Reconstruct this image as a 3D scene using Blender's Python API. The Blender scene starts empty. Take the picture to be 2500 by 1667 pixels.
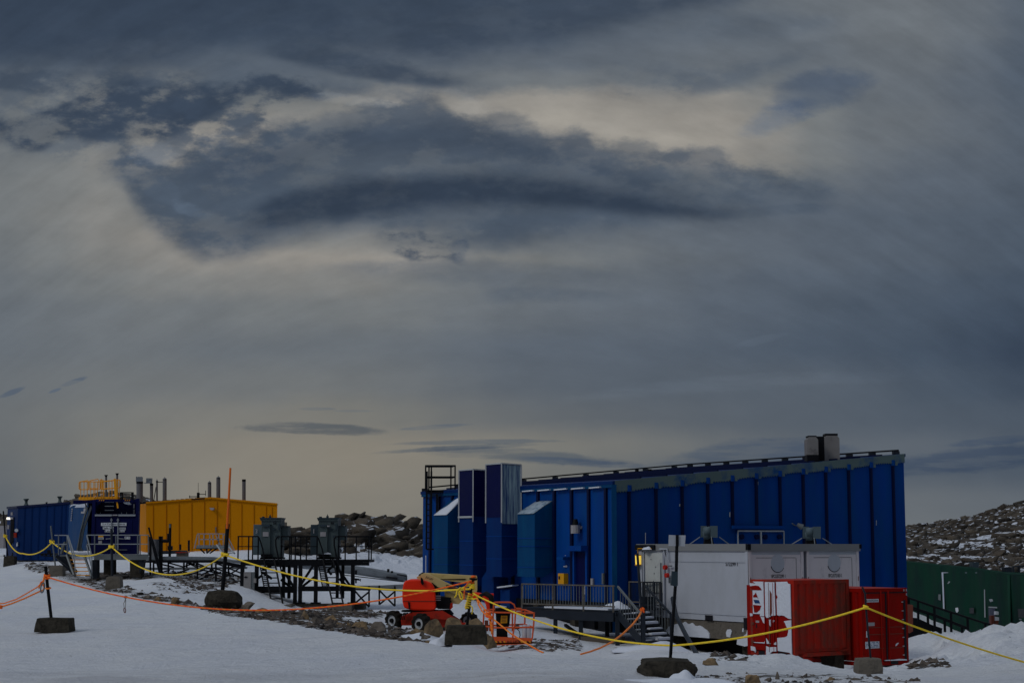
import bpy, bmesh, math, random
import numpy as np
from mathutils import Vector, Matrix
random.seed(7); rng = np.random.default_rng(7)
R = math.radians
SC = bpy.context.scene
COL = SC.collection
# ---------------------------------------------------------------- camera
EYE = 1.8
FPX = 4100.0
PITCH = math.atan(497.0 / FPX)
cam_d = bpy.data.cameras.new('camera'); cam = bpy.data.objects.new('camera', cam_d); COL.objects.link(cam)
cam_d.sensor_width = 36.0; cam_d.lens = FPX * 36.0 / 2500.0
cam.location = (0, 0, EYE); cam.rotation_euler = (math.pi / 2 + PITCH, 0, 0)
cam_d.clip_start = 0.1; cam_d.clip_end = 5000
SC.camera = cam
SC.view_settings.view_transform = 'Standard'; SC.view_settings.look = 'None'
SC.view_settings.exposure = 0.0; SC.view_settings.gamma = 1.0; SC.view_settings.use_curve_mapping = False
cp, sp = math.cos(PITCH), math.sin(PITCH)

def P(px, py, Y):
    """a point of the photograph at the real distance Y"""
    dY = FPX * cp + (py - 833.5) * sp
    return Vector(((px - 1250) / dY * Y, Y, EYE + (FPX * sp - (py - 833.5) * cp) / dY * Y))
def Z(py, Y): return P(1250, py, Y).z
def XX(px, Y, py=1400): return P(px, py, Y).x
def s2l(c):
    c = c / 255.0
    return c / 12.92 if c <= 0.04045 else ((c + 0.055) / 1.055) ** 2.4

# ---------------------------------------------------------------- world: overcast evening sky
w = bpy.data.worlds.new('World'); SC.world = w; w.use_nodes = True
nt = w.node_tree; nt.nodes.clear()
def N(tree, typ, **kw):
    n = tree.nodes.new(typ)
    for k, v in kw.items(): setattr(n, k, v)
    return n
def M2(tree, op, a, b=None, c=None, clamp=False):
    n = tree.nodes.new('ShaderNodeMath'); n.operation = op; n.use_clamp = clamp
    for i, x in enumerate((a, b, c)):
        if x is None: continue
        if isinstance(x, (int, float)): n.inputs[i].default_value = x
        else: tree.links.new(x, n.inputs[i])
    return n.outputs[0]
def mixc(tree, fac, a, b, blend='MIX'):
    n = tree.nodes.new('ShaderNodeMix'); n.data_type = 'RGBA'; n.blend_type = blend
    for sock, x in ((n.inputs[0], fac), (n.inputs[6], a), (n.inputs[7], b)):
        if isinstance(x, (int, float)): sock.default_value = x
        elif isinstance(x, (tuple, list)): sock.default_value = tuple(x) + ((1,) if len(x) == 3 else ())
        else: tree.links.new(x, sock)
    return n.outputs[2]
def mapr(tree, x, a, b, c=0.0, d=1.0, smooth=False):
    n = tree.nodes.new('ShaderNodeMapRange'); n.interpolation_type = 'SMOOTHSTEP' if smooth else 'LINEAR'
    tree.links.new(x, n.inputs[0])
    for i, v in enumerate((a, b, c, d)): n.inputs[i + 1].default_value = v
    return n.outputs[0]
SUN_EL, SUN_AZ = R(38), R(-125)      # azimuth from +Y towards +X: high on the left, behind the camera
tc = N(nt, 'ShaderNodeTexCoord')
sx = N(nt, 'ShaderNodeSeparateXYZ'); nt.links.new(tc.outputs['Generated'], sx.inputs[0])
dx, dy, dz = sx.outputs
yy = M2(nt, 'MAXIMUM', dy, 0.08)
s0 = M2(nt, 'DIVIDE', dx, yy); t0 = M2(nt, 'DIVIDE', dz, yy)
cxyz = N(nt, 'ShaderNodeCombineXYZ'); nt.links.new(M2(nt, 'MULTIPLY', s0, 1.0), cxyz.inputs[0]); nt.links.new(M2(nt, 'MULTIPLY', t0, 1.9), cxyz.inputs[1])
def noise(vec, scale, detail=5, rough=0.55, off=0.0, dist=0.0):
    n = N(nt, 'ShaderNodeTexNoise'); n.inputs['Scale'].default_value = scale; n.inputs['Detail'].default_value = detail
    n.inputs['Roughness'].default_value = rough; n.inputs['Distortion'].default_value = dist
    if off:
        m = N(nt, 'ShaderNodeVectorMath', operation='ADD'); nt.links.new(vec, m.inputs[0]); m.inputs[1].default_value = (off, off * 1.7, off * .3); vec = m.outputs[0]
    nt.links.new(vec, n.inputs['Vector']); return n.outputs[0]
cv = cxyz.outputs[0]
amp = mapr(nt, t0, 0.02, 0.16, 0.25, 1.0)
n1 = noise(cv, 20, 5, 0.62); n2 = noise(cv, 20, 5, 0.62, 3.7)
warp_s = M2(nt, 'MULTIPLY', M2(nt, 'MULTIPLY', M2(nt, 'SUBTRACT', n1, 0.5), 0.030), amp)
warp_t = M2(nt, 'MULTIPLY', M2(nt, 'MULTIPLY', M2(nt, 'SUBTRACT', n2, 0.5), 0.020), amp)
s1 = M2(nt, 'ADD', s0, warp_s); t1 = M2(nt, 'ADD', t0, warp_t)
GY = [0, 80, 150, 200, 245, 290, 340, 390, 440, 480, 530, 580, 630, 690, 760, 850, 940, 1020, 1090, 1150, 1220, 1300]
G = [[62,62,63,64,65,67,70,73,77,80,84,88,92,94,98,102,104,106,106,102,94],
[64,66,68,70,74,76,78,80,82,84,88,90,94,98,98,98,102,106,106,102,92],
[80,84,88,90,90,90,90,92,94,96,98,98,98,100,102,102,102,104,104,98,86],
[98,104,112,108,100,98,98,100,102,104,108,110,108,108,108,108,104,104,102,96,86],
[106,112,120,118,112,112,118,126,130,132,138,140,134,132,132,124,112,104,102,96,88],
[108,112,118,124,126,128,126,124,126,132,144,148,142,140,138,128,114,106,104,98,90],
[110,114,120,128,136,134,122,114,114,118,126,138,146,146,142,130,114,106,102,98,90],
[112,116,124,132,134,126,114,108,108,108,108,114,126,138,138,128,114,104,98,94,90],
[114,118,122,124,118,112,108,106,104,102,100,100,104,110,112,110,104,98,94,92,88],
[114,118,124,120,110,106,104,102,100,98,96,96,98,100,102,100,98,94,92,90,86],
[114,120,126,124,116,112,106,104,102,100,100,100,100,98,96,94,92,90,88,86,84],
[112,118,126,132,128,122,122,124,122,116,108,104,102,100,98,96,92,90,88,85,82],
[110,116,122,128,132,134,136,138,136,124,120,114,108,103,99,96,92,90,88,84,80],
[107,111,115,120,122,124,124,124,118,112,108,106,103,99,95,90,88,86,82,78,74],
[104,107,109,111,111,114,114,114,112,108,104,101,99,97,92,88,84,80,78,74,68],
[104,106,108,108,106,106,106,106,104,100,96,95,93,91,88,84,80,78,74,68,60],
[106,108,110,110,110,110,110,108,106,101,95,92,90,89,90,90,90,86,80,75,68],
[106,110,114,116,118,118,118,116,112,106,102,98,96,94,91,89,88,86,84,82,80],
[104,109,116,120,122,124,124,124,124,122,118,115,112,108,101,96,94,95,95,90,83],
[101,108,116,120,124,124,124,124,122,118,113,109,104,99,93,91,91,91,88,84,81],
[97,105,114,120,124,124,122,120,120,114,110,108,106,104,102,100,100,103,102,100,98],
[94,103,112,118,120,121,121,119,118,114,111,108,106,104,102,101,100,106,105,103,101]]
def sky_rgb(L, warm):
    ks = [(40,(36,47,62)),(55,(50,62,79)),(75,(68,80,95)),(95,(88,97,108)),(115,(112,116,118)),(135,(138,135,130)),(160,(168,163,153))]
    for (a, ca), (b, cb) in zip(ks, ks[1:]):
        if L <= b:
            q = max(0, (L - a) / (b - a)); c = [ca[i] + (cb[i] - ca[i]) * q for i in range(3)]; break
    c[0] += 7 * warm; c[2] -= 11 * warm
    return [s2l(v) for v in c]
def tt(py):
    p = P(1250, py, 1.0); return p.z - EYE
S_A, S_B = -0.315, 0.315
sfac = mapr(nt, s1, S_A, S_B)
col = None
for i, (py, row) in enumerate(zip(GY, G)):
    rp = N(nt, 'ShaderNodeValToRGB'); rp.color_ramp.interpolation = 'EASE'
    el = rp.color_ramp.elements
    for k, L in enumerate(row):
        s = (125 * k - 1250) / (FPX * cp + (py - 833.5) * sp)
        pos = min(1, max(0, (s - S_A) / (S_B - S_A)))
        wm = max(0, min(1, (py - 880) / 200)) * max(0.2, 1 - abs(125 * k - 850) / 1700) * .8
        c = sky_rgb(L, wm)
        if k < 2: e = el[k]; e.position = pos
        else: e = el.new(pos)
        e.color = (*c, 1)
    nt.links.new(sfac, rp.inputs[0])
    if col is None: col = rp.outputs[0]
    else:
        f = mapr(nt, t1, tt(GY[i - 1]), tt(py), 0, 1, True)
        col = mixc(nt, f, col, rp.outputs[0])

en1 = noise(cv, 60, 5, 0.62, 1.3); en2 = noise(cv, 24, 6, 0.66, 5.1)
en3 = noise(cv, 11, 4, 0.55, 2.2)
s01 = mapr(nt, s0, S_A, S_B)
T_A, T_B = -0.02, 0.38
puffn = noise(cv, 30, 6, 0.62, 7.7)
puff = mapr(nt, M2(nt, 'ADD', M2(nt, 'MULTIPLY', puffn, .6), M2(nt, 'MULTIPLY', en2, .4)), .44, .58, 0, 1, True)
def fcurve(pts):
    n = N(nt, 'ShaderNodeFloatCurve'); cu = n.mapping.curves[0]; n.mapping.extend = 'HORIZONTAL'
    P2 = []
    for (px, py) in pts:
        p = P(px, py, 1.0); P2.append((min(1, max(0, (p.x - S_A) / (S_B - S_A))), (p.z - EYE - T_A) / (T_B - T_A)))
    cu.points[0].location = P2[0]; cu.points[1].location = P2[-1]
    for q in P2[1:-1]: cu.points.new(*q)
    n.mapping.update(); nt.links.new(s01, n.inputs[1]); return mapr(nt, n.outputs[0], 0, 1, T_A, T_B)
def band(upper, lower, L, alpha, sU, sL_, rU, rL, brk=0.25, warm=0):
    """cloud layer between two skyline curves, ragged by noise"""
    global col
    k = 1 / 4130.0
    U = fcurve(upper); Lw = fcurve(lower)
    nz = M2(nt, 'SUBTRACT', M2(nt, 'ADD', M2(nt, 'MULTIPLY', en1, .45), M2(nt, 'MULTIPLY', en2, 1.0)), .725)
    nz2 = M2(nt, 'SUBTRACT', M2(nt, 'ADD', M2(nt, 'MULTIPLY', en3, 1.0), M2(nt, 'MULTIPLY', en2, .5)), .75)
    dU = M2(nt, 'SUBTRACT', M2(nt, 'ADD', U, M2(nt, 'MULTIPLY', nz, rU * k * 6)), t0)
    dL = M2(nt, 'ADD', M2(nt, 'SUBTRACT', t0, Lw), M2(nt, 'MULTIPLY', nz2, rL * k * 4))
    m = M2(nt, 'MULTIPLY', mapr(nt, dU, -sU * k, sU * k, 0, 1, True), mapr(nt, dL, -sL_ * k, sL_ * k, 0, 1, True))
    ins = max(0.0, 0.0)
    xa = P(upper[0][0], 400, 1).x; xb = P(upper[-1][0], 400, 1).x
    if upper[0][0] > 20: m = M2(nt, 'MULTIPLY', m, mapr(nt, s0, xa, xa + min(190, .25 * (upper[-1][0] - upper[0][0])) * k, 0, 1, True))
    if upper[-1][0] < 2480: m = M2(nt, 'MULTIPLY', m, mapr(nt, s0, xb, xb - 90 * k, 0, 1, True))
    m = M2(nt, 'MULTIPLY', m, M2(nt, 'SUBTRACT', alpha, M2(nt, 'MULTIPLY', puff, brk)))
    col = mixc(nt, m, col, tuple(sky_rgb(L, warm)))
band([(0,-200),(1300,-200),(2000,-200)], [(0,168),(200,160),(400,165),(560,110),(700,100),(900,130),(1080,150),(1200,120),(1400,90),(1600,50),(1800,0),(2000,-60)], 58, .80, 40, 40, 10, 30, .22)
band([(560,60),(700,100),(850,120),(950,140),(1060,180),(1180,200)], [(560,130),(700,150),(850,180),(950,200),(1060,212),(1180,205)], 62, .85, 22, 12, 12, 10, .3)
band([(400,150),(520,120),(700,190),(800,200),(950,215),(1100,215),(1250,205)], [(400,235),(520,225),(700,235),(800,230),(950,240),(1100,235),(1250,215)], 80, .65, 22, 22, 14, 14, .5)
band([(0,175),(200,170),(400,165),(600,180),(800,215),(900,235)], [(0,370),(150,395),(300,430),(450,400),(600,380),(760,330),(900,260)], 88, .72, 40, 40, 20, 26, .80)
band([(120,235),(300,200),(450,190),(600,205),(760,215)], [(120,300),(300,330),(450,350),(600,330),(760,280)], 68, .75, 24, 30, 30, 34, .75)
band([(900,570),(960,558),(1020,562),(1080,582),(1130,590),(1165,605)], [(900,590),(960,612),(1020,630),(1080,622),(1130,640),(1165,640)], 66, .95, 8, 9, 24, 24, .75)
band([(0,180),(120,170),(260,175),(400,170)], [(0,225),(120,232),(260,205),(400,205)], 66, .8, 14, 12, 16, 14, .5)
band([(0,300),(100,272),(200,240),(320,215),(400,225),(480,212),(560,215),(640,190),(700,190),(770,205),(830,240)], [(0,345),(90,372),(150,345),(250,350),(350,335),(420,330),(500,290),(600,240),(700,238),(770,245),(830,250)], 60, .95, 14, 16, 22, 20, .55)
band([(180,340),(280,340),(340,370),(420,400),(500,335),(600,355),(680,300),(760,290)], [(180,350),(280,425),(340,520),(420,590),(500,620),(600,600),(680,575),(760,560)], 72, .90, 26, 40, 30, 24, .50)
band([(190,390),(330,420),(420,415),(480,385),(560,368),(640,345),(760,298),(850,268),(900,253),(960,246),(1010,236),(1060,238),(1100,268),(1160,284),(1210,280),(1290,303),(1370,332),(1410,308),(1450,338),(1540,343),(1640,372),(1740,362),(1790,393),(1900,412),(1990,440),(2080,470)],
     [(190,380),(330,490),(420,560),(480,610),(560,602),(650,585),(750,565),(850,556),(950,560),(1050,572),(1150,585),(1300,580),(1450,565),(1600,555),(1750,535),(1900,520),(1990,505),(2080,480)], 78, .86, 20, 40, 18, 34, .30)
band([(380,450),(480,400),(600,378),(760,335),(900,300),(1040,290),(1150,300),(1300,345),(1450,390),(1600,440),(1750,480)], [(380,470),(480,455),(600,440),(760,395),(900,375),(1040,375),(1150,385),(1300,405),(1450,440),(1600,490),(1750,500)], 62, .72, 34, 44, 14, 18, .30)
band([(520,575),(600,520),(700,472),(800,450),(950,438),(1100,427),(1250,430),(1400,446),(1550,476),(1700,508),(1850,520)], [(520,575),(600,570),(700,548),(850,532),(1000,517),(1150,508),(1300,506),(1450,515),(1550,528),(1650,535),(1750,535),(1850,524)], 49, .88, 24, 24, 8, 10, .16)
band([(1100,560),(1250,520),(1400,520),(1550,530),(1650,540)], [(1100,600),(1250,590),(1400,575),(1550,560),(1650,550)], 72, .5, 20, 26, 8, 10)
band([(1690,520),(1850,508),(1950,498),(2060,500)], [(1690,528),(1850,528),(1950,522),(2060,512)], 76, .6, 6, 8, 3, 3)
band([(740,650),(900,640),(1100,632),(1300,640),(1500,665),(1640,690)], [(740,665),(900,672),(1100,690),(1300,720),(1500,745),(1640,730)], 96, .55, 10, 26, 6, 14)
band([(1140,720),(1280,700),(1400,705),(1540,722)], [(1140,735),(1280,738),(1400,735),(1540,730)], 84, .55, 8, 14, 4, 6)
band([(1360,215),(1500,180),(1600,170),(1750,165),(1900,130),(2050,80)], [(1360,225),(1500,235),(1600,240),(1750,225),(1900,170),(2050,105)], 88, .7, 20, 20, 14, 14, .5)
band([(1500,60),(1700,30),(1900,40),(2100,45)], [(1500,100),(1700,95),(1900,80),(2100,60)], 84, .45, 20, 20, 10, 10)
# smaller clouds near the horizon and wisps: soft ellipses with ragged borders
csk = N(nt, 'ShaderNodeCombineXYZ'); nt.links.new(s0, csk.inputs[0]); nt.links.new(M2(nt, 'MULTIPLY', t0, 9.0), csk.inputs[1])
streak = mapr(nt, noise(csk.outputs[0], 26, 5, .6, 3.3), .42, .62, 0, 1, True)
def blob(px, py, rx, ry, rot, gain, bend=0.0, rag=0.7, soft=0.5, tint=(.82, .93, 1.12)):
    global col
    p = P(px, py, 1.0); sc = 1.0 / 4130
    a = M2(nt, 'SUBTRACT', s0, p.x); b = M2(nt, 'SUBTRACT', t0, p.z - EYE)
    c, s = math.cos(R(rot)), math.sin(R(rot))
    u = M2(nt, 'DIVIDE', M2(nt, 'ADD', M2(nt, 'MULTIPLY', a, c), M2(nt, 'MULTIPLY', b, s)), rx * sc)
    v = M2(nt, 'DIVIDE', M2(nt, 'SUBTRACT', M2(nt, 'MULTIPLY', b, c), M2(nt, 'MULTIPLY', a, s)), ry * sc)
    if bend: v = M2(nt, 'ADD', v, M2(nt, 'MULTIPLY', M2(nt, 'MULTIPLY', u, u), bend))
    d = M2(nt, 'ADD', M2(nt, 'MULTIPLY', u, u), M2(nt, 'MULTIPLY', v, v))
    d = M2(nt, 'ADD', d, M2(nt, 'MULTIPLY', M2(nt, 'SUBTRACT', M2(nt, 'ADD', M2(nt, 'MULTIPLY', en1, .5), M2(nt, 'MULTIPLY', en2, .8)), 0.65), rag * 8))
    m = mapr(nt, d, 1.0 + soft, 1.0 - soft, 0, 1, True)
    if py > 880: m = M2(nt, 'MULTIPLY', m, M2(nt, 'SUBTRACT', 1.0, M2(nt, 'MULTIPLY', streak, .55)))
    elif rag > .55: m = M2(nt, 'MULTIPLY', m, M2(nt, 'SUBTRACT', 1.0, M2(nt, 'MULTIPLY', puff, .6)))
    if gain < 0: tg = tuple((1 + gain) * k for k in tint)
    else: tg = (1 + gain, 1 + gain, 1 + gain)
    tgt = mixc(nt, 1.0, col, tg, 'MULTIPLY')
    col = mixc(nt, m, col, tgt)
for b in [(775,1046,172,13,-2,-.36,.25,.35), (1060,1042,80,5,4,-.14,0,.3), (775,998,42,4,0,-.14,0,.3), (870,1003,50,3.5,0,-.10,0,.3),
          (1170,1078,200,6,1,-.22,.3,.3), (1130,1092,190,6,3,-.26,.3,.3), (1300,1113,250,17,-4,-.27,.3,.35), (1420,1128,160,9,-4,-.15,0,.3), (30,957,32,7,22,-.18,0,.3), (180,932,34,6,20,-.18,0,.3), (135,953,18,4,20,-.12,0,.3),
          (1850,1110,250,38,4,-.20,.5,.3), (2380,1122,300,30,5,-.24,.2,.3), (2440,1075,130,10,5,-.18,0,.3), (1120,610,22,26,-30,-.25,0,.9,.95),
          (2000,225,120,52,14,-.24,0,.35,.7), (1900,290,90,32,20,-.14,0,.5,.9), (1780,935,380,18,4,.12,.7,.3,.9), (1850,832,70,9,14,.10,0,.5,.9), (2080,60,180,30,6,.10,0,.5,.9),
          (575,290,34,44,-50,.20,0,1.2,.95), (370,375,64,30,-20,.20,0,1.2,.95), (520,360,40,30,-30,.20,0,.9,.95), (455,255,40,30,0,.12,0,1.2,.95), (480,520,60,16,-25,.24,0,.9,.95), (400,470,60,26,-45,.09,0,1.2,.95), (300,400,40,24,-40,.10,0,1.2,.95), (640,560,90,14,-8,.14,0,1.0,.95), (1130,250,60,22,-20,.16,0,.8,.95), (860,245,90,12,-6,.22,0,.8,.95)]:
    blob(*b)
cst = N(nt, 'ShaderNodeCombineXYZ'); nt.links.new(s0, cst.inputs[0]); nt.links.new(M2(nt, 'MULTIPLY', M2(nt, 'ADD', t0, M2(nt, 'MULTIPLY', M2(nt, 'MULTIPLY', s0, s0), 1.2)), 4.0), cst.inputs[1])
fine = M2(nt, 'ADD', M2(nt, 'MULTIPLY', noise(cst.outputs[0], 14, 7, 0.6, 9.0), .6), M2(nt, 'MULTIPLY', noise(cv, 34, 7, .62, 4.0), .4))
fa = mapr(nt, t0, 0.06, 0.17, 0.20, 0.85)
gain = M2(nt, 'ADD', 1.06, M2(nt, 'MULTIPLY', M2(nt, 'SUBTRACT', fine, 0.5), fa))
gx = N(nt, 'ShaderNodeCombineXYZ')
for i in range(3): nt.links.new(gain, gx.inputs[i])
col = mixc(nt, 1.0, col, gx.outputs[0], 'MULTIPLY')
# the rest of the sky (overhead and behind): thinner, brighter cloud over a clear-sky base
sky = N(nt, 'ShaderNodeTexSky'); sky.sky_type = 'NISHITA'; sky.sun_disc = False
sky.sun_elevation = SUN_EL; sky.sun_rotation = SUN_AZ
gen = noise(tc.outputs['Generated'], 3.0, 5, .6)
SKY_UP = 1.02
up = mixc(nt, gen, (0.25 * SKY_UP, 0.29 * SKY_UP, 0.35 * SKY_UP), (0.47 * SKY_UP, 0.51 * SKY_UP, 0.57 * SKY_UP))
skys = mixc(nt, 1.0, sky.outputs[0], (0.06, 0.06, 0.06), 'MULTIPLY')
up = mixc(nt, 0.25, up, skys)
el_f = mapr(nt, dz, 0.36, 0.72, 0, 1, True)
azl = mapr(nt, dx, -.8, .8, 1.5, .30)
back = mixc(nt, gen, (0.08, .095, .12), (0.15, .165, .19))
azc = N(nt, 'ShaderNodeCombineXYZ')
for i in range(3): nt.links.new(azl, azc.inputs[i])
back = mixc(nt, 1.0, back, azc.outputs[0], 'MULTIPLY')
bf = mapr(nt, dy, 0.75, 0.3, 0, 1, True)
col = mixc(nt, bf, col, back)
col = mixc(nt, el_f, col, up)
bg = N(nt, 'ShaderNodeBackground'); nt.links.new(col, bg.inputs[0]); bg.inputs[1].default_value = 1.0
w.cycles.sampling_method = 'MANUAL'; w.cycles.sample_map_resolution = 256
SC.cycles.max_bounces = 5; SC.cycles.diffuse_bounces = 3; SC.cycles.glossy_bounces = 2
out = N(nt, 'ShaderNodeOutputWorld'); nt.links.new(bg.outputs[0], out.inputs[0])
# ---------------------------------------------------------------- veiled sun
sl = bpy.data.lights.new('sun', 'SUN'); so = bpy.data.objects.new('sun', sl); COL.objects.link(so)
sl.energy = 0.62; sl.angle = R(14); sl.color = (1.0, 0.95, 0.88)
sd = Vector((math.sin(SUN_AZ) * math.cos(SUN_EL), math.cos(SUN_AZ) * math.cos(SUN_EL), math.sin(SUN_EL)))
so.rotation_euler = sd.to_track_quat('Z', 'Y').to_euler(); so.location = (-30, -30, 40)

# ---------------------------------------------------------------- materials
def mat(name, c, rough=0.6, metal=0.0, var=0.15, scale=3.0, c2=None, stretch=(1, 1, 1), thr=(0.35, 0.7), bump=0.0, bscale=20.0, spec=0.2, wave=None):
    m = bpy.data.materials.new(name); m.use_nodes = True; t = m.node_tree; b = t.nodes['Principled BSDF']
    b.inputs['Roughness'].default_value = rough; b.inputs['Metallic'].default_value = metal
    b.inputs['Specular IOR Level'].default_value = spec
    tcn = N(t, 'ShaderNodeTexCoord'); mp = N(t, 'ShaderNodeMapping'); mp.inputs['Scale'].default_value = stretch
    t.links.new(tcn.outputs['Object'], mp.inputs[0])
    n = N(t, 'ShaderNodeTexNoise'); n.inputs['Scale'].default_value = scale; n.inputs['Detail'].default_value = 6; n.inputs['Roughness'].default_value = .6
    t.links.new(mp.outputs[0], n.inputs['Vector'])
    lo = tuple(x * (1 - var) for x in c); hi = tuple(min(1, x * (1 + var)) for x in c)
    base = mixc(t, n.outputs[0], lo, hi)
    if c2 is not None:
        n2 = N(t, 'ShaderNodeTexNoise'); n2.inputs['Scale'].default_value = scale * 1.7; n2.inputs['Detail'].default_value = 8; n2.inputs['Roughness'].default_value = .7
        mp2 = N(t, 'ShaderNodeMapping'); mp2.inputs['Scale'].default_value = stretch; mp2.inputs['Location'].default_value = (5, 3, 9)
        t.links.new(tcn.outputs['Object'], mp2.inputs[0]); t.links.new(mp2.outputs[0], n2.inputs['Vector'])
        base = mixc(t, mapr(t, n2.outputs[0], thr[0], thr[1]), base, c2)
    if wave:
        wv = N(t, 'ShaderNodeTexWave'); wv.inputs['Scale'].default_value = wave[0]; wv.wave_type = 'BANDS'; wv.bands_direction = 'DIAGONAL'
        t.links.new(tcn.outputs['Object'], wv.inputs['Vector']); base = mixc(t, mapr(t, wv.outputs[1], .45, .6), base, wave[1])
    t.links.new(base, b.inputs['Base Color'])
    rr = mapr(t, n.outputs[0], 0.3, 0.7, max(0.05, rough - .1), min(1, rough + .1)); t.links.new(rr, b.inputs['Roughness'])
    if bump:
        nb = N(t, 'ShaderNodeTexNoise'); nb.inputs['Scale'].default_value = bscale; nb.inputs['Detail'].default_value = 8
        t.links.new(tcn.outputs['Object'], nb.inputs['Vector'])
        bp = N(t, 'ShaderNodeBump'); bp.inputs['Strength'].default_value = bump; bp.inputs['Distance'].default_value = 0.05
        t.links.new(nb.outputs[0], bp.inputs['Height']); t.links.new(bp.outputs[0], b.inputs['Normal'])
    return m
MT = {}
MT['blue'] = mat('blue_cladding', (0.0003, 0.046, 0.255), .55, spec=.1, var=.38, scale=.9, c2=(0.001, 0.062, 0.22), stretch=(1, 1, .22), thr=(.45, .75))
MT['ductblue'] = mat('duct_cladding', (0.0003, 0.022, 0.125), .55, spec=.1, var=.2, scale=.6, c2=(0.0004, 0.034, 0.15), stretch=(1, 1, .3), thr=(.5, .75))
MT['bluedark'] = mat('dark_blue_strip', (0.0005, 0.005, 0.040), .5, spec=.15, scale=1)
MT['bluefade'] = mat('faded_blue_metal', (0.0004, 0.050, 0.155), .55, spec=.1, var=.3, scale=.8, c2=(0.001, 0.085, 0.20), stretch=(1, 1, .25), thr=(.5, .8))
MT['navy'] = mat('navy_paint', (0.0003, 0.0025, 0.052), .5, spec=.12, var=.2, scale=.8)
MT['tanklight'] = mat('light_blue_container_paint', (0.001, 0.042, 0.145), .5, spec=.12, var=.2, scale=1.2, c2=(0.12, 0.22, 0.34), stretch=(2, 2, .2), thr=(.60, .78))
MT['farblue'] = mat('blue_wall_panels', (0.0002, 0.017, 0.088), .6, spec=.08, var=.3, scale=.4, stretch=(1, 1, .3))
MT['yellow'] = mat('yellow_cladding', (0.58, 0.215, 0.0005), .7, spec=.08, var=.12, scale=.3, stretch=(1, 1, .2))
MT['yellowdk'] = mat('dark_yellow_seam', (0.40, 0.11, 0.0005), .7, spec=.08, scale=.5)  # darker yellow for the panel joints
MT['yrail'] = mat('yellow_rail_paint', (0.85, 0.36, 0.01), .5, scale=2)
MT['frost'] = mat('frosted_flashing', (0.105, 0.155, 0.155), .6, var=.25, scale=1.5, c2=(0.006, 0.06, 0.20), stretch=(.25, .25, .25), thr=(.52, .66))
MT['frostw'] = mat('iced_blue_metal', (0.30, 0.42, 0.46), .5, var=.3, scale=1.2, c2=(0.004, 0.03, 0.16), stretch=(6, 6, .25), thr=(.42, .62))
MT['trim'] = mat('pale_edge_trim', (0.42, 0.45, 0.48), .5, scale=3)
MT['icy'] = mat('thin_ice_on_metal', (0.34, 0.42, 0.50), .5, var=.25, scale=2, c2=(0.02, .10, .18), thr=(.5, .65))
MT['snow'] = mat('snow', (0.66, 0.71, 0.80), .75, var=.05, scale=2, bump=.5, bscale=9, spec=.2)
MT['white'] = mat('white_container_paint', (0.44, 0.475, 0.54), .5, var=.10, scale=.7, c2=(0.38, 0.405, 0.45), stretch=(1, 1, .5), thr=(.45, .8), bump=.12, bscale=3)
MT['whitewarm'] = mat('weathered_white_paint', (0.66, 0.62, 0.65), .55, var=.10, scale=1.2, c2=(0.36, 0.33, 0.38), stretch=(1, 1, .5), thr=(.55, .8), bump=.1, bscale=3)
MT['graycap'] = mat('grey_roof_edge', (0.22, 0.23, 0.24), .6, scale=.7, stretch=(1, 1, 3))
MT['red'] = mat('red_container_paint', (0.27, 0.003, 0.001), .6, spec=.1, var=.25, scale=1.2, c2=(0.20, 0.008, 0.003), thr=(.45, .7))
MT['redfaded'] = mat('faded_red_paint', (0.40, 0.020, 0.010), .65, spec=.1, var=.35, scale=1.0, c2=(0.16, 0.042, 0.028), stretch=(1, 1, .6), thr=(.42, .62))
MT['redtop'] = mat('red_roof_paint', (0.36, 0.02, 0.007), .6, spec=.2, scale=1)
MT['rust'] = mat('brown_rusted_steel', (0.16, 0.045, 0.03), .7, scale=4)
MT['black'] = mat('black_steel', (0.0035, 0.0045, 0.007), .6, spec=.15, var=.3, scale=3)
MT['dark'] = mat('dark_blue_grey_steel', (0.014, 0.020, 0.030), .55, spec=.2, var=.3, scale=2, c2=(0.022, .027, .032), thr=(.6, .8))
MT['galv'] = mat('galvanised_steel', (0.15, 0.17, 0.18), .5, metal=.3, var=.25, scale=3, c2=(0.10, .08, .06), thr=(.6, .75))
MT['galvl'] = mat('pale_galvanised_steel', (0.30, 0.33, 0.36), .45, metal=.2, var=.2, scale=3)
MT['oldrail'] = mat('weathered_steel_rail', (0.11, 0.10, 0.085), .65, var=.3, scale=4, c2=(0.18, .18, .18), thr=(.5, .7))
MT['concrete'] = mat('concrete', (0.14, 0.125, 0.105), .9, var=.3, scale=4, c2=(0.07, .065, .055), thr=(.5, .75), bump=.6, bscale=14)
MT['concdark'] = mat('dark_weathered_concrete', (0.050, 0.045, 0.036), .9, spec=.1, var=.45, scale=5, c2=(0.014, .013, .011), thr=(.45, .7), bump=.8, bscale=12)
MT['transf'] = mat('grey_green_transformer_paint', (0.070, 0.098, 0.104), .55, spec=.2, var=.15, scale=1.5, c2=(0.045, .065, .068), stretch=(1, 1, .3), thr=(.5, .75))
MT['transfd'] = mat('dark_transformer_paint', (0.03, 0.05, 0.065), .5, scale=1.5)
MT['transfl'] = mat('pale_transformer_paint', (0.085, 0.125, 0.15), .5, scale=1.5)
MT['plate'] = mat('sign_plate', (0.33, 0.32, 0.34), .5, scale=8, var=.12)
MT['label'] = mat('white_sticker', (0.62, 0.66, 0.72), .5, scale=8, var=.08)
MT['ink'] = mat('black_lettering', (0.01, 0.01, 0.015), .6)
MT['inkblue'] = mat('blue_mark', (0.01, 0.05, 0.16), .6)
MT['cab'] = mat('grey_cabinet_paint', (0.26, 0.25, 0.25), .5, scale=2)
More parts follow.
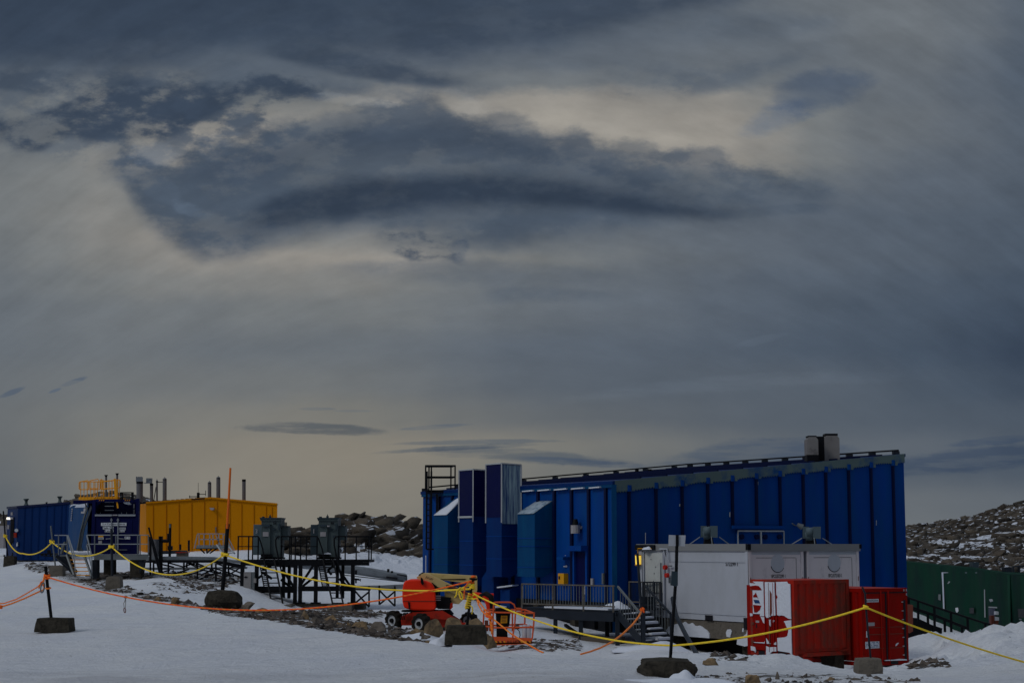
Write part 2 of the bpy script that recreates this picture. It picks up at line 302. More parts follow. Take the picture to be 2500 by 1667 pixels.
MT['liftred'] = mat('orange_red_hood', (0.90, 0.028, 0.003), .4, var=.12, scale=1.5, spec=.25)
MT['chassis'] = mat('red_chassis_paint', (0.42, 0.022, 0.008), .5, var=.25, scale=2, c2=(.12, .02, .012), thr=(.5, .75))
MT['liftor'] = mat('orange_cage_paint', (0.66, 0.10, 0.025), .5, var=.2, scale=3)
MT['tan'] = mat('cream_boom_paint', (0.58, 0.46, 0.20), .5, var=.12, scale=1.5, c2=(.36, .27, .11), thr=(.6, .85))
MT['tire'] = mat('black_tyre_rubber', (0.016, 0.015, 0.013), .9, spec=.1, var=.3, scale=6, bump=.4, bscale=20)
MT['rim'] = mat('white_wheel_rim', (0.45, 0.48, 0.52), .5, scale=5)
MT['rubber'] = mat('black_plastic', (0.003, 0.003, 0.004), .6, spec=.15)
MT['ropey'] = mat('yellow_rope_fibre', (1.0, 0.74, 0.05), .8, var=.03, scale=30, wave=(9, (0.96, .64, .04)))
MT['ropeo'] = mat('orange_rope_fibre', (1.0, 0.24, 0.03), .8, var=.03, scale=30, wave=(9, (1.0, .11, .02)))
MT['ropeo2'] = mat('pale_orange_rope_fibre', (1.0, 0.34, 0.05), .8, var=.03, scale=30, wave=(9, (1.0, .18, .03)))
MT['cane'] = mat('orange_cane', (0.75, 0.15, 0.015), .5, scale=3)
MT['rock'] = mat('tan_boulder_stone', (0.27, 0.19, 0.105), .9, var=.4, scale=3, c2=(0.06, .05, .042), thr=(.42, .7), bump=.9, bscale=7)
MT['rockg'] = mat('grey_boulder_stone', (0.15, 0.13, 0.11), .9, var=.4, scale=3, c2=(0.045, .04, .036), thr=(.45, .7), bump=.9, bscale=7)
MT['green'] = mat('green_wall_panels', (0.0012, 0.036, 0.020), .8, spec=.06, var=.35, scale=.25, c2=(0.004, .018, .020), thr=(.45, .7))
MT['greenl'] = mat('light_green_panel', (0.006, 0.055, 0.030), .8, spec=.06, scale=.5)
MT['duct'] = mat('grey_service_duct', (0.20, 0.225, 0.25), .45, metal=.3, var=.2, scale=.8, c2=(.08, .09, .10), stretch=(1, 1, 3), thr=(.5, .75))
MT['stack'] = mat('stainless_flue', (0.16, 0.16, 0.17), .45, metal=.4, var=.3, scale=2, stretch=(3, 3, .4))
MT['soot'] = mat('sooted_white_flue', (0.20, 0.195, 0.195), .6, var=.3, scale=1.2, c2=(0.03, .03, .03), thr=(.55, .8))
MT['yellowbox'] = mat('yellow_plastic', (0.7, 0.33, 0.01), .5)
MT['redpl'] = mat('red_plastic', (0.5, 0.02, 0.01), .4)
MT['bluew'] = mat('white_wave_marking', (0.5, 0.55, 0.65), .5)
MT['wood'] = mat('weathered_timber', (0.10, 0.085, 0.07), .8, scale=3)
MT['gravel'] = mat('gravel_stones', (0.12, 0.10, 0.085), .95, var=.6, scale=.9, c2=(0.045, .04, .038), thr=(.4, .6))
def glow(name, c, e):
    m = bpy.data.materials.new(name); m.use_nodes = True; b = m.node_tree.nodes['Principled BSDF']
    b.inputs['Base Color'].default_value = (*c, 1); b.inputs['Emission Color'].default_value = (*c, 1); b.inputs['Emission Strength'].default_value = e
    return m
MT['lampy'] = glow('lit_yellow_lamp', (1.0, .68, .08), .75)
MT['lampw'] = glow('lit_white_lamp', (1.0, .95, .8), 1.6)

# ---------------------------------------------------------------- mesh builder
ORI = {}
class MB:
    def __init__(s): s.v = []; s.f = []
    def add(s, vs, fs):
        o = len(s.v); s.v += [tuple(v) for v in vs]; s.f += [tuple(i + o for i in f) for f in fs]; return s
    def obox(s, o, a, b, c):
        o, a, b, c = map(Vector, (o, a, b, c))
        vs = [o, o + a, o + a + b, o + b, o + c, o + a + c, o + a + b + c, o + b + c]
        fs = [(0, 3, 2, 1), (4, 5, 6, 7), (0, 1, 5, 4), (1, 2, 6, 5), (2, 3, 7, 6), (3, 0, 4, 7)]
        if a.cross(b).dot(c) < 0: fs = [f[::-1] for f in fs]
        return s.add(vs, fs)
    def box(s, x0, x1, y0, y1, z0, z1): return s.obox((x0, y0, z0), (x1 - x0, 0, 0), (0, y1 - y0, 0), (0, 0, z1 - z0))
    def bar(s, p, q, w, h=None, up=(0, 0, 1)):
        p, q = Vector(p), Vector(q); h = h or w; d = q - p
        u = Vector(up)
        if abs(d.normalized().dot(u)) > .98: u = Vector((0, 1, 0))
        a = d.cross(u).normalized(); b = a.cross(d).normalized()
        return s.obox(p - a * w / 2 - b * h / 2, d, a * w, b * h)
    def tube(s, pts, r, n=8, cap=True):
        pts = [Vector(p) for p in pts]; m = len(pts); rs = r if isinstance(r, (list, tuple)) else [r] * m
        vs = []; ref = None
        for i, p in enumerate(pts):
            d = (pts[min(i + 1, m - 1)] - pts[max(i - 1, 0)])
            if d.length < 1e-9: d = Vector((0, 0, 1))
            d.normalize()
            if ref is None: ref = Vector((0, 0, 1)) if abs(d.z) < .9 else Vector((1, 0, 0))
            a = (ref - d * ref.dot(d)).normalized(); ref = a; b = d.cross(a)
            for k in range(n):
                t = 2 * math.pi * k / n; vs.append(p + (a * math.cos(t) + b * math.sin(t)) * rs[i])
        fs = [(i * n + k, i * n + (k + 1) % n, (i + 1) * n + (k + 1) % n, (i + 1) * n + k) for i in range(m - 1) for k in range(n)]
        if cap: fs += [tuple(range(n))[::-1], tuple((m - 1) * n + k for k in range(n))]
        return s.add(vs, fs)
    def prism(s, pts, vec):
        pts = [Vector(p) for p in pts]; n = len(pts); vec = Vector(vec)
        nrm = Vector((0, 0, 0))
        for i in range(n): nrm += pts[i].cross(pts[(i + 1) % n])
        if nrm.dot(vec) > 0: pts = pts[::-1]
        vs = pts + [p + vec for p in pts]
        fs = [tuple(range(n)), tuple(range(n, 2 * n))[::-1]] + [(i, i + n, (i + 1) % n + n, (i + 1) % n) for i in range(n)]
        return s.add(vs, fs)
    def slab(s, pxs, Y, th):
        """outline in photograph pixels at distance Y, built with real thickness th away from the viewer"""
        return s.prism([P(a, b, Y) for a, b in pxs], (0, th, 0))
    def pxbox(s, x0, x1, y0, y1, Y, th):
        a = P(x0, y1, Y); b = P(x1, y1, Y); return s.box(a.x, b.x, Y, Y + th, a.z, Z(y0, Y))
    def build(s, name, m, parent=None, smooth=False, bevel=0.0, label=None):
        o = ORI.get(parent.name, Vector((0, 0, 0))) if parent else Vector((0, 0, 0))
        me = bpy.data.meshes.new(name)
        me.from_pydata([(v[0] - o.x, v[1] - o.y, v[2] - o.z) for v in s.v], [], s.f); me.update()
        bm = bmesh.new(); bm.from_mesh(me); bmesh.ops.recalc_face_normals(bm, faces=bm.faces); bm.to_mesh(me); bm.free()
        me.materials.append(MT[m] if isinstance(m, str) else m)
        if smooth:
            for p in me.polygons: p.use_smooth = True
        ob = bpy.data.objects.new(name, me); COL.objects.link(ob)
        if parent: ob.parent = parent
        ORI[ob.name] = o
        if bevel:
            md = ob.modifiers.new('bevel', 'BEVEL'); md.width = bevel; md.segments = 2; md.limit_method = 'ANGLE'
        if label: ob['label'] = label
        return ob
def thing(name, label, cat, loc=(0, 0, 0), group=None):
    o = bpy.data.objects.new(name, None); COL.objects.link(o); o.location = loc; o.empty_display_size = .3
    ORI[o.name] = Vector(loc); o['label'] = label; o['category'] = cat
    if group: o['group'] = group
    return o
def tag(o, label, cat, group=None):
    o['label'] = label; o['category'] = cat
    if group: o['group'] = group
    return o
def struct(o, label=None, cat=None, kind='structure'):
    o['kind'] = kind
    if label: o['label'] = label
    if cat: o['category'] = cat
    return o
def copy_tree(src, loc=None, label=None):
    c = src.copy(); COL.objects.link(c)
    if loc is not None: c.location = loc
    if label: c['label'] = label
    for ch in list(src.children):
        d = ch.copy(); COL.objects.link(d); d.parent = c
        for g in list(ch.children):
            e = g.copy(); COL.objects.link(e); e.parent = d
    return c
def text(name, s, h, org, right, up, m, parent, ext=0.006, width=None):
    cu = bpy.data.curves.new('t', 'FONT'); cu.body = s; cu.size = 1.0; cu.align_x = 'CENTER'; cu.align_y = 'CENTER'; cu.resolution_u = 3
    cu.offset = 0.012
    t = bpy.data.objects.new('t', cu); COL.objects.link(t)
    dg = bpy.context.evaluated_depsgraph_get(); me = bpy.data.meshes.new_from_object(t.evaluated_get(dg))
    vs = [v.co.copy() for v in me.vertices]; fs = [tuple(p.vertices) for p in me.polygons]
    bpy.data.objects.remove(t); bpy.data.curves.remove(cu); bpy.data.meshes.remove(me)
    xs = [v.x for v in vs]; ys = [v.y for v in vs]; cx, cy = (min(xs) + max(xs)) / 2, (min(ys) + max(ys)) / 2
    k = h / (max(ys) - min(ys)); kx = (width / (max(xs) - min(xs))) if width else k
    right = Vector(right).normalized(); up = Vector(up).normalized(); nrm = right.cross(up)
    b = MB(); b.add([Vector(org) + right * (v.x - cx) * kx + up * (v.y - cy) * k + nrm * ext for v in vs], fs)
    return b.build(name, m, parent)
# ---------------------------------------------------------------- noise (numpy)
def _h(ix, iy, sd):
    n = (ix.astype(np.int64) * 374761393 + iy.astype(np.int64) * 668265263 + sd * 1274126177) & 0xffffffff
    n = ((n ^ (n >> 13)) * 1274126177) & 0xffffffff
    return ((n ^ (n >> 16)) & 0xffff) / 65535.0
def vnoise(x, y, sd=0):
    ix, iy = np.floor(x), np.floor(y); fx, fy = x - ix, y - iy; fx = fx * fx * (3 - 2 * fx); fy = fy * fy * (3 - 2 * fy)
    a, b, c, d = _h(ix, iy, sd), _h(ix + 1, iy, sd), _h(ix, iy + 1, sd), _h(ix + 1, iy + 1, sd)
    return (a * (1 - fx) + b * fx) * (1 - fy) + (c * (1 - fx) + d * fx) * fy
def fbm(x, y, o=4, sd=0):
    s = 0; a = .5; t = 0
    for i in range(o): s = s + a * vnoise(x, y, sd + i * 17); t += a; x = x * 2.03 + 11.3; y = y * 2.03 + 4.7; a *= .5
    return s / t
def voro(x, y, sd=0):
    ix, iy = np.floor(x), np.floor(y); F1 = np.full(x.shape, 9.); F2 = F1.copy(); cid = np.zeros(x.shape); ox = cid.copy(); oy = cid.copy()
    for i in (-1, 0, 1):
        for j in (-1, 0, 1):
            jx, jy = ix + i, iy + j; px = jx + _h(jx, jy, sd); py = jy + _h(jx, jy, sd + 5)
            d = np.hypot(x - px, y - py); c = _h(jx, jy, sd + 9); m = d < F1
            F2 = np.where(m, F1, np.minimum(F2, d)); F1 = np.where(m, d, F1); cid = np.where(m, c, cid); ox = np.where(m, x - px, ox); oy = np.where(m, y - py, oy)
    return F1, F2, cid, ox, oy
def sstep(a, b, x): t = np.clip((x - a) / (b - a), 0, 1); return t * t * (3 - 2 * t)
# ================================================================ GROUND
CP = []
def cpz(px, Y, z): CP.append((px, Y, z))
def cpy(px, py, Y): CP.append((px, Y, Z(py, Y)))
for px in (-400, 300, 1000, 1700, 2300, 2900):
    cpz(px, 5, -.02); cpz(px, 9, 0); cpz(px, 15, 0.0); cpz(px, 21, -.0)
for a in [(0,1390,112),(120,1412,88),(230,1438,69),(350,1460,57),(480,1480,49.5),(600,1494,45),(700,1508,42),(820,1525,38.5),(950,1548,34),(1060,1571,31.3),(1180,1588,29.5),(1300,1597,28),(1420,1598,27.3),(1500,1608,26),
          (0,1440,68),(230,1480,50),(480,1520,39),(800,1575,30),
          (1600,1625,25),(1600,1606,34),(1640,1598,46),(1700,1640,24),(1750,1622,31),(1770,1610,42),(1850,1640,24),(1850,1622,33),(1890,1606,45),(1930,1606,45),(1975,1626,45),(2040,1634,42),(2090,1641,40),(1930,1624,35),(2000,1632,38),(2060,1641,33),(2000,1647,23.5),(2127,1648,23.6),(2150,1640,33),(2160,1632,45),(2200,1628,53),(2260,1622,50),
          (275,1437,69.5),(380,1432,66),(380,1415,75),(440,1400,86),(300,1410,88),(235,1408,90),(100,1392,106),(60,1365,118),(60,1350,132),(150,1350,127),(230,1354,120),(350,1352,120),(500,1345,125),(650,1345,122),(530,1428,77),(600,1425,80),(600,1395,96),(600,1372,106),
          (620,1485,60),(700,1500,50),(700,1488,62),(760,1484,78),(700,1495,72),(830,1496,72),(760,1492,65),(860,1486,78),(860,1496,64),(900,1508,56),(950,1527,50),(950,1480,82),(950,1503,68),
          (900,1430,98),(950,1412,110),(800,1400,108),(860,1378,122),(1000,1402,115),(1000,1440,96),(1100,1440,96),(700,1440,92),(700,1402,106),(480,1382,102),
          (960,1539,66),(1050,1543,64),(1100,1545,62),(1290,1587,58),(1210,1584,60),(1400,1577,61),(1480,1598,60),(1570,1578,61.5),(1640,1588,59),(1740,1600,61),(1830,1608,55),
          (1150,1467,76),(1100,1478,75),(1205,1488,74),(1270,1503,71),(1330,1525,68),(1450,1532,72),(1560,1535,72),
          (2240,1590,58),(2245,1545,64),(2300,1545,61),(2350,1545,57),(2400,1537,53),(2460,1525,50),(2500,1533,49),(2400,1578,43),(2460,1568,40),(2350,1602,38),(2300,1622,32),(2400,1636,26),(2500,1622,27),(2500,1565,40)]: cpy(*a)
for a in [(1100,42,-1.25),(1180,50,-1.6),(1300,38,-1.3),(1400,42,-1.5),(1500,44,-1.5),(1640,66,-2.1),(1800,64,-2.4),(1900,54,-2.5),(2000,56,-2.6),(2090,56,-2.2),(1300,88,-1.2),(1600,88,-1.8),(2000,88,-2.3),(1200,98,-1.0),
          (2350,85,-3.2),(2500,78,-3.0),(2350,112,-3.6),(2240,85,-3.0),(2600,100,-3.2),(0,200,1.2),(600,180,1.2),(1250,200,0.2),(2300,200,-1.5),(2700,200,-2),(0,600,0),(1250,600,-1),(2500,600,-1)]: cpz(*a)
CPA = np.array(CP, float)
def ab(u, Y): return u * 7.0, np.log(np.maximum(Y, 3.0)) * 1.6
_ua = (CPA[:, 0] - 1250) / 4130; _a, _b = ab(_ua, CPA[:, 1])
def _k(r): return np.sqrt(r * r + 0.0009)
_A = _k(np.hypot(_a[:, None] - _a[None], _b[:, None] - _b[None]))
_n = len(_a); _M = np.zeros((_n + 1, _n + 1)); _M[:_n, :_n] = _A; _M[_n, :_n] = 1; _M[:_n, _n] = 1
_w = np.linalg.solve(_M, np.concatenate([CPA[:, 2], [0]]))
def base_z(x, y):
    x = np.asarray(x, float); y = np.asarray(y, float); sh = x.shape; x = x.ravel(); y = y.ravel()
    u = np.clip(x / np.maximum(y, 3), -.40, .40); a, b = ab(u, y); r = np.full(a.shape, _w[_n])
    for i in range(_n): r += _w[i] * _k(np.hypot(a - _a[i], b - _b[i]))
    return r.reshape(sh)
def ground_z(x, y):
    x = np.asarray(x, float); y = np.asarray(y, float)
    z = base_z(x, y)
    near = np.clip(1 - y / 60, 0, 1)
    z = z + (fbm(x * .35, y * .35, 4, 3) - .5) * .16 + (fbm(x * .9 + y * .2, y * 1.6, 4, 8) - .5) * .075 + (fbm(x * 3.1, y * 3.1, 3, 12) - .5) * .030
    # wind-cut drifts right of the stairs
    dr = sstep(.09, .14, x / np.maximum(y, 3)) * sstep(27, 34, y) * (1 - sstep(60, 66, y))
    z = z + dr * (np.abs(fbm(x * .55, y * .35, 4, 21) - .5) * -1.5 + .08)
    rt = sstep(.235, .25, x / np.maximum(y, 3)) * sstep(24, 34, y) * (1 - sstep(64, 70, y))
    z = z + rt * (np.abs(fbm(x * .6, y * .4, 5, 31) - .5) * -1.9 + .08)
    return z
def hit(px, py):
    """where the sight line through a pixel meets the ground (vectorised)"""
    px = np.asarray(px, float); py = np.asarray(py, float)
    dY = FPX * cp + (py - 833.5) * sp; ux = (px - 1250) / dY; uz = (FPX * sp - (py - 833.5) * cp) / dY
    Ys = np.geomspace(12, 180, 260); res = np.full(px.shape, 180.0); done = np.zeros(px.shape, bool)
    for Yv in Ys:
        z = ground_z(ux * Yv, np.full(px.shape, Yv)); m = (~done) & (EYE + uz * Yv <= z); res[m] = Yv; done |= m
    return res
def gz(x, y): return float(ground_z(np.array([x]), np.array([y]))[0])
def in_poly(px, py, poly):
    c = np.zeros(px.shape, bool); n = len(poly)
    for i in range(n):
        x0, y0 = poly[i]; x1, y1 = poly[(i + 1) % n]
        if y0 == y1: continue
        c ^= ((y0 > py) != (y1 > py)) & (px < (x1 - x0) * (py - y0) / (y1 - y0) + x0)
    return c
GRAV = [([(470,1478),(600,1487),(760,1499),(900,1519),(1060,1545),(1070,1570),(950,1562),(800,1540),(650,1515),(500,1494)], 2300, .60),
        ([(60,1378),(115,1372),(170,1388),(240,1418),(330,1438),(480,1474),(470,1484),(350,1462),(230,1437),(140,1408),(60,1392)], 800, .58),
        ([(345,1400),(430,1396),(560,1402),(600,1412),(560,1436),(480,1442),(420,1415)], 900, .55),
        ([(222,1398),(360,1396),(370,1412),(225,1416)], 300, .9),
        ([(1210,1560),(1420,1562),(1420,1590),(1300,1588),(1210,1580)], 500, .5),
        ([(1700,1650),(1800,1645),(2100,1650),(2250,1660),(2250,1670),(1700,1670)], 420, .45),
        ([(2222,1612),(2310,1612),(2320,1630),(2222,1632)], 200, .8),
        ([(660,1492),(870,1490),(960,1496),(900,1508),(760,1505)], 500, .7),
        ([(500,1437),(560,1440),(520,1452),(400,1445),(350,1425),(420,1420)], 260, .35),
        ([(1740,1590),(1840,1606),(1800,1620),(1740,1612)], 120, .6)]
nw, nr = 620, 470
wv = np.linspace(-1, 1, nw); wv = np.sign(wv) * (np.abs(wv) * .34 + np.abs(wv) ** 5 * .9)
Yr = np.concatenate([np.geomspace(3.0, 130, 400), np.geomspace(134, 900, nr - 400)])
YG, WG = np.meshgrid(Yr, wv, indexing='ij'); XG = WG * (YG + 3)
ZG = ground_z(XG, YG)
# gravel weights on the ground sheet, sampled in the world through the photographed outlines
def mask_of(x, y, z):
    dYv = y * cp + (z - EYE) * sp; px = 1250 + FPX * x / dYv; py = 833.5 - FPX * ((z - EYE) * cp - y * sp) / dYv
    return px, py
_px, _py = mask_of(XG, YG, ZG)
gm = np.zeros(XG.shape)
jit = (fbm(XG * 1.2, YG * .8, 4, 41) - .5)
for poly, n, s in GRAV:
    m = in_poly(_px + jit * 60, _py + jit * 16, poly); gm = np.maximum(gm, m * s)
for _ in range(2):
    g2 = gm.copy(); g2[1:-1, 1:-1] = (gm[1:-1, 1:-1] * 2 + gm[:-2, 1:-1] + gm[2:, 1:-1] + gm[1:-1, :-2] + gm[1:-1, 2:]) / 6; gm = g2
ZG = ZG + gm * (fbm(XG * 2.5, YG * 2.5, 3, 51) - .4) * .12
me = bpy.data.meshes.new('snow_ground')
vs = np.stack([XG, YG, ZG], -1).reshape(-1, 3)
I = (np.arange(nr - 1)[:, None] * nw + np.arange(nw - 1)[None]).ravel()
fs = np.stack([I, I + 1, I + 1 + nw, I + nw], 1)
me.vertices.add(len(vs)); me.vertices.foreach_set('co', vs.ravel())
me.loops.add(fs.size); me.loops.foreach_set('vertex_index', fs.ravel().astype(np.int32))
me.polygons.add(len(fs)); me.polygons.foreach_set('loop_start', np.arange(0, fs.size, 4, dtype=np.int32)); me.polygons.foreach_set('loop_total', np.full(len(fs), 4, np.int32))
me.update(); me.validate()
me.polygons.foreach_set('use_smooth', np.ones(len(fs), bool))
at = me.attributes.new('gravel', 'FLOAT', 'POINT'); at.data.foreach_set('value', gm.ravel().astype(np.float32))
def snow_mat():
    m = bpy.data.materials.new('trodden_snow'); m.use_nodes = True; t = m.node_tree; b = t.nodes['Principled BSDF']
    b.inputs['Roughness'].default_value = .75; b.inputs['Specular IOR Level'].default_value = .2
    tcn = N(t, 'ShaderNodeTexCoord'); ob = tcn.outputs['Object']
    def ns(scale, det=6, ro=.6, st=(1, 1, 1), loc=(0, 0, 0)):
        mp = N(t, 'ShaderNodeMapping'); mp.inputs['Scale'].default_value = st; mp.inputs['Location'].default_value = loc; t.links.new(ob, mp.inputs[0])
        n = N(t, 'ShaderNodeTexNoise'); n.inputs['Scale'].default_value = scale; n.inputs['Detail'].default_value = det; n.inputs['Roughness'].default_value = ro
        t.links.new(mp.outputs[0], n.inputs['Vector']); return n.outputs[0]
    base = mixc(t, mapr(t, ns(.35, 6, .65, (1, .5, 1)), .35, .65), (0.82, 0.87, 0.96), (0.93, 0.965, 1.0))
    base = mixc(t, mapr(t, ns(1.6, 5, .7, (.35, 1.3, 1)), .52, .72, 0, .5), base, (0.64, 0.69, 0.78))
    # wind-blown dirt on the near track
    sx_ = N(t, 'ShaderNodeSeparateXYZ'); t.links.new(ob, sx_.inputs[0])
    nearf = mapr(t, sx_.outputs[1], 33, 20, 0, 1); nearb = mapr(t, sx_.outputs[1], 25, 19.5, 0, 1); leftf = mapr(t, sx_.outputs[0], 5.0, -1.0, .25, 1)
    dirt = M2(t, 'MULTIPLY', M2(t, 'MULTIPLY', nearb, leftf), mapr(t, ns(1.1, 8, .7, (.4, 1, 1), (3, 7, 0)), .38, .62))
    base = mixc(t, M2(t, 'MULTIPLY', dirt, .95), base, (0.30, 0.29, 0.30))
    st = ns(5, 8, .75, (.5, 1.2, 1), (9, 2, 0)); base = mixc(t, M2(t, 'MULTIPLY', mapr(t, st, .60, .68), M2(t, 'MULTIPLY', nearb, .5)), base, (0.12, 0.10, 0.09))
    # small dark stones lying on the snow
    vo = N(t, 'ShaderNodeTexVoronoi'); vo.inputs['Scale'].default_value = 3.6; t.links.new(ob, vo.inputs['Vector'])
    wn = N(t, 'ShaderNodeSeparateColor'); t.links.new(vo.outputs['Color'], wn.inputs[0])
    sz = mapr(t, wn.outputs[0], 0.70, 1.0, 0.0, 0.10)
    spk = M2(t, 'LESS_THAN', vo.outputs['Distance'], sz)
    base = mixc(t, mapr(t, ns(16, 4, .7, (.6, 1.2, 1)), .42, .66, 0, .55), base, (0.62, 0.67, 0.76))
    base = mixc(t, M2(t, 'MULTIPLY', spk, .85), base, (0.05, 0.045, 0.045))
    v3 = N(t, 'ShaderNodeTexVoronoi'); v3.inputs['Scale'].default_value = 9.0; t.links.new(ob, v3.inputs['Vector']); w3 = N(t, 'ShaderNodeSeparateColor'); t.links.new(v3.outputs['Color'], w3.inputs[0])
    base = mixc(t, M2(t, 'MULTIPLY', M2(t, 'MULTIPLY', M2(t, 'LESS_THAN', v3.outputs['Distance'], mapr(t, w3.outputs[1], .72, 1, 0, .16)), nearf), .55), base, (0.10, 0.095, 0.10))
    base = mixc(t, mapr(t, ns(2.4, 7, .75, (.18, 1.6, 1), (1, 4, 0)), .58, .72, 0, .45), base, (0.52, 0.56, 0.64))
    at_ = N(t, 'ShaderNodeAttribute', attribute_name='gravel')
    gn = ns(2.2, 8, .8, (.6, 1, 1), (2, 2, 2))
    gf = mapr(t, M2(t, 'ADD', at_.outputs['Fac'], M2(t, 'MULTIPLY', M2(t, 'SUBTRACT', gn, .5), 2.6)), .50, .62)
    v2 = N(t, 'ShaderNodeTexVoronoi'); v2.inputs['Scale'].default_value = 7; t.links.new(ob, v2.inputs['Vector'])
    gc = mixc(t, mapr(t, ns(6, 6, .7), .3, .7), (0.035, 0.030, 0.027), (0.15, 0.125, 0.10))
    sc = N(t, 'ShaderNodeSeparateColor'); t.links.new(v2.outputs['Color'], sc.inputs[0])
    gc = mixc(t, M2(t, 'MULTIPLY', sc.outputs[1], .45), gc, (0.09, 0.075, 0.06))
    base = mixc(t, gf, base, gc)
    t.links.new(base, b.inputs['Base Color'])
    h = M2(t, 'ADD', M2(t, 'MULTIPLY', ns(3, 8, .65, (.5, 1, 1)), .6), M2(t, 'MULTIPLY', ns(14, 6, .7), .25))
    h = M2(t, 'SUBTRACT', h, M2(t, 'MULTIPLY', M2(t, 'MULTIPLY', v2.outputs['Distance'], gf), .5))
    bp = N(t, 'ShaderNodeBump'); bp.inputs['Strength'].default_value = 1.0; bp.inputs['Distance'].default_value = .30
    t.links.new(h, bp.inputs['Height']); t.links.new(bp.outputs[0], b.inputs['Normal'])
    return m
me.materials.append(snow_mat())
go = bpy.data.objects.new('ground', me); COL.objects.link(go); struct(go, 'snow covered ground with gravel patches', 'snow')
# loose gravel stones (stuff)
def stone_verts(n, seed):
    r = np.random.default_rng(seed); a = []
    base = np.array([(1,0,0),(-1,0,0),(0,1,0),(0,-1,0),(0,0,1),(0,0,-1)], float)
    return base
OCT = [(0,2,4),(2,1,4),(1,3,4),(3,0,4),(2,0,5),(1,2,5),(3,1,5),(0,3,5)]
gv = []; gf_ = []
for poly, n, s in GRAV:
    xs = [p[0] for p in poly]; ys = [p[1] for p in poly]
    px = rng.uniform(min(xs), max(xs), n * 4); py = rng.uniform(min(ys), max(ys), n * 4)
    m = in_poly(px, py, poly); px, py = px[m][:n], py[m][:n]
    Yh = hit(px, py)
    for a, b, Yv in zip(px, py, Yh):
        if Yv > 150: continue
        p = P(a, b, Yv); r = (0.02 + 0.075 * rng.random() ** 3) * (.6 + Yv / 75) * (0.7 if s < .5 else 1)
        sc3 = np.array([r * rng.uniform(.7, 1.6), r * rng.uniform(.7, 1.4), r * rng.uniform(.35, .8)])
        th = rng.uniform(0, 6.28); V = stone_verts(0, 0) * sc3 + rng.normal(0, r * .22, (6, 3))
        c_, s_ = math.cos(th), math.sin(th); V = np.stack([V[:, 0] * c_ - V[:, 1] * s_, V[:, 0] * s_ + V[:, 1] * c_, V[:, 2]], 1) + np.array([p.x, p.y, p.z + r * .12])
        o = len(gv); gv += V.tolist(); gf_ += [tuple(i + o for i in f) for f in OCT]
gb = MB(); gb.v = gv; gb.f = gf_
g = gb.build('gravel', 'gravel'); struct(g, 'loose brown and grey gravel lying on the snow', 'gravel', 'stuff')

# ================================================================ HILLS
def hill_mat(name, haze=0.0, warm=1.0):
    m = bpy.data.materials.new(name); m.use_nodes = True; t = m.node_tree; b = t.nodes['Principled BSDF']
    b.inputs['Roughness'].default_value = .9; b.inputs['Specular IOR Level'].default_value = .15
    ob = N(t, 'ShaderNodeTexCoord').outputs['Object']
    def ns(scale, det=6, ro=.6, st=(1, 1, 1)):
        mp = N(t, 'ShaderNodeMapping'); mp.inputs['Scale'].default_value = st; t.links.new(ob, mp.inputs[0])
        n = N(t, 'ShaderNodeTexNoise'); n.inputs['Scale'].default_value = scale; n.inputs['Detail'].default_value = det; n.inputs['Roughness'].default_value = ro
        t.links.new(mp.outputs[0], n.inputs['Vector']); return n.outputs[0]
    rk = N(t, 'ShaderNodeAttribute', attribute_name='rock').outputs['Fac']; tn = N(t, 'ShaderNodeAttribute', attribute_name='tone').outputs['Fac']
    c = mixc(t, tn, (0.018, 0.017, 0.016), (0.15 * warm, 0.128 * warm, 0.100 * warm))
    c = mixc(t, mapr(t, ns(.9, 8, .7, (1, 1, 2)), .35, .7), c, (0.055, 0.048, 0.042))
    c = mixc(t, mapr(t, ns(.3, 4, .6), .6, .75, 0, .6), c, (0.17, 0.12, 0.07))
    f = mapr(t, M2(t, 'ADD', rk, M2(t, 'MULTIPLY', M2(t, 'SUBTRACT', ns(1.6, 8, .75), .5), .9)), .60, .68)
    bo = N(t, 'ShaderNodeAttribute', attribute_name='boulder').outputs['Fac']; ge = N(t, 'ShaderNodeNewGeometry'); sn = N(t, 'ShaderNodeSeparateXYZ'); t.links.new(ge.outputs['Normal'], sn.inputs[0])
    top = M2(t, 'MULTIPLY', mapr(t, M2(t, 'ADD', sn.outputs[2], M2(t, 'MULTIPLY', M2(t, 'SUBTRACT', ns(.8, 5, .6), .5), 1.2)), .93, .99), bo)
    f = M2(t, 'MULTIPLY', M2(t, 'MAXIMUM', f, bo), M2(t, 'SUBTRACT', 1.0, M2(t, 'MULTIPLY', top, .8)))
    c = mixc(t, f, (0.66, 0.71, 0.80), c)
    t.links.new(c, b.inputs['Base Color'])
    bp = N(t, 'ShaderNodeBump'); bp.inputs['Strength'].default_value = .8; bp.inputs['Distance'].default_value = .3
    t.links.new(ns(2.0, 8, .7), bp.inputs['Height']); t.links.new(bp.outputs[0], b.inputs['Normal'])
    return m
HM = hill_mat('rock_and_snow')
def _boul(seed):
    r = random.Random(seed); bm = bmesh.new()
    for i in range(16):
        v = Vector((r.gauss(0, 1), r.gauss(0, 1), r.gauss(0, 1))).normalized(); v = Vector((max(-.75, min(.75, v.x)), max(-.75, min(.75, v.y)), max(-.7, min(.62, v.z)))); bm.verts.new(v)
    bmesh.ops.convex_hull(bm, input=bm.verts[:]); bmesh.ops.delete(bm, geom=[v for v in bm.verts if not v.link_faces], context='VERTS'); bmesh.ops.triangulate(bm, faces=bm.faces[:]); bm.verts.index_update()
    o = (np.array([v.co[:] for v in bm.verts]), np.array([[v.index for v in f.verts] for f in bm.faces])); bm.free(); return o
BOUL = [_boul(i) for i in range(14)]
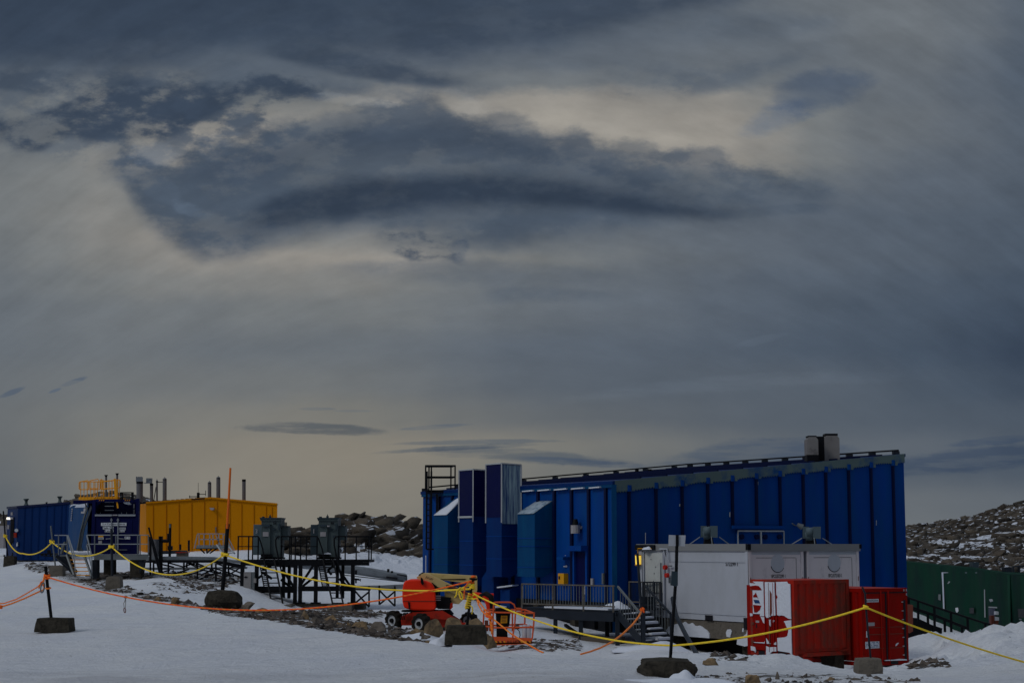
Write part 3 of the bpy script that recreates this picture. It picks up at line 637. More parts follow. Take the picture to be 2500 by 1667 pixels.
def hill(name, crest, Yc, Yf, bottom, size, amp, cover, seed, ncol=420, nrow=200, label='', back=40, tilt=.5, foot=6, nboul=900, qmin=.15, bsz=.8):
    """crest: [(px,py)] skyline at distance Yc; bottom: [(px,py)] foot at distance Yf"""
    cx = np.array([c[0] for c in crest], float); cy = np.array([c[1] for c in crest], float)
    bx = np.array([c[0] for c in bottom], float); by = np.array([c[1] for c in bottom], float)
    px = np.linspace(cx[0], cx[-1], ncol); ct = np.interp(px, cx, cy); bt = np.interp(px, bx, by)
    zc = np.array([Z(a, Yc) for a in ct]); zf = np.array([Z(a, Yf) for a in bt])
    q = np.linspace(0, 1.35, nrow)
    Q, PXg = np.meshgrid(q, px, indexing='ij'); Yg = Yf + (Yc - Yf) * np.minimum(Q, 1) + np.maximum(Q - 1, 0) / .35 * back
    Xg = (PXg - 1250) / 4130 * Yg
    prof = np.where(Q <= 1, .55 * np.sin(np.minimum(Q, 1) * math.pi / 2) + .45 * np.minimum(Q, 1) ** 1.3, 1 - ((Q - 1) / .35) ** 2 * .8)
    Zg = zf[None] + (zc - zf)[None] * prof
    Zg = Zg + (fbm(Xg / size * .25, Yg / size * .25, 4, seed) - .5) * amp * 1.0 * np.minimum(Q * 3, 1)
    rock = np.zeros(Xg.shape); tone = np.zeros(Xg.shape)
    wx = (fbm(Xg / size, Yg / size, 3, seed + 3) - .5) * .8; wy = (fbm(Xg / size, Yg / size, 3, seed + 4) - .5) * .8
    for k, sz in enumerate((1.0, .42, .19)):
        F1, F2, cid, ox, oy = voro(Xg / (size * sz) + wx / sz * .5, Yg / (size * sz * 1.25) + Xg / (size * sz) * .35 + wy / sz * .5, seed + k * 10)
        dens = fbm(Xg / size * .35, Yg / size * .45, 3, seed + 77)
        pres = (cid < cover[k] * (.25 + 1.5 * dens)).astype(float)
        body = sstep(.03, .30, F2 - F1) * pres
        c2 = (cid * 7.13) % 1.0; c3 = (cid * 13.7) % 1.0
        hgt = body * (0.4 + .9 * c2 + (ox * (c2 - .5) + oy * (c3 - .2)) * 2.0 * tilt)
        upd = body > rock * 1.0
        Zg = Zg + hgt * amp * sz * .55 * np.minimum(Q * 5 + .1, 1); tone = np.where(body > .15, .25 + .75 * c3, tone); rock = np.maximum(rock, body)
    Zg = Zg + (fbm(Xg * 1.4, Yg * 1.4, 3, seed + 5) - .5) * .18 * rock * size * .3
    rock = rock * np.clip(Q * foot + .25, 0, 1)
    me = bpy.data.meshes.new(name); V = np.stack([Xg, Yg, Zg], -1).reshape(-1, 3)
    I = (np.arange(nrow - 1)[:, None] * ncol + np.arange(ncol - 1)[None]).ravel(); F = np.stack([I, I + 1, I + 1 + ncol, I + ncol], 1)
    r = np.random.default_rng(seed); BV = []; BT = []; BF = []; nb = len(V); VN = nb
    for i in range(nboul):
        qq = r.uniform(qmin, 1.04); kk = r.uniform(0, 1); a = int(min(nrow - 1, qq / 1.35 * (nrow - 1))); c = int(kk * (ncol - 1))
        x, y, z = Xg[a, c], Yg[a, c], Zg[a, c]
        dn = vnoise(np.array([x / size * .35]), np.array([y / size * .35]), seed + 50)[0]
        if r.random() > 1.7 * dn - .38: continue
        vv, ff = BOUL[r.integers(len(BOUL))]
        s = size * (bsz * (.14 + .75 * r.random() ** 3.2)); S = np.array([s * r.uniform(.8, 1.7), s * r.uniform(.8, 1.3), s * r.uniform(.35, .80)])
        th = r.uniform(0, 6.28); tl = r.uniform(-.45, .45) - tilt * .3
        W = vv * S; cz, sz_ = math.cos(th * .3), math.sin(th * .3); W = np.stack([W[:, 0] * cz - W[:, 1] * sz_, W[:, 0] * sz_ + W[:, 1] * cz, W[:, 2]], 1)
        W = np.stack([W[:, 0] * math.cos(tl) + W[:, 2] * math.sin(tl), W[:, 1], -W[:, 0] * math.sin(tl) + W[:, 2] * math.cos(tl)], 1) + np.array([x, y, z + s * .05])
        BV.append(W); BT.append(np.full(len(W), r.random())); BF.append(ff + VN); VN += len(W)
    BF = np.concatenate(BF); V = np.concatenate([V] + BV); rock = np.concatenate([rock.ravel(), np.full(len(V) - nb, 1.0)]); tone = np.concatenate([tone.ravel()] + BT)
    bl = np.concatenate([np.zeros(nb), np.ones(len(V) - nb)])
    
    me.vertices.add(len(V)); me.vertices.foreach_set('co', V.ravel()); me.loops.add(F.size + BF.size); me.loops.foreach_set('vertex_index', np.concatenate([F.ravel(), BF.ravel()]).astype(np.int32))
    me.polygons.add(len(F) + len(BF)); me.polygons.foreach_set('loop_start', np.concatenate([np.arange(0, F.size, 4), F.size + np.arange(0, BF.size, 3)]).astype(np.int32)); me.polygons.foreach_set('loop_total', np.concatenate([np.full(len(F), 4), np.full(len(BF), 3)]).astype(np.int32)); me.update(); me.validate()
    for nme, ar in (('rock', rock), ('tone', tone), ('boulder', bl)):
        a_ = me.attributes.new(nme, 'FLOAT', 'POINT'); a_.data.foreach_set('value', ar.ravel().astype(np.float32))
    me.materials.append(HM); o = bpy.data.objects.new(name, me); COL.objects.link(o); struct(o, label, 'hill'); return o
hill('hill', [(640,1318),(690,1312),(740,1306),(800,1300),(830,1283),(870,1275),(905,1272),(938,1273),(960,1281),(995,1289),(1015,1295),(1035,1297),(1080,1306),(1180,1315)], 150, 116,
     [(640,1385),(760,1395),(860,1400),(960,1404),(1040,1400),(1180,1400)], 3.4, .7, (.50, .45, .4), 5, 420, 200, 'rocky outcrop with snow between the boulders, behind the transformers', 30, foot=1.6, nboul=3000, qmin=.26, bsz=.50)
hill('hill', [(560,1322),(640,1306),(700,1290),(712,1292),(738,1302),(760,1313),(800,1305),(860,1312)], 230, 190, [(560,1340),(860,1345)], 4.0, .9, (.6, .5, .4), 14, 160, 80, 'low snowy ridge beyond the right end of the yellow building', 30, nboul=300, bsz=.4)
hill('hill', [(-260,1268),(0,1260),(60,1259),(110,1246),(150,1232),(195,1217),(240,1207),(290,1206),(330,1211),(360,1218),(400,1230),(450,1242),(520,1256),(700,1284)], 330, 250,
     [(-260,1345),(700,1345)], 7.0, .7, (.97, .9, .8), 24, 420, 130, 'bare brown rock hill far behind the blue and yellow buildings', 50, nboul=900, bsz=.22)
hill('hill', [(2100,1306),(2220,1291),(2270,1285),(2320,1275),(2350,1270),(2380,1266),(2410,1257),(2440,1247),(2480,1238),(2500,1234),(2560,1228),(2700,1230)], 230, 150,
     [(2100,1378),(2220,1386),(2500,1412),(2700,1420)], 2.6, .6, (.40, .36, .32), 34, 400, 240, 'boulder strewn slope streaked with snow behind the green building', 40, nboul=9000, qmin=.02, bsz=.42)
# ================================================================ BIG BLUE BUILDING (mono-pitch roof)
YC = 70.0
C_ = Vector((.0605 * YC, YC, 0)); R_ = Vector((.2604 * YC, 1.118 * YC, 0)); L_ = Vector((-.0633 * YC, 1.2 * YC, 0)); M_ = R_ + L_ - C_
ZE, ZT, ZB = 4.30, 5.86, -2.4
dl = (L_ - C_); dg_ = (R_ - C_); nl = Vector((-dg_.x, -dg_.y, 0)).normalized(); ng = Vector((-dl.x, -dl.y, 0)).normalized()
UP = Vector((0, 0, 1))
def LF(s, z, t=0.0): p = C_ + dl * s + nl * t; return Vector((p.x, p.y, z))
def GF(s, z, t=0.0): p = C_ + dg_ * s + ng * t; return Vector((p.x, p.y, z))
def sL(px):   # parameter along the left face whose wall point projects to this column
    u = (px - 1250) / 4130; return (u - .0605) / (-.1238 - .2 * u)
def sG(px):
    u = (px - 1250) / 4130; return (u - .0605) / (.1999 - .118 * u)
def roofz(s): return ZE + (ZT - ZE) * s
def zrow(py, Y): return EYE - (py - 1330.5) * Y / 4130 * 1.0
B = thing('station_building', 'big blue panel clad building with sloping roof and twin flues on the right', 'building', (C_.x, C_.y, ZB))
b = MB(); b.add([LF(0, ZB), LF(0, ZE), LF(1, ZE), LF(1, ZB)], [(0, 1, 2, 3)])
b.add([GF(0, ZB), GF(0, ZE), GF(1, ZT), GF(1, ZB)], [(3, 2, 1, 0)])
Lb, Mb = (L_.x, L_.y), (M_.x, M_.y)
b.add([(M_.x, M_.y, ZB), (M_.x, M_.y, ZT), (R_.x, R_.y, ZT), (R_.x, R_.y, ZB)], [(0, 1, 2, 3)])
b.add([(M_.x, M_.y, ZB), (M_.x, M_.y, ZT), (L_.x, L_.y, ZE), (L_.x, L_.y, ZB)], [(3, 2, 1, 0)])
b.build('wall', 'blue', B)
b = MB(); o_ = C_ + nl * .12 + ng * .06
def RP(a, c, h=0.0):   # point of the roof plane: a along the gable, c along the long side
    p = C_ + dg_ * a + dl * c; return Vector((p.x, p.y, roofz(a) + h))
b.add([RP(-.007, -.004, .02), RP(1.004, -.004, .02), RP(1.004, 1.004, .02), RP(-.007, 1.004, .02), RP(-.007, -.004, .16), RP(1.004, -.004, .16), RP(1.004, 1.004, .16), RP(-.007, 1.004, .16)],
      [(0, 3, 2, 1), (4, 5, 6, 7), (0, 1, 5, 4), (1, 2, 6, 5), (2, 3, 7, 6), (3, 0, 4, 7)])
rf = b.build('roof', 'ductblue', B)
b = MB()
for k in range(1, 12): b.bar(RP(k / 12, 0.0, .19), RP(k / 12, 1.0, .19), .08, .07)
b.build('roof_seam', 'bluedark', rf)
# ribs over the panel joints
gl = [1535, 1601, 1665, 1728, 1788, 1847, 1905, 1962, 2018, 2074, 2129, 2183]
for k, px in enumerate(gl):
    s = sG(px); z0 = ZB
    if k in (4,): z0 = zrow(1290, GF(s, 0).y)
    if k in (5, 6): z0 = zrow(1286, GF(s, 0).y)
    b = MB(); b.bar(GF(s, z0, .05), GF(s, roofz(s) - .10, .05), .11, .10, up=ng); rb = b.build('rib', 'bluedark', B)
    b = MB(); b.bar(GF(s, roofz(s) - .34, .06), GF(s, roofz(s) - .08, .06), .16, .12, up=ng); b.build('rib_cap', 'blue', rb)
    b = MB(); b.bar(GF(s + .011, roofz(s) - .32, .09), GF(s + .011, roofz(s) - .16, .09), .14, .04, up=ng); b.build('clip', 'frost', rb)
for px in [1482, 1440, 1398, 1356, 1316, 1254, 1106, 1073, 1052]:
    s = sL(px); b = MB(); b.bar(LF(s, ZB, .04), LF(s, ZE - .12, .04), .16, .12, up=nl); b.build('rib', 'bluedark', B)
b = MB(); b.bar(LF(0, ZB, .0) + ng * .0, LF(0, ZE, 0), .2, .2); b.build('corner_trim', 'bluefade', B)
b = MB(); b.bar(LF(0, ZE - .04, .05), LF(1, ZE - .04, .05), .10, .16); b.build('eaves_trim', 'bluefade', B)
# frosted flashing with a toothed lower edge
pts = []; n = 230
for i in range(n + 1): s = i / n; pts.append(GF(s, roofz(s) + .16, .07))
low = []
for i in range(n + 1):
    s = 1 - i / n; h = .34 - .10 * s + .03 * math.sin(s * 40)
    low.append(GF(s, roofz(s) - h + (.07 if i % 2 else 0), .07))
b = MB(); ring = pts + low
m_ = len(pts)
V = []; F = []
for i in range(m_):
    V += [pts[i], low[m_ - 1 - i], pts[i] - ng * .03, low[m_ - 1 - i] - ng * .03]
for i in range(m_ - 1):
    a = i * 4; c = a + 4; F += [(a, a + 1, c + 1, c), (a + 2, c + 2, c + 3, a + 3), (a + 1, a + 3, c + 3, c + 1), (a, c, c + 2, a + 2)]
b.add(V, F); b.build('frost_strip', 'frost', B)
# snow lying on the eaves between the ribs
b = MB()
for a, c in [(1284, 1310), (1322, 1350), (1362, 1392), (1404, 1434), (1448, 1474)]: b.bar(LF(sL(a), ZE - .10, .16), LF(sL(c), ZE - .08, .16), .10, .05)
b.build('snow_line', 'snow', B)
# safety rail along ridge and far verge
pr = [RP(1.0, .02, .34), RP(1.0, 1.0, .34), RP(.02, 1.0, .34)]
b = MB(); b.bar(pr[0], pr[1], .09, .07); b.bar(pr[1], pr[2], .09, .07); rail = b.build('roof_rail', 'black', B)
for k in range(11): b = MB(); a = RP(1.0, .03 + k * .095, .14); b.bar(a, a + UP * .16, .3, .3); b.build('rail_bracket', 'dark', rail)
for k in range(9): b = MB(); a = RP(1 - k * .118 - .05, 1.0, .14); b.bar(a, a + UP * .16, .3, .3); b.build('rail_bracket', 'dark', rail)
b = MB(); a = RP(1.0, .28, .34); b.bar(a, a + UP * .28, .10); b.build('red_lamp', 'redpl', B)
# twin probe on the ridge
b = MB(); a = RP(1, 1, .2); a = P(1555, 1166, 88)
for q in (0, .75): b.tube([(a.x + q * .9, a.y, a.z - .5), (a.x + q * .9, a.y, a.z + .45)], .10, 8)
b.box(a.x - .1, a.x + .78, a.y - .05, a.y + .05, a.z - .05, a.z + .12); b.build('roof_probe', 'black', B)
# flues
def flue(px0, px1, top, bot, Yf, capdx, hood, mtop, mbot, blackto):
    f = MB(); x0, x1 = XX(px0, Yf, 1100), XX(px1, Yf, 1100); z0, z1 = zrow(bot, Yf), zrow(top, Yf)
    d = .75
    zb = zrow(blackto, Yf) if blackto else z0
    f.prism([(x0, Yf, zb), (x1, Yf, zb), (x1, Yf, z1 - .12), (x1 - .1, Yf, z1), (x0 + .1, Yf, z1), (x0, Yf, z1 - .12)], (0, d, 0))
    fl = f.build('flue', mtop, B)
    if blackto: f = MB(); f.box(x0 - .01, x1 + .01, Yf - .02, Yf + d + .02, z0 - .4, zb); f.build('flue_base', 'black', fl)
    f = MB(); f.box(x0 + capdx, x1 - capdx, Yf + .05, Yf + d - .05, z1, z1 + hood); f.build('flue_cap', 'black', fl)
    if not blackto: f = MB(); f.box(x0 - .62 * .99, x0 - .003, Yf + .02, Yf + d, z0 - .3, z1 - .03); f.build('flue_side_plate', 'black', fl); f = MB(); f.box(x0 - .1, x1 + .12, Yf - .1, Yf + d, z0 - .3, z0 + .06); f.build('flue_flashing', 'soot', fl)
flue(1971, 1998, 1066, 1131, 75.8, .06, .06, 'soot', 'black', 1110)
flue(2013, 2050, 1063, 1128, 76.6, .06, .10, 'soot', 'black', None)
# ---- wall ducts on the long side: (right attachment px, protrusion, width, outer top, wall top, bottom)
def duct(px_r, t, wdt, ztop_o, ztop_w, zbot, m, seg=None, lower=None, trims=False, frostface=False, chamf=.5):
    s0_ = sL(px_r); ds = wdt / dl.length; s1_ = s0_ + ds
    prof = [(0, zbot + chamf * .6), (t * .55, zbot), (t, zbot + .02), (t, ztop_o), (0, ztop_w)]
    if ztop_o == ztop_w: prof = [(0, zbot + chamf * .6), (t * .55, zbot), (t, zbot + .02), (t, ztop_o), (0, ztop_w)]
    pts = [LF(s0_, z, q + .002) for q, z in prof]
    d = MB(); d.prism(pts, dl * ds); du = d.build('wall_duct', m, B)
    if seg:
        d = MB(); e = .02
        pts = [LF(s0_ - e / dl.length, z, q) for q, z in [(-.0 + .003, seg), (t + e, seg), (t + e, ztop_o + e), (.003, ztop_w + e)]]
        d.prism(pts, dl * (ds + 2 * e / dl.length)); du2 = d.build('duct_upper_section', 'navy' if not frostface else 'navy', du)
        if frostface:
            d = MB(); d.prism([LF(s0_ - .022 / dl.length, z, q) for q, z in [(.02, seg - .3), (t - .01, seg - .3), (t - .01, ztop_o - .02), (.02, ztop_w - .02)]], -dl.normalized() * .012); d.build('iced_panel', 'frostw', du)
        d = MB(); ww = .055
        A0, A1 = s0_ - .03 / dl.length, s1_ + .03 / dl.length
        for ss in (A0, A1): d.bar(LF(ss, seg - .25, t + .03), LF(ss, ztop_o + .03, t + .03), ww)
        d.bar(LF(A0, ztop_o + .03, t + .03), LF(A1, ztop_o + .03, t + .03), ww); d.bar(LF(A0, ztop_o + .03, t + .03), LF(A0, ztop_w + .03, .05), ww)
        d.bar(LF(A0, seg, .06), LF(A0, ztop_w + .03, .06), ww)
        if not frostface: d.bar(LF(A0, seg - .02, t + .035), LF(A1, seg - .02, t + .035), ww * 1.6)
        d.build('edge_trim', 'trim', du)
    return du, s0_, s1_
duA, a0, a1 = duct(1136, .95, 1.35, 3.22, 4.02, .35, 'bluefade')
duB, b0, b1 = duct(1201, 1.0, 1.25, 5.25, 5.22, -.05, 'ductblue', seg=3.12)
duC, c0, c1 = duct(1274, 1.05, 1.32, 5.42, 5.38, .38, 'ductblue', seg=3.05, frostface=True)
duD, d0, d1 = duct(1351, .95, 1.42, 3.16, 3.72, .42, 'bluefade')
for (s0_, s1_, zo, zw, du, k) in ((a0, a1, 3.22, 4.02, duA, 1.25), (d0, d1, 3.16, 3.72, duD, .55)):
    d = MB(); n = 9; V = []; F = []
    for i in range(n):
        for j in range(5):
            q = i / (n - 1); r = j / 4; h = .03 + .16 * k * math.sin(math.pi * min(1, q * 1.0 + .1)) * (.6 + .4 * math.sin(3 * r + q * 5)) * (.3 + .7 * math.sin(math.pi * (.1 + .8 * r)))
            V.append(LF(s0_ + (s1_ - s0_) * (.02 + .96 * r * ((.5 + .46 * q + .04 * math.sin(9 * q)) if k > 1 else 1)), zw - .02 + (zo - zw) * q + h, .02 + .99 * q))
    V2 = [Vector((v.x, v.y, LFz)) for v, LFz in [(v, 0) for v in V]]
    nb = len(V)
    for i in range(n):
        for j in range(5):
            q = i / (n - 1); v = V[i * 5 + j]; V2[i * 5 + j] = Vector((v.x, v.y, zw + (zo - zw) * q + .004))
    for i in range(n - 1):
        for j in range(4): a = i * 5 + j; F += [(a, a + 1, a + 6, a + 5), (a + nb, a + 5 + nb, a + 6 + nb, a + 1 + nb)]
    for i in range(n - 1):
        a = i * 5; F += [(a, a + 5, a + 5 + nb, a + nb), (a + 4, a + 4 + nb, a + 9 + nb, a + 9)]
    for j in range(4): F += [(j, j + nb, j + 1 + nb, j + 1), (40 + j, 41 + j, 41 + j + nb, 40 + j + nb)]
    d.add(V + V2, F); d.build('snow_cap', 'snow' if k > 1 else 'icy', du, smooth=True)
for (s0_, s1_, t_, du, zs) in ((a0, a1, .95, duA, (.9, 1.7)), (d0, d1, .95, duD, (.85, 1.75, 2.1)), (b0, b1, 1.0, duB, (.9, 2.0)), (c0, c1, 1.05, duC, (1.2, 2.2))):
    for z in zs:
        d = MB(); e_ = .012; q0_ = LF(s0_, z, t_ + e_); d.bar(q0_, LF(s1_, z, t_ + e_), .02, .035); d.bar(LF(s0_ - e_ / dl.length, z, .05), LF(s0_ - e_ / dl.length, z, t_), .02, .035); d.build('flange_seam', 'blue', du)
for px, y0, y1 in ((1852, 1176, 1184), (1660, 1230, 1236), (1782, 1250, 1262), (2030, 1380, 1398), (2140, 1270, 1282), (1575, 1300, 1330)):
    Yg = GF(sG(px), 0).y; d = MB(); d.bar(GF(sG(px), zrow(y1, Yg), .02), GF(sG(px) + .0006, zrow(y0, Yg), .02), .03, .02); d.build('salt_streak', 'trim', B)
# lower branches of the tall ducts and a small electrical riser
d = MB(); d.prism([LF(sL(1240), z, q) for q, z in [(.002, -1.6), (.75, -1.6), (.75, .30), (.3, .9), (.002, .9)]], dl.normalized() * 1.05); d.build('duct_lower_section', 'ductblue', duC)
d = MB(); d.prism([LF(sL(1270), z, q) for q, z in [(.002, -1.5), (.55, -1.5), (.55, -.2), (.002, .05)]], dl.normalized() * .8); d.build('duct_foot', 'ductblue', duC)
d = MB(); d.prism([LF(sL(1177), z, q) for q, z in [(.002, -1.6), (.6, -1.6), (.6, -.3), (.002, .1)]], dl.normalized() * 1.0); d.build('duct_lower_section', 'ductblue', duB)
d = MB(); d.bar(LF(sL(1272), .02, .3), LF(sL(1250), -.08, .62), .5, .06); d.build('snow_cap', 'snow', duC)
for px, z0, z1 in ((1205, .2, 1.1), (1210, -1.2, .3), (1273, 1.1, 2.1), (1047, -.3, 1.3), (1283, -1.0, .0)):
    d = MB(); d.bar(LF(sL(px), z0, .16), LF(sL(px) + .001, z1, .16), .05, .04); d.build('frost_streak', 'snow', B)
# hanging hose on the duct
d = MB(); d.tube([LF(sL(1172), 1.2, .5), LF(sL(1170), .6, .9), LF(sL(1166), -.3, 1.0)], .05, 8); d.build('hose', 'dark', B)
# entrance door and fittings
def lbox(px0, px1, z0, z1, t0, t1, name, m, par=B):
    s0_, s1_ = sL(px1), sL(px0); d = MB(); o = LF(s0_, z0, t0); d.obox(o, dl * (s1_ - s0_), nl * (t1 - t0), UP * (z1 - z0)); return d.build(name, m, par)
door = lbox(1409, 1436, -.6, 1.5, .01, .05, 'door', 'navy')
lbox(1429, 1434, -.25, .12, .055, .065, 'door_notice', 'label', door); lbox(1429.5, 1433.5, .0, .03, .066, .07, 'notice_line', 'ink', door)
lbox(1405, 1409, -.6, 1.56, .05, .16, 'door_frame', 'blue'); lbox(1436, 1440, -.6, 1.56, .05, .16, 'door_frame', 'blue'); lbox(1405, 1440, 1.56, 1.78, .02, .45, 'door_canopy', 'blue')
d = MB(); d.slab([(1407, 1332), (1412, 1329), (1420, 1327.5), (1428, 1327), (1434, 1324), (1436, 1324), (1436, 1333), (1407, 1333)], 72.4, .35); d.build('snow_cap', 'snow', B)
d = MB(); d.slab([(1379, 1355), (1388, 1351), (1392, 1346), (1394, 1346), (1394, 1356), (1380, 1356)], 73.1, .3); d.build('snow_cap', 'snow', B)
lbox(1379, 1394, 1.18, 1.30, .01, .42, 'hood', 'blue')
yb = lbox(1374, 1388, .15, .60, .02, .25, 'yellow_box', 'yellowbox'); lbox(1376, 1379, .35, .48, .252, .27, 'latch', 'ink', yb)
d = MB(); d.slab([(1375, 1381.5), (1383, 1379), (1392, 1381), (1392, 1384), (1376, 1383.5)], 73.0, .2); d.build('snow_cap', 'snow', B)
lbox(1446, 1451, .1, .42, .02, .1, 'switch_box', 'plate'); lbox(1478, 1482, .2, .65, .12, .2, 'handle', 'galv')
d = MB(); p = LF(sL(1417), 2.55, .25); d.tube([p + Vector((0, 0, .1)), p + Vector((0, 0, -.25))], .2, 12); d.tube([p + Vector((0, .2, .15)), p + Vector((0, 0, .22)), p + Vector((0, 0, .1))], .08, 8); d.bar(p - nl * .25, p, .3, .12); wl = d.build('wall_lamp', 'plate', B)
d = MB(); d.tube([p + Vector((0, 0, .36)), p + Vector((0, 0, .12))], [.09, .14], 10); d.build('lamp_cap', 'black', wl)
p = GF(sG(1943), zrow(1283, GF(sG(1943), 0).y), .3); d = MB(); d.tube([p + Vector((-.12, 0, .05)), p + Vector((.10, 0, -.07))], [.08, .14], 10); d.bar(p - ng * .3, p + Vector((-.35, 0, .1)), .04); d.build('wall_lamp', 'galv', B)
# louvred hatch panel above the white containers
def gbox(px0, px1, z0, z1, t0, t1, name, m, par=B):
    s0_, s1_ = sG(px0), sG(px1); d = MB(); d.obox(GF(s0_, z0, t0), dg_ * (s1_ - s0_), ng * (t1 - t0), UP * (z1 - z0)); return d.build(name, m, par)
Yp = GF(sG(1850), 0).y
gbox(1783, 1911, zrow(1291, Yp), zrow(1283, Yp), .1, .22, 'hatch_canopy', 'blue')
hp = gbox(1797, 1909, 1.2, zrow(1297, Yp), .01, .10, 'hatch_panel', 'blue')
d = MB(); zt = zrow(1296, Yp)
for px in (1797, 1853, 1909): d.bar(GF(sG(px), 1.2, .14), GF(sG(px), zt, .14), .035 if px != 1853 else .08, .05, up=ng)
d.bar(GF(sG(1797), zt, .14), GF(sG(1909), zt, .14), .05, .06); d.build('hatch_frame', 'trim', hp)
for px in (1805, 1842, 1862, 1897):
    d = MB(); p = GF(sG(px), zrow(1310, Yp), .13); d.tube([p, p + ng * .10], .11, 12); d.build('vent_hole', 'bluedark', hp)
# ---- caged ladder and roof-access basket (left end)
YB = 82.0
lad = thing('access_ladder', 'black steel ladder with square railed basket rising above the left end of the blue building', 'ladder', P(1050, 1350, YB))
b = MB(); x0, x1, x2, x3 = (XX(v, YB, 1170) for v in (1039, 1053, 1092, 1111))
zt, zm, zb = zrow(1136.5, YB), zrow(1164, YB), zrow(1196, YB)
Y2 = YB + 1.3
for (x, y) in ((x0, YB), (x3, YB), (x0 + .1, Y2), (x3 - .25, Y2), (x1, YB)):
    b = MB(); b.bar((x, y, zb), (x, y, zt), .07); b.build('post', 'black', lad)
for z in (zt, zm):
    b = MB(); b.bar((x0, YB, z), (x3, YB, z), .06); b.bar((x0, Y2, z), (x3 - .2, Y2, z), .06); b.bar((x3, YB, z), (x3 - .2, Y2, z), .06); b.bar((x0, YB, z), (x0, Y2, z), .06); b.build('rail', 'black', lad)
b = MB(); b.box(x0, x3, YB, Y2, zb - .12, zb); b.build('deck', 'black', lad)
for (x, y) in ((x0 + .05, YB + .1), (x1, YB + .1), (x2 - .3, Y2), (x2 + .1, Y2)): b = MB(); b.bar((x, y, zb - .9), (x, y, zb), .08); b.build('strut', 'black', lad)
for x in (XX(1041, YB), XX(1052, YB), XX(1066, YB)): b = MB(); b.bar((x, YB - .1, zrow(1340, YB)), (x, YB - .1, zb + (.9 if x < XX(1060, YB) else -.2)), .09); b.build('stile', 'black', lad)
b = MB()
for k in range(11): z = zrow(1340, YB) + k * .27; b.bar((XX(1041, YB), YB - .1, z), (XX(1052, YB), YB - .1, z), .04)
b.build('rungs', 'black', lad)
b = MB(); b.bar((XX(1041, YB), YB - .1, zrow(1340, YB)), (XX(1066, YB), YB - .1, zrow(1340, YB)), .07); b.build('bottom_rail', 'black', lad)

# ================================================================ DECK AND STAIRS
ZD = -.60
DK = thing('entrance_deck', 'raised steel deck with barred railing and snowy stairs at the blue building door', 'deck', (4, 64, ZD))
pA, pB = Vector((XX(1274, 66.5), 66.5, ZD)), Vector((XX(1500, 63), 63, ZD))
back = nl * -1
inw = (pB - pA).normalized(); inn = Vector((-inw.y, inw.x, 0))  # away from the viewer
pC = Vector((XX(1571, 64.6), 64.6, ZD))
b = MB(); b.prism([pA, pB, pC, pC + inn * 3.6, pA + inn * 4.5], (0, 0, -.06)); b.build('deck_plate', 'dark', DK)
b = MB(); b.bar(pA + UP * -.21, pA.lerp(pB, .33) + UP * -.21, .12, .28); b.bar(pA.lerp(pB, .33) + UP * -.24, pB + UP * -.24, .14, .34); b.bar(pB + UP * -.24, pC + UP * -.24, .14, .34); b.build('edge_beam', 'dark', DK)
b = MB(); b.prism([pA.lerp(pB, .25) + UP * .004, pA.lerp(pB, .93) + UP * .004, pA.lerp(pB, .95) + inn * .5 + UP * .004, pA.lerp(pB, .6) + inn * .9 + UP * .004, pA.lerp(pB, .3) + inn * .5 + UP * .004], (0, 0, .06)); b.build('snow_layer', 'snow', DK)
def mound(c, rx, ry, h, name, parent, n=14, sd=1):
    V = []; F = []
    for i in range(n):
        for j in range(n):
            a, c2 = i / (n - 1) * 2 - 1, j / (n - 1) * 2 - 1; r = math.hypot(a, c2)
            k = max(0, 1 - r * r) ** .7 * (.8 + .35 * math.sin(a * 4 + sd) * math.cos(c2 * 3 + sd))
            V.append((c[0] + a * rx, c[1] + c2 * ry, c[2] + h * k - .01))
    for i in range(n - 1):
        for j in range(n - 1): q = i * n + j; F.append((q, q + n, q + n + 1, q + 1))
    m0 = MB(); m0.add(V, F); V2 = [(v[0], v[1], c[2] - .03) for v in V]; m0.add(V2, [f[::-1] for f in F]); return m0.build(name, 'snow', parent, smooth=True)
pm = pA.lerp(pB, .72) + inn * 1.6; mound(pm, .55, .6, .28, 'snow_heap', DK)
def railing(par, p, q, h, posts, bars, m, low=.14, gap=0, name='railing', pw=.07, barm=None):
    b = MB(); b.bar(p + UP * h, q + UP * h, .07, .05); b.bar(p + UP * low, q + UP * low, .05, .05); rl = b.build('handrail', m, par)
    for t in posts: b = MB(); o = p.lerp(q, t); b.bar(o - UP * .32, o + UP * h, pw); b.build('post', m, par)
    if bars:
        b = MB()
        for k in range(bars): o = p.lerp(q, (k + .5) / bars); b.bar(o + UP * low, o + UP * h, .022)
        b.build('bars', barm or m, par)
railing(DK, pA, pB, .90, [0, .345, .675, .985], 34, 'oldrail', barm='galv')
e0 = pA + inn * 3.4; railing(DK, e0 + inw * 2.6 + Vector((0, 0, .05)), pC + inn * 1.3 - inw * .3 + UP * .05, .92, [.0, .5, 1], 22, 'oldrail', barm='dark')
railing(DK, pC + Vector((0, .3, 0)), pC + Vector((.68, .1, 0)), 1.0, [0, .6, 1], 6, 'dark')
for px, Yv, bot in ((1356, 65.3, 1558), (1418, 64.3, 1565), (1482, 66, 1560), (1507, 63, 1600), (1455, 68, 1532)):
    b = MB(); x = XX(px, Yv, 1500); b.bar((x, Yv, zrow(bot, Yv)), (x, Yv, ZD - .2), .16); b.build('leg', 'dark', DK)
b = MB(); b.bar(P(1380, 1525, 66.5), P(1418, 1552, 65), .10); b.build('brace', 'dark', DK)
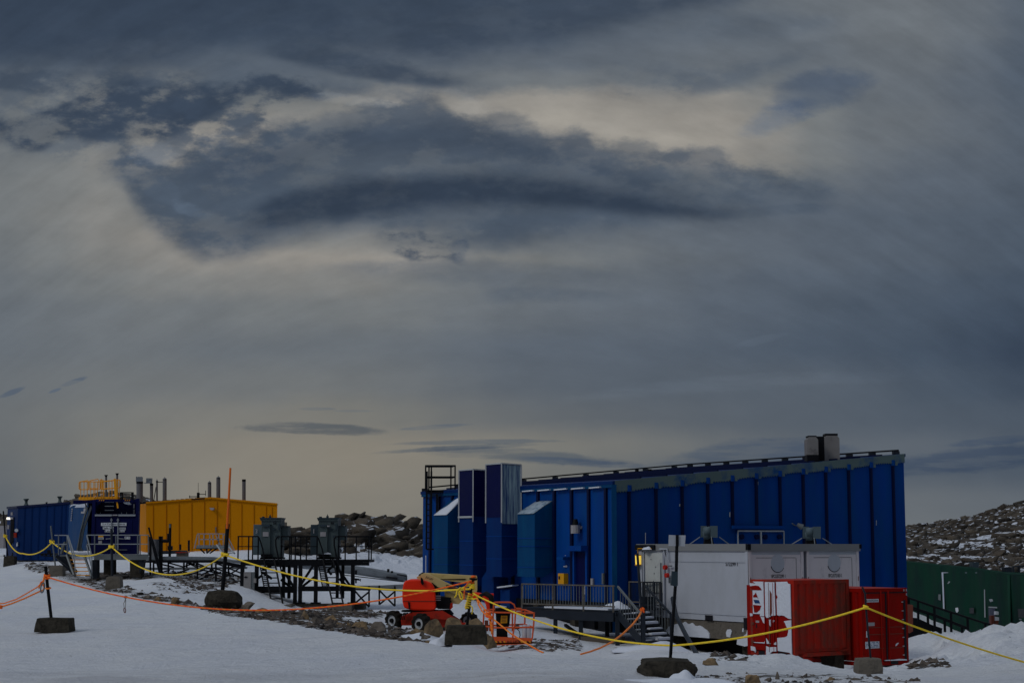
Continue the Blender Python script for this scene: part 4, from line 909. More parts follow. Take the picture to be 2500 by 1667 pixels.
b = MB(); b.bar(P(1345, 1560, 65.5), P(1440, 1560, 64.7), .3, .22); b.bar(P(1416, 1568, 64.5), P(1520, 1572, 63.8), .5, .5); b.bar(P(1506, 1590, 62.5), P(1600, 1588, 61.5), .6, .32); b.build('timber_footing', 'wood', DK)
# black sheets standing in for the shade under the building behind the deck
b = MB(); b.prism([LF(sL(1262), ZB + .2, .15), LF(sL(1262), -.55, .15), LF(.0, -.55, .15), LF(0, ZB + .2, .15)], nl * .06); b.build('shade_sheet', 'black', B)
b = MB(); b.prism([GF(0, ZB + .2, .09), GF(0, -.6, .09), GF(1, -.6, .09), GF(1, ZB + .2, .09)], ng * .06); b.build('shade_sheet', 'black', B)  # black sheet added along the gable foot as painted shade
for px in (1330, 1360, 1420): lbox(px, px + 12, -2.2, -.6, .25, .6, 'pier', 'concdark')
# stairs
tl, tr = pB + Vector((.12, 0, 0)), pC + Vector((.05, -.1, 0))
bl = P(1567, 1568, 61.2); br = P(1638, 1568, 62.4); br.z = bl.z
b = MB(); b.bar(tl - UP * .12, bl, .05, .30); b.build('stringer', 'dark', DK)
b = MB(); b.bar(tr - UP * .12, br, .05, .26); b.build('stringer', 'dark', DK)
ns_ = 6
for k in range(ns_):
    t = (k + .7) / ns_; l, r_ = tl.lerp(bl, t), tr.lerp(br, t); b = MB(); d = Vector((.10, -.26, 0))
    b.obox(l + Vector((.05, 0, 0)), (r_ - l) * .96, d, (0, 0, -.05)); st = b.build('tread', 'dark', DK)
    b = MB(); o = l.lerp(r_, .40 + .1 * (k % 2)); b.obox(o + UP * .002, (r_ - l) * (.54 - .1 * (k % 2)), d, (0, 0, .05 + .02 * (k % 3))); b.obox(l.lerp(r_, .1) + UP * .002, (r_ - l) * .25, d * .5, (0, 0, .03)); b.build('snow_layer', 'snow', st)
for (a, c, nm) in ((tl, bl, 'n'), (tr, br, 'f')):
    b = MB(); b.bar(a + UP * .88, c + UP * .98, .06, .07); b.build('handrail', 'galv' if nm == 'n' else 'dark', DK)
    b = MB(); b.bar(c - UP * .1, c + UP * .98, .08); b.build('newel', 'dark', DK)
    b = MB()
    for k in range(1, 9): o = a.lerp(c, k / 9); b.bar(o + UP * .05, o + UP * (.88 + .1 * k / 9), .022)
    b.build('bars', 'galv', DK)
b = MB(); b.bar(P(1572, 1490, 61.1), P(1572, 1572, 61.1), .11); b.build('newel', 'dark', DK)
b = MB(); b.box(pC.x - .1, pC.x + .5, pC.y + .5, pC.y + .55, ZD, ZD + .45); b.build('kick_plate', 'dark', DK)
mound(P(1590, 1588, 60.6), 1.4, .8, .35, 'snow_heap', DK, sd=3)
# slanting pole beside the stairs
sp_ = MB(); sp_.tube([P(1556, 1350, 63.4), P(1566, 1490, 63.2), P(1569, 1575, 63)], .05, 8); tag(sp_.build('leaning_pole', 'dark'), 'thin dark pole leaning against the left end of the white container', 'pole')

# ================================================================ WHITE CONTAINERS
K = P(1830, 1519, 61.4); zb = Z(1519, 61.4); zt = Z(1345.5, 61.4)
dL = Vector((-.525, .851, 0)).normalized(); dR = Vector((.851, .525, 0)).normalized()
K0 = Vector((K.x, K.y, 0))
def wcont(name, org, wd, ln, label, nums, grp, side_mat='white'):
    """org = near left foot corner; wd along dR (end wall), ln along dL (long wall)"""
    t = thing(name, label, 'container', (org.x, org.y, zb), grp)
    b = MB(); b.obox((org.x, org.y, zb), dR * wd, dL * ln, (0, 0, zt - zb)); b.build('shell', 'white', t)
    b = MB()
    o = Vector((org.x, org.y, zb)) - dL * .0
    # end wall lining with frame posts
    b.obox(o - dL * .012 + dR * .14 + UP * .1, dR * (wd - .28), dL * .02, UP * (zt - zb - .22)); e = b.build('end_wall', 'whitewarm', t)
    for q in (0, wd - .12): b = MB(); b.obox(o - dL * .03 + dR * q, dR * .12, dL * .06, UP * (zt - zb)); b.build('corner_post', 'whitewarm', t)
    b = MB(); b.obox(o - dL * .018 + dR * (wd - .36) + UP * .15, dR * .015, dL * .02, UP * (zt - zb - .4)); b.obox(o - dL * .018 + dR * .35 + UP * (zt - zb - .24), dR * (wd - .72), dL * .02, UP * .015); b.build('panel_seam', 'ink', e)
    # round blanking plate
    cc = o + dR * (wd * .52) + UP * (zt - zb - .43) - dL * .03; n = 28
    pts = [cc + dR * (math.cos(2 * math.pi * i / n) * .32) + UP * (math.sin(2 * math.pi * i / n) * .32) for i in range(n)]
    b = MB(); b.prism(pts, dL * .03); b.build('round_plate', 'white', t)
    pts = [cc + dL * .005 + dR * (math.cos(a) * .345) + UP * (math.sin(a) * .345) for a in np.linspace(R(200), R(330), 16)] + [cc + dL * .005 + dR * (math.cos(a) * .32) + UP * (math.sin(a) * .31) for a in np.linspace(R(330), R(200), 16)]
    b = MB(); b.prism(pts, dL * .025); b.build('plate_rim', 'ink', t)
    text('serial_number', nums, .13, o + dR * (wd * .53) + UP * (zt - zb - .90) - dL * .02, dR, UP, 'ink', t, .004, .66)
    for q in (.06, wd - .06): b = MB(); b.obox(o - dL * .035 + dR * (q - .01) + UP * (zt - zb - 1.1), dR * .03, dL * .01, UP * .16); b.build('hinge', 'rust', t)
    return t
W1 = wcont('white_container', K0, 2.60, 6.7, 'white container whose long side holds the dented door and lit yellow lamp', 'SPCU572299 1', 'white containers joined under one roof strip')
W2 = wcont('white_container', K0 + dR * 2.76, 2.60, 6.7, 'white container at the right end of the joined pair, above the right red container', 'SPCU572183 0', 'white containers joined under one roof strip')
o = Vector((K0.x, K0.y, zb)); nn = -dR
b = MB()
for q in (.01,): b.obox(o + dL * .0 + nn * .02, dL * .16, nn * .02, UP * (zt - zb)); b.obox(o + dL * 6.5 + nn * .02, dL * .2, nn * .02, UP * (zt - zb)); b.obox(o + dL * .16 + nn * .015 + UP * (zt - zb - .40), dL * 4.6, nn * .012, UP * .02); b.obox(o + dL * .16 + nn * .015 + UP * .22, dL * 5.2, nn * .015, UP * .03)
b.build('side_frame', 'white', W1)
text('serial_number', '572299 1', .15, o + dL * .95 + nn * .01 + UP * (zt - zb - .46), -dL, UP, 'ink', W1, .006, .70)
# door on the long side
dd = MB(); dd.obox(o + dL * 5.10 + nn * .04 + UP * .95, dL * 1.12, nn * .04, UP * 1.52); dr_ = dd.build('door', 'plate', W1)
dr_.data.materials.clear(); dr_.data.materials.append(mat('pale_grey_door_paint', (.50, .53, .52), .5, scale=2, c2=(.40, .42, .42), thr=(.5, .7)))
dd = MB(); dd.obox(o + dL * 4.98 + nn * .04 + UP * .0, dL * .06, nn * .07, UP * 2.5); dd.obox(o + dL * 6.30 + nn * .04, dL * .06, nn * .06, UP * 2.5); dd.build('door_frame', 'white', W1)
dd = MB(); dd.tube([o + dL * 5.16 + nn * .12 + UP * .9, o + dL * 5.16 + nn * .12 + UP * 2.1], .02, 6); dd.obox(o + dL * 5.9 + nn * .09 + UP * 1.0, dL * .3, nn * .05, UP * .05); dd.build('door_handle', 'galv', dr_)
for q, h in ((5.5, 1.9), (5.65, 1.35), (5.6, 1.65), (5.8, 2.2)): dd = MB(); dd.obox(o + dL * q + nn * .082 + UP * h, dL * .06, nn * .004, UP * .05); dd.build('dent_mark', 'galv', dr_)
lp = MB(); c = o + dL * 6.62 + nn * .14 + UP * 2.02; lp.tube([c, c + UP * .34], [.10, .11], 12); ll = lp.build('bulkhead_lamp', 'lampy', W1)
lp = MB(); lp.tube([c - UP * .05, c], .12, 12); lp.tube([c + UP * .34, c + UP * .38], .12, 12); lp.tube([c + UP * .38, c + UP * .62, c + UP * .62 - dL * .9], .018, 6); lp.build('lamp_cage', 'yellowbox', ll)
pt = MB(); pt.tube([o + dL * 5.2 + nn * .12 + UP * 2.62, o + dL * 4.72 + nn * .12 + UP * 2.62, o + dL * 4.70 + nn * .12 + UP * 2.2], .035, 8); pt.tube([o + dL * 5.0 + nn * .1 + UP * 2.6, o + dL * 4.85 + nn * .12 + UP * 2.3, o + dL * 4.82 + nn * .12 + UP * 2.0], .02, 6); pt.build('conduit', 'white', W1)
for h, dx_ in ((1.92, 0), (1.62, -.1)):
    f = MB(); c = o + dL * (4.78 + dx_) + nn * .12 + UP * h; f.tube([c, c + nn * .12], .09, 12); f.build('red_bell', 'redpl', W1)
f = MB(); f.obox(o + dL * 4.45 + nn * .1 + UP * 1.95, dL * .2, nn * .05, UP * .05); f.obox(o + dL * 4.62 + nn * .05 + UP * 1.32, dL * .06, nn * .06, UP * .22); f.build('bracket', 'galv', W1)
mound(o + dL * 6.0 + nn * .05 + UP * (zt - zb + .06), .28, .3, .14, 'snow_heap', W1, sd=2)
f = MB(); f.obox(o + dL * 2.1 + nn * .02 - UP * .0, dL * .42, nn * .03, UP * .18); f.build('fork_pocket', 'ink', W1); f = MB(); f.obox(o - dL * .04 + nn * .08 - UP * .25, dL * .16, nn * .1, UP * .42); f.build('corner_latch', 'ink', W1)
# shared roof edge strip + concrete sill
rs = thing('roof_cover', 'flat grey edged roof covering both white containers', 'roof', (K0.x, K0.y, zt))
b = MB(); hr = .27
q0 = Vector((K0.x, K0.y, zt)) - dL * .06 - dR * .06
b.obox(q0 + UP * .003, dR * 5.48, dL * 6.9, UP * hr); b.build('roof_slab', 'graycap', rs)
b = MB(); b.obox(q0 + UP * .05 - dL * .02 - dR * .02, dR * .14, dL * .14, UP * .22); b.obox(q0 + dR * 5.42 - dL * .01 + UP * .1, dR * .12, dL * .1, UP * .16); b.build('corner_clip', 'black', rs)
b = MB(); b.obox(q0 + dL * 5.6 + UP * .04 - dR * .03, dL * 1.3, -dR * .04, UP * .2); b.build('ice_edge', 'black', rs)
PL = thing('concrete_plinth', 'concrete beam with clinging snow under the white container', 'plinth', (K0.x, K0.y, zb - .7))
b = MB(); b.obox(Vector((K0.x, K0.y, zb - .66)) + dR * .05, dL * 5.2, dR * .5, UP * .63); b.build('beam', 'concrete', PL)
b = MB(); b.obox(Vector((K0.x, K0.y, zb - .5)) + dR * .3 + dL * .1, dR * 5.2, dL * .5, UP * .47); b.build('end_beam', 'concdark', PL)
b = MB(); b.obox(Vector((K0.x, K0.y, zb - 2.4)) + dR * 1.3 + dL * .9, dR * 3.9, dL * 5.0, UP * 2.35); b.build('void_shade_block', 'black', PL)  # black block added to stand in for the unlit space below the containers
for q in (.3, 4.6): b = MB(); b.obox(Vector((K0.x, K0.y, zb - 2.0)) + dR * .3 + dL * q, dL * .5, dR * .4, UP * 1.33); b.build('pier', 'concdark', PL)
rr2 = random.Random(3)
def patch_snow(org, du_, dv_, pts, th, par, name='snow_patch', m='snow'):
    b = MB(); nrm = Vector(du_).cross(Vector(dv_)).normalized(); b.prism([org + Vector(du_) * a + Vector(dv_) * c for a, c in pts], nrm * th); return b.build(name, m, par)
oo = Vector((K0.x, K0.y, zb - .66)) + dR * .045
def jag(x0, x1, base, top, n, amp):
    return [(x0, base)] + [(x0 + (x1 - x0) * i / n, top * math.sin(math.pi * (i + .5) / (n + 1)) ** .4 + rr2.uniform(-amp, amp)) for i in range(n + 1)] + [(x1, base)]
patch_snow(oo, -dL, UP, [(-a, c) for a, c in jag(2.35, 5.0, .0, .50, 18, .05)], .05, PL)
patch_snow(oo, -dL, UP, [(-1.35, .1), (-1.15, .08), (-1.05, .3), (-1.12, .38), (-1.3, .36), (-1.38, .25)], .03, PL)
patch_snow(oo, -dL, UP, [(-.75, -.15), (-.3, -.2), (-.02, -.15), (.02, .5), (-.08, .55), (-.2, .25), (-.45, .12), (-.7, .1)], .05, PL)
patch_snow(oo, -dL, UP, [(-.45, .33), (-.38, .30), (-.36, .42), (-.42, .45)], .03, PL)
# small hose on the left of the plinth
h_ = MB(); h_.tube([P(1642, 1460, 58), P(1650, 1500, 56), P(1672, 1545, 54), P(1692, 1580, 52), P(1703, 1600, 48), P(1706, 1622, 46)], .075, 8); tag(h_.build('flexible_hose', 'dark', smooth=True), 'dark grey hose curving from the white container down to the snow', 'hose')
# roof cowls
def cowl(px0, px1, y0, y1, Yc2, label):
    base = P((px0 + px1) / 2, 1329, Yc2); t = thing('exhaust_cowl', label, 'vent', base, 'exhaust cowls on the white container roof')
    wpx = (px1 - px0); f = lambda q: px0 + wpx * q
    c = MB(); c.slab([(f(.22), 1330), (f(.27), 1310), (f(.36), 1303), (f(.6), 1303), (f(.7), 1312), (f(.80), 1330)], Yc2 + .1, .5); c.build('stack', 'black', t)
    c = MB(); c.slab([(f(0), y0), (f(.36), y0), (f(.36), y0 + 8), (f(.3), y0 + 12), (f(.3), y1 - 6), (f(.2), y1), (f(0), y1)], Yc2 + .25, .04); c.build('wind_plate', 'transfl', t)
    c = MB(); c.slab([(f(.58), y0), (f(1), y0), (f(1), y1 + 1), (f(.58), y1)], Yc2 - .15, .04); c.build('wind_plate', 'transfl', t)
    a = P(f(.22), y0 + 14, Yc2 + .1); d2 = P(f(.60), y0 + 12, Yc2 - .0); c = MB(); c.tube([a, d2], .17, 16); c.tube([P(f(.38), y1 + 2, Yc2 + .2), P(f(.32), y0 + 14, Yc2 + .1)], .15, 12); c.build('elbow', 'transfl', t, smooth=True)
    c = MB(); c.bar(P(f(.62), y1 - 2, Yc2 - .2), P(f(.68), 1331, Yc2 - .2), .03); c.build('cable', 'galvl', t)
    c = MB(); c.bar(P(px0 - 2, y1 - 1, Yc2 + .2), P(px0 - 32, 1331, Yc2 + .2), .035); c.build('guy', 'galvl', t)
    c = MB(); c.bar(P(px1 + 4, y1 - 1, Yc2 + .2), P(px1 + 32, 1331, Yc2 + .2), .035); c.build('guy', 'galvl', t)
cowl(1711, 1752, 1283, 1311, 66.5, 'grey exhaust cowl with black base on the container roof, nearest the lamp door')
cowl(1960, 2004, 1285, 1314, 66.5, 'grey exhaust cowl with black base on the container roof, below the roof flues')

# ================================================================ RED CONTAINERS
def frame_box(t, o, a, c, H, m, mt):
    """container shell: o near foot corner, a / c horizontal edge vectors"""
    b = MB(); e = .05; an, cn = a.normalized(), c.normalized()
    b.obox(o + an * e + cn * e + UP * .14, a - an * 2 * e, c - cn * 2 * e, UP * (H - .2)); b.build('shell', m, t)
    for p in (o, o + a, o + c, o + a + c):
        b = MB(); sa = an if (p - o).dot(an) < a.length / 2 else -an; sc = cn if (p - o).dot(cn) < c.length / 2 else -cn
        b.obox(p, sa * .13, sc * .13, UP * H); b.build('corner_post', m, t)
    b = MB()
    for q in (0, H - .13):
        z = UP * (q + .004)
        b.obox(o + an * .13 + z, a - an * .26, cn * .1, UP * .12); b.obox(o + c + an * .13 + z, a - an * .26, -cn * .1, UP * .12)
        b.obox(o + cn * .13 + z, c - cn * .26, an * .1, UP * .12); b.obox(o + a + cn * .13 + z, c - cn * .26, -an * .1, UP * .12)
    b.build('frame_rail', m, t)
    b = MB(); b.obox(o + an * .06 + cn * .06 + UP * (H - .05), a - an * .12, c - cn * .12, UP * .045); b.build('roof', mt, t)
# left one (snow plastered doors)
n0 = P(1941.5, 1604.5, 53.0); H1 = Z(1415.5, 53.0) - n0.z
a1 = Vector((-1.16, 1.5, 0)); c1_ = Vector((2.02, 1.47, 0)); c1_ = c1_ * 1.0
RC1 = thing('red_container', 'faded red cube container with snow plastered doors, raised on blocks', 'container', n0, 'red containers on the right')
frame_box(RC1, n0, a1, c1_, H1, 'redfaded', 'redtop')
an, cn = a1.normalized(), c1_.normalized(); Wd, Ls = a1.length, c1_.length
# corrugated side wall (faces right)
b = MB(); k = 7; x = .14; step = (Ls - .28) / k; prof = []
for i in range(k):
    x0 = .14 + i * step; prof += [(x0, .0), (x0 + step * .30, .0), (x0 + step * .42, .055), (x0 + step * .88, .055)]
prof.append((Ls - .14, 0))
V = []; F = []
for (u_, d_) in prof: p = n0 + cn * u_ + an * (.045 - d_ * .9 + 0.01); V += [p + UP * .24, p + UP * (H1 - .13)]
F = [(2 * i, 2 * i + 2, 2 * i + 3, 2 * i + 1) for i in range(len(prof) - 1)]; b.add(V, F); b.build('side_wall', 'redfaded', RC1)
b = MB(); b.prism([n0 + cn * .13 + UP * .004, n0 + cn * .13 + UP * .2, n0 + cn * .45 + UP * .13, n0 + cn * .28 + UP * .02], an * .1); b.prism([n0 + cn * (Ls - .13) + UP * .004, n0 + cn * (Ls - .13) + UP * .2, n0 + cn * (Ls - .5) + UP * .13, n0 + cn * (Ls - .3) + UP * .02], an * .1); b.build('gusset', 'redfaded', RC1)
# the door wall lies along a1 from n0; D(u,v): u 0..1 from LEFT end to near corner, v up 0..1
def D(u, v, t=0.0): return n0 + a1 * (1 - u) + UP * (v * H1) - cn * t
for i, (u0, u1) in enumerate(((.06, .505), (.515, .94))):
    b = MB(); b.prism([D(u0, .07, -.03), D(u1, .07, -.03), D(u1, .95, -.03), D(u0, .95, -.03)], -cn * .05); b.build('door', 'red', RC1)
for u in (.36, .46, .63, .56):
    b = MB(); b.tube([D(u, .05, .05), D(u, .96, .05)], .020, 8); b.build('lock_rod', 'red' if u != .46 else 'rust', RC1)
for v in (.16, .40, .62, .84): b = MB(); b.prism([D(.045, v, .02), D(.10, v, .02), D(.10, v + .03, .02), D(.045, v + .03, .02)], -cn * .04); b.build('hinge', 'rust', RC1)
# decal of the wave-shaped badge on the left door: red dome and keel on white with a blue bar
def decal(pts, m, name, t=.022): b = MB(); b.prism([D(u, v, t) for u, v in pts], -cn * .006); b.build(name, m, RC1)
def dpx(x, y):   # photo crop coordinates of the door face -> (u, v)
    u = (x - 88) / (775 - 88); top = 130 + (170 - 130) * u; bot = 1370 + (1420 - 1370) * u; return u, 1 - (y - top) / (bot - top)
def dp(*xy): return [dpx(x, y) for x, y in xy]
white = [dp((105,195),(200,205),(150,170),(320,178),(328,330),(150,315),(110,250)),
         dp((150,315),(325,330),(330,745),(262,745),(262,708),(150,700)),
         dp((345,185),(495,195),(505,735),(460,740),(440,735),(425,750),(395,770),(365,772),(345,740)),
         dp((520,190),(690,190),(700,220),(738,235),(742,800),(700,790),(640,745),(600,735),(560,740),(530,730)),
         dp((630,830),(742,815),(742,1080),(745,1370),(720,1360),(710,1340),(530,1310),(525,1100),(640,1090),(680,1070),(700,985),(665,910),(650,860)),
         dp((270,755),(330,760),(335,870),(310,850),(290,800)), dp((395,805),(425,800),(425,915),(405,885)), dp((460,815),(485,810),(470,880)),
         dp((105,1230),(170,1245),(185,1310),(175,1340),(165,1310),(108,1300)), dp((350,1100),(400,1180),(420,1195),(360,1195)), dp((350,1230),(390,1250),(505,1245),(508,1320),(440,1320),(400,1365),(345,1370)),
         dp((155,1165),(315,1170),(335,1140),(335,1190),(158,1175)), dp((460,1200),(508,1160),(508,1215),(480,1210)), dp((100,690),(145,700),(140,735),(105,740))]
for i, pl in enumerate(white):
    b = MB(); b.prism([D(u, v, .030) for u, v in pl], -cn * .035); b.build('snow_crust', 'snow', RC1, bevel=.008)
for pl, m in ((dp((110,245),(200,235),(250,245),(285,285),(298,318),(150,312)), 'red'), (dp((205,350),(185,385),(160,400),(165,432),(230,435),(243,458)), 'red'), (dp((165,470),(250,478),(270,532),(190,530)), 'inkblue'), (dp((160,552),(288,570),(265,640),(215,682),(175,680)), 'red'),
              (dp((425,320),(455,380),(455,690),(435,740),(420,735)), 'rust'), (dp((535,400),(545,440),(530,470),(522,440)), 'red')):
    b = MB(); b.prism([D(u, v, .066) for u, v in pl], -cn * .006); b.build('door_marking', m, RC1)
decal(dp((180,810),(235,815),(235,850),(180,845)), 'plate', 'small_plate'); decal(dp((182,870),(200,870),(200,930),(182,930)), 'ink', 'small_plate')
for u in (.25, .70): b = MB(); b.prism([D(u - .07, .0, .004), D(u + .07, .0, .004), D(u + .07, .055, .004), D(u - .07, .055, .004)], -cn * .01); b.build('fork_pocket', 'ink', RC1)
b = MB(); b.prism([D(.62, .045, .02), D(.97, .02, .02), D(.97, .035, .02), D(.62, .062, .02)], -cn * .03); b.build('door_sill', 'ink', RC1)
# blocks beneath
for o2, nm in ((n0 + cn * .1 + an * .15, 'left'), (n0 + cn * (Ls - .55) + an * .15, 'right'), (n0 + a1 * .8, 'rear')):
    b = MB(); b.obox(o2 - UP * .55 + Vector((0, 0, 0)), an * .6, cn * .4, UP * .54); ob = b.build('support_block', 'concdark')
    tag(ob, {'left': 'dark block under the near corner of the snow plastered red container', 'right': 'dark block under the right end of the snow plastered red container', 'rear': 'dark block under the left door edge of the snow plastered red container'}[nm], 'block', 'blocks under the red container')
# right one
n2 = P(2107, 1626, 54.0); H2 = Z(1436, 54.0) - n2.z
a2 = Vector((1.69, 1.0, 0)); c2_ = Vector((-1.0, 1.69, 0)).normalized() * 5.8
RC2 = thing('red_container', 'bright red container with clean doors, standing right of the snow plastered one', 'container', n2, 'red containers on the right')
frame_box(RC2, n2, a2, c2_, H2, 'red', 'redtop')
A2, C2 = a2.normalized(), c2_.normalized(); W2_ = a2.length
def E(u, v, t=0.0): return n2 + a2 * u + UP * (v * H2) - C2 * t
for (u0, u1) in ((.06, .505), (.515, .93)):
    b = MB(); b.prism([E(u0, .075, -.04), E(u1, .075, -.04), E(u1, .945, -.04), E(u0, .945, -.04)], -C2 * .06); dr2 = b.build('door', 'red', RC2)
    b = MB()
    for v in (.22, .40, .49): b.prism([E(u0 + .03, v, .021), E(u1 - .05, v, .021), E(u1 - .05, v + .008, .021), E(u0 + .03, v + .008, .021)], -C2 * .006)
    b.build('door_ridge', 'rust', dr2)
for u in (.40, .56): b = MB(); b.tube([E(u, .04, .05), E(u, .97, .05)], .022, 8); b.build('lock_rod', 'red', RC2)
b = MB(); b.prism([E(.50, .07, .022), E(.525, .07, .022), E(.525, .94, .022), E(.50, .94, .022)], -C2 * .02); b.build('door_gasket', 'ink', RC2)
b = MB(); b.prism([E(.05, .935, .022), E(.95, .935, .022), E(.95, .948, .022), E(.05, .948, .022)], -C2 * .02); b.build('door_header_gap', 'ink', RC2)
b = MB(); b.prism([E(.895, .05, .022), E(.94, .05, .022), E(.94, .84, .022), E(.895, .84, .022)], -C2 * .02); b.build('side_gap', 'ink', RC2)
for k in range(7): v = .12 + k * .115; b = MB(); b.prism([E(.86, v, .022), E(.89, v, .022), E(.89, v + .012, .022), E(.86, v + .012, .022)], -C2 * .03); b.build('hinge_pin', 'plate', RC2)
def stick(u0, u1, v0, v1, m, name='sticker', t=.022): b = MB(); b.prism([E(u0, v0, t), E(u1, v0, t), E(u1, v1, t), E(u0, v1, t)], -C2 * .004); return b.build(name, m, RC2)
stick(.06, .36, .822, .862, 'label', 'number_label'); text('container_number', 'MARE92004', .06, E(.21, .842, .027), A2, UP, 'ink', RC2, .003, .52)
stick(.09, .26, .515, .56, 'plate'); stick(.075, .135, .37, .45, 'label')
stick(.05, .35, .225, .315, 'label', 'data_label')
rr = random.Random(5)
for r_i in range(4):
    b = MB(); u = .06; b.prism([E(.06, .2445 + r_i * .02, .0275), E(.335, .2445 + r_i * .02, .0275), E(.335, .2455 + r_i * .02, .0275), E(.06, .2455 + r_i * .02, .0275)], -C2 * .003)
    while u < .33:
        w_ = rr.uniform(.008, .02)
        if rr.random() < .72: b.prism([E(u, .24 + r_i * .02, .028), E(u + w_, .24 + r_i * .02, .028), E(u + w_, .25 + r_i * .02, .028), E(u, .25 + r_i * .02, .028)], -C2 * .003)
        u += w_ + .008
    b.build('small_print', 'inkblue', RC2)
b = MB(); b.prism([E(.70, .245, .022), E(.72, .25, .022), E(.77, .285, .022), E(.75, .285, .022), E(.71, .27, .022)], -C2 * .02); b.build('snow_patch', 'snow', RC2)
b = MB(); b.prism([E(.45, .062, .0), E(.93, .055, .0), E(.92, .07, .0), E(.78, .078, .0), E(.66, .07, .0), E(.47, .072, .0)], -C2 * .07); b.build('snow_line', 'snow', RC2)
for u in (.68,): b = MB(); b.prism([E(u - .08, .01, .004), E(u + .08, .01, .004), E(u + .08, .05, .004), E(u - .08, .05, .004)], -C2 * .01); b.build('fork_pocket', 'ink', RC2)
V = []; prof = []
for i in range(16): x0 = .14 + i * .35; prof += [(x0, 0), (x0 + .1, 0), (x0 + .15, .05), (x0 + .28, .05)]
b = MB()
for (u_, d_) in prof: p = n2 + C2 * u_ + A2 * (.05 - d_); V += [p + UP * .14, p + UP * (H2 - .13)]
b.add(V, [(2 * i, 2 * i + 2, 2 * i + 3, 2 * i + 1) for i in range(len(prof) - 1)]); b.build('side_wall', 'red', RC2)
for u, v in ((.93, .955), (.985, .955), (.985, .90)): b = MB(); b.prism([E(u - .012, v, .003), E(u + .012, v, .003), E(u + .008, v + .03, .003), E(u - .008, v + .03, .003)], -C2 * .005); b.build('casting_slot', 'plate', RC2)
# ================================================================ TRANSFORMER PLATFORM
YT = 78.0
TP = thing('transformer_platform', 'black steel frame platform with railings and ladders carrying two transformers', 'platform', P(740, 1472, YT))
zd = Z(1366, YT); zbm = Z(1436, YT); zg = Z(1473, YT); dep = 3.0
def X(px, Y=YT): return XX(px, Y, 1400)
b = MB(); b.box(X(588), X(901), YT, YT + dep, zd - .12, zd); b.build('deck', 'black', TP)
b = MB(); b.box(X(588), X(901), YT - .02, YT + .1, zd - .26, zd - .122); b.box(X(596), X(870), YT + dep - .1, YT + dep, zd - .26, zd - .122); b.build('deck_beam', 'black', TP)
for px in (591, 626, 720.5, 733, 771, 861): b = MB(); b.box(X(px) - .085, X(px) + .085, YT, YT + .17, zg, zd - .12); b.build('leg', 'black', TP)
for px in (672, 686, 808, 822): b = MB(); b.box(X(px) - .07, X(px) + .07, YT + dep - .2, YT + dep, zg + .15, zd - .12); b.build('leg', 'black', TP)
b = MB(); b.box(X(596), X(722), YT + .02, YT + .15, zbm - .12, zbm + .10); b.box(X(728), X(862), YT + .02, YT + .15, zbm - .12, zbm + .10); b.box(X(596), X(716), YT + .18, YT + .6, zbm - .2, zbm - .121); b.build('middle_beam', 'black', TP)
for (p, q, yo) in (((767, 1376), (731, 1432), .05), ((770, 1406), (737, 1432), 1.5), ((690, 1389), (717, 1432), .05), ((686, 1414), (716, 1438), 1.5), ((826, 1388), (858, 1434), .05), ((828, 1412), (856, 1438), 1.5), ((822, 1374), (800, 1392), 1.5), ((800, 1392), (810, 1402), 1.5), ((668, 1377), (640, 1390), 1.5), ((640, 1396), (664, 1412), 1.5), ((628, 1412), (640, 1404), .05)):
    b = MB(); b.bar(P(*p, YT + yo), P(*q, YT + yo), .11); b.build('brace', 'black', TP)
b = MB(); b.box(X(586), X(880), YT - .1, YT + .4, zg - .12, zg - .001); b.build('base_beam', 'concdark', TP)
for (x0, x1) in ((628, 709), (797, 857)):
    b = MB(); b.box(X(x0, 76), X(x1, 76), 76.4, 77.8, Z(1498, 76), Z(1477, 76)); ft = b.build('footing', 'concrete', TP)
b = MB(); b.box(X(857), X(888), YT + .5, YT + 1.6, zg - .5, zg - .02); b.build('footing', 'concrete', TP)
for px in (591, 626, 733, 771, 861): b = MB(); b.box(X(px) - .22, X(px) + .22, YT - .12, YT + .3, zg, zg + .06); b.build('base_plate', 'black', TP)
zr = Z(1309, YT); zm_ = Z(1333.5, YT)
def rail_seg(x0, x1, posts, Y=YT):
    b = MB(); b.box(X(x0), X(x1), Y, Y + .05, zr - .03, zr + .03); b.box(X(x0), X(x1), Y, Y + .04, zm_ - .02, zm_ + .02); b.build('handrail', 'black', TP)
    for px in posts: b = MB(); b.box(X(px) - .03, X(px) + .03, Y, Y + .06, zd - .02, zr); b.build('rail_post', 'black', TP)
rail_seg(578, 630, (580, 605.5, 629)); rail_seg(684, 774, (686, 706, 720, 733, 747, 773)); rail_seg(824, 901, (826, 842, 869, 900))
rail_seg(590, 895, (592, 690, 790, 893), YT + dep - .1)
# ladders with looping handrails
def ladder(x0t, x1t, x0b, x1b, yt, yb, Yt_, Yb_, n, name='ladder', m='black', w_=.10):
    ld = MB(); a, c = P(x0t, yt, Yt_), P(x0b, yb, Yb_); a2_, c2 = P(x1t, yt, Yt_), P(x1b, yb, Yb_)
    ld.bar(a, c, w_ * .6, w_ * 1.6, up=(0, 1, 0)); ld.bar(a2_, c2, w_ * .6, w_ * 1.6, up=(0, 1, 0)); l0 = ld.build(name, m, TP)
    ld = MB()
    for k in range(n): t = (k + .5) / n; ld.bar(a.lerp(c, t), a2_.lerp(c2, t), .05)
    ld.build('rungs', m, l0); return l0
ladder(645, 670, 664, 692, 1366, 1480, YT - .1, YT - 1.1, 9); ladder(789, 813, 813, 839, 1366, 1478, YT - .1, YT - 1.1, 9)
ladder(634, 646, 645, 658, 1376, 1434, YT + 1.2, YT + .9, 13, w_=.07); ladder(777, 789, 787, 799, 1374, 1431, YT + 1.2, YT + .9, 13, w_=.07)
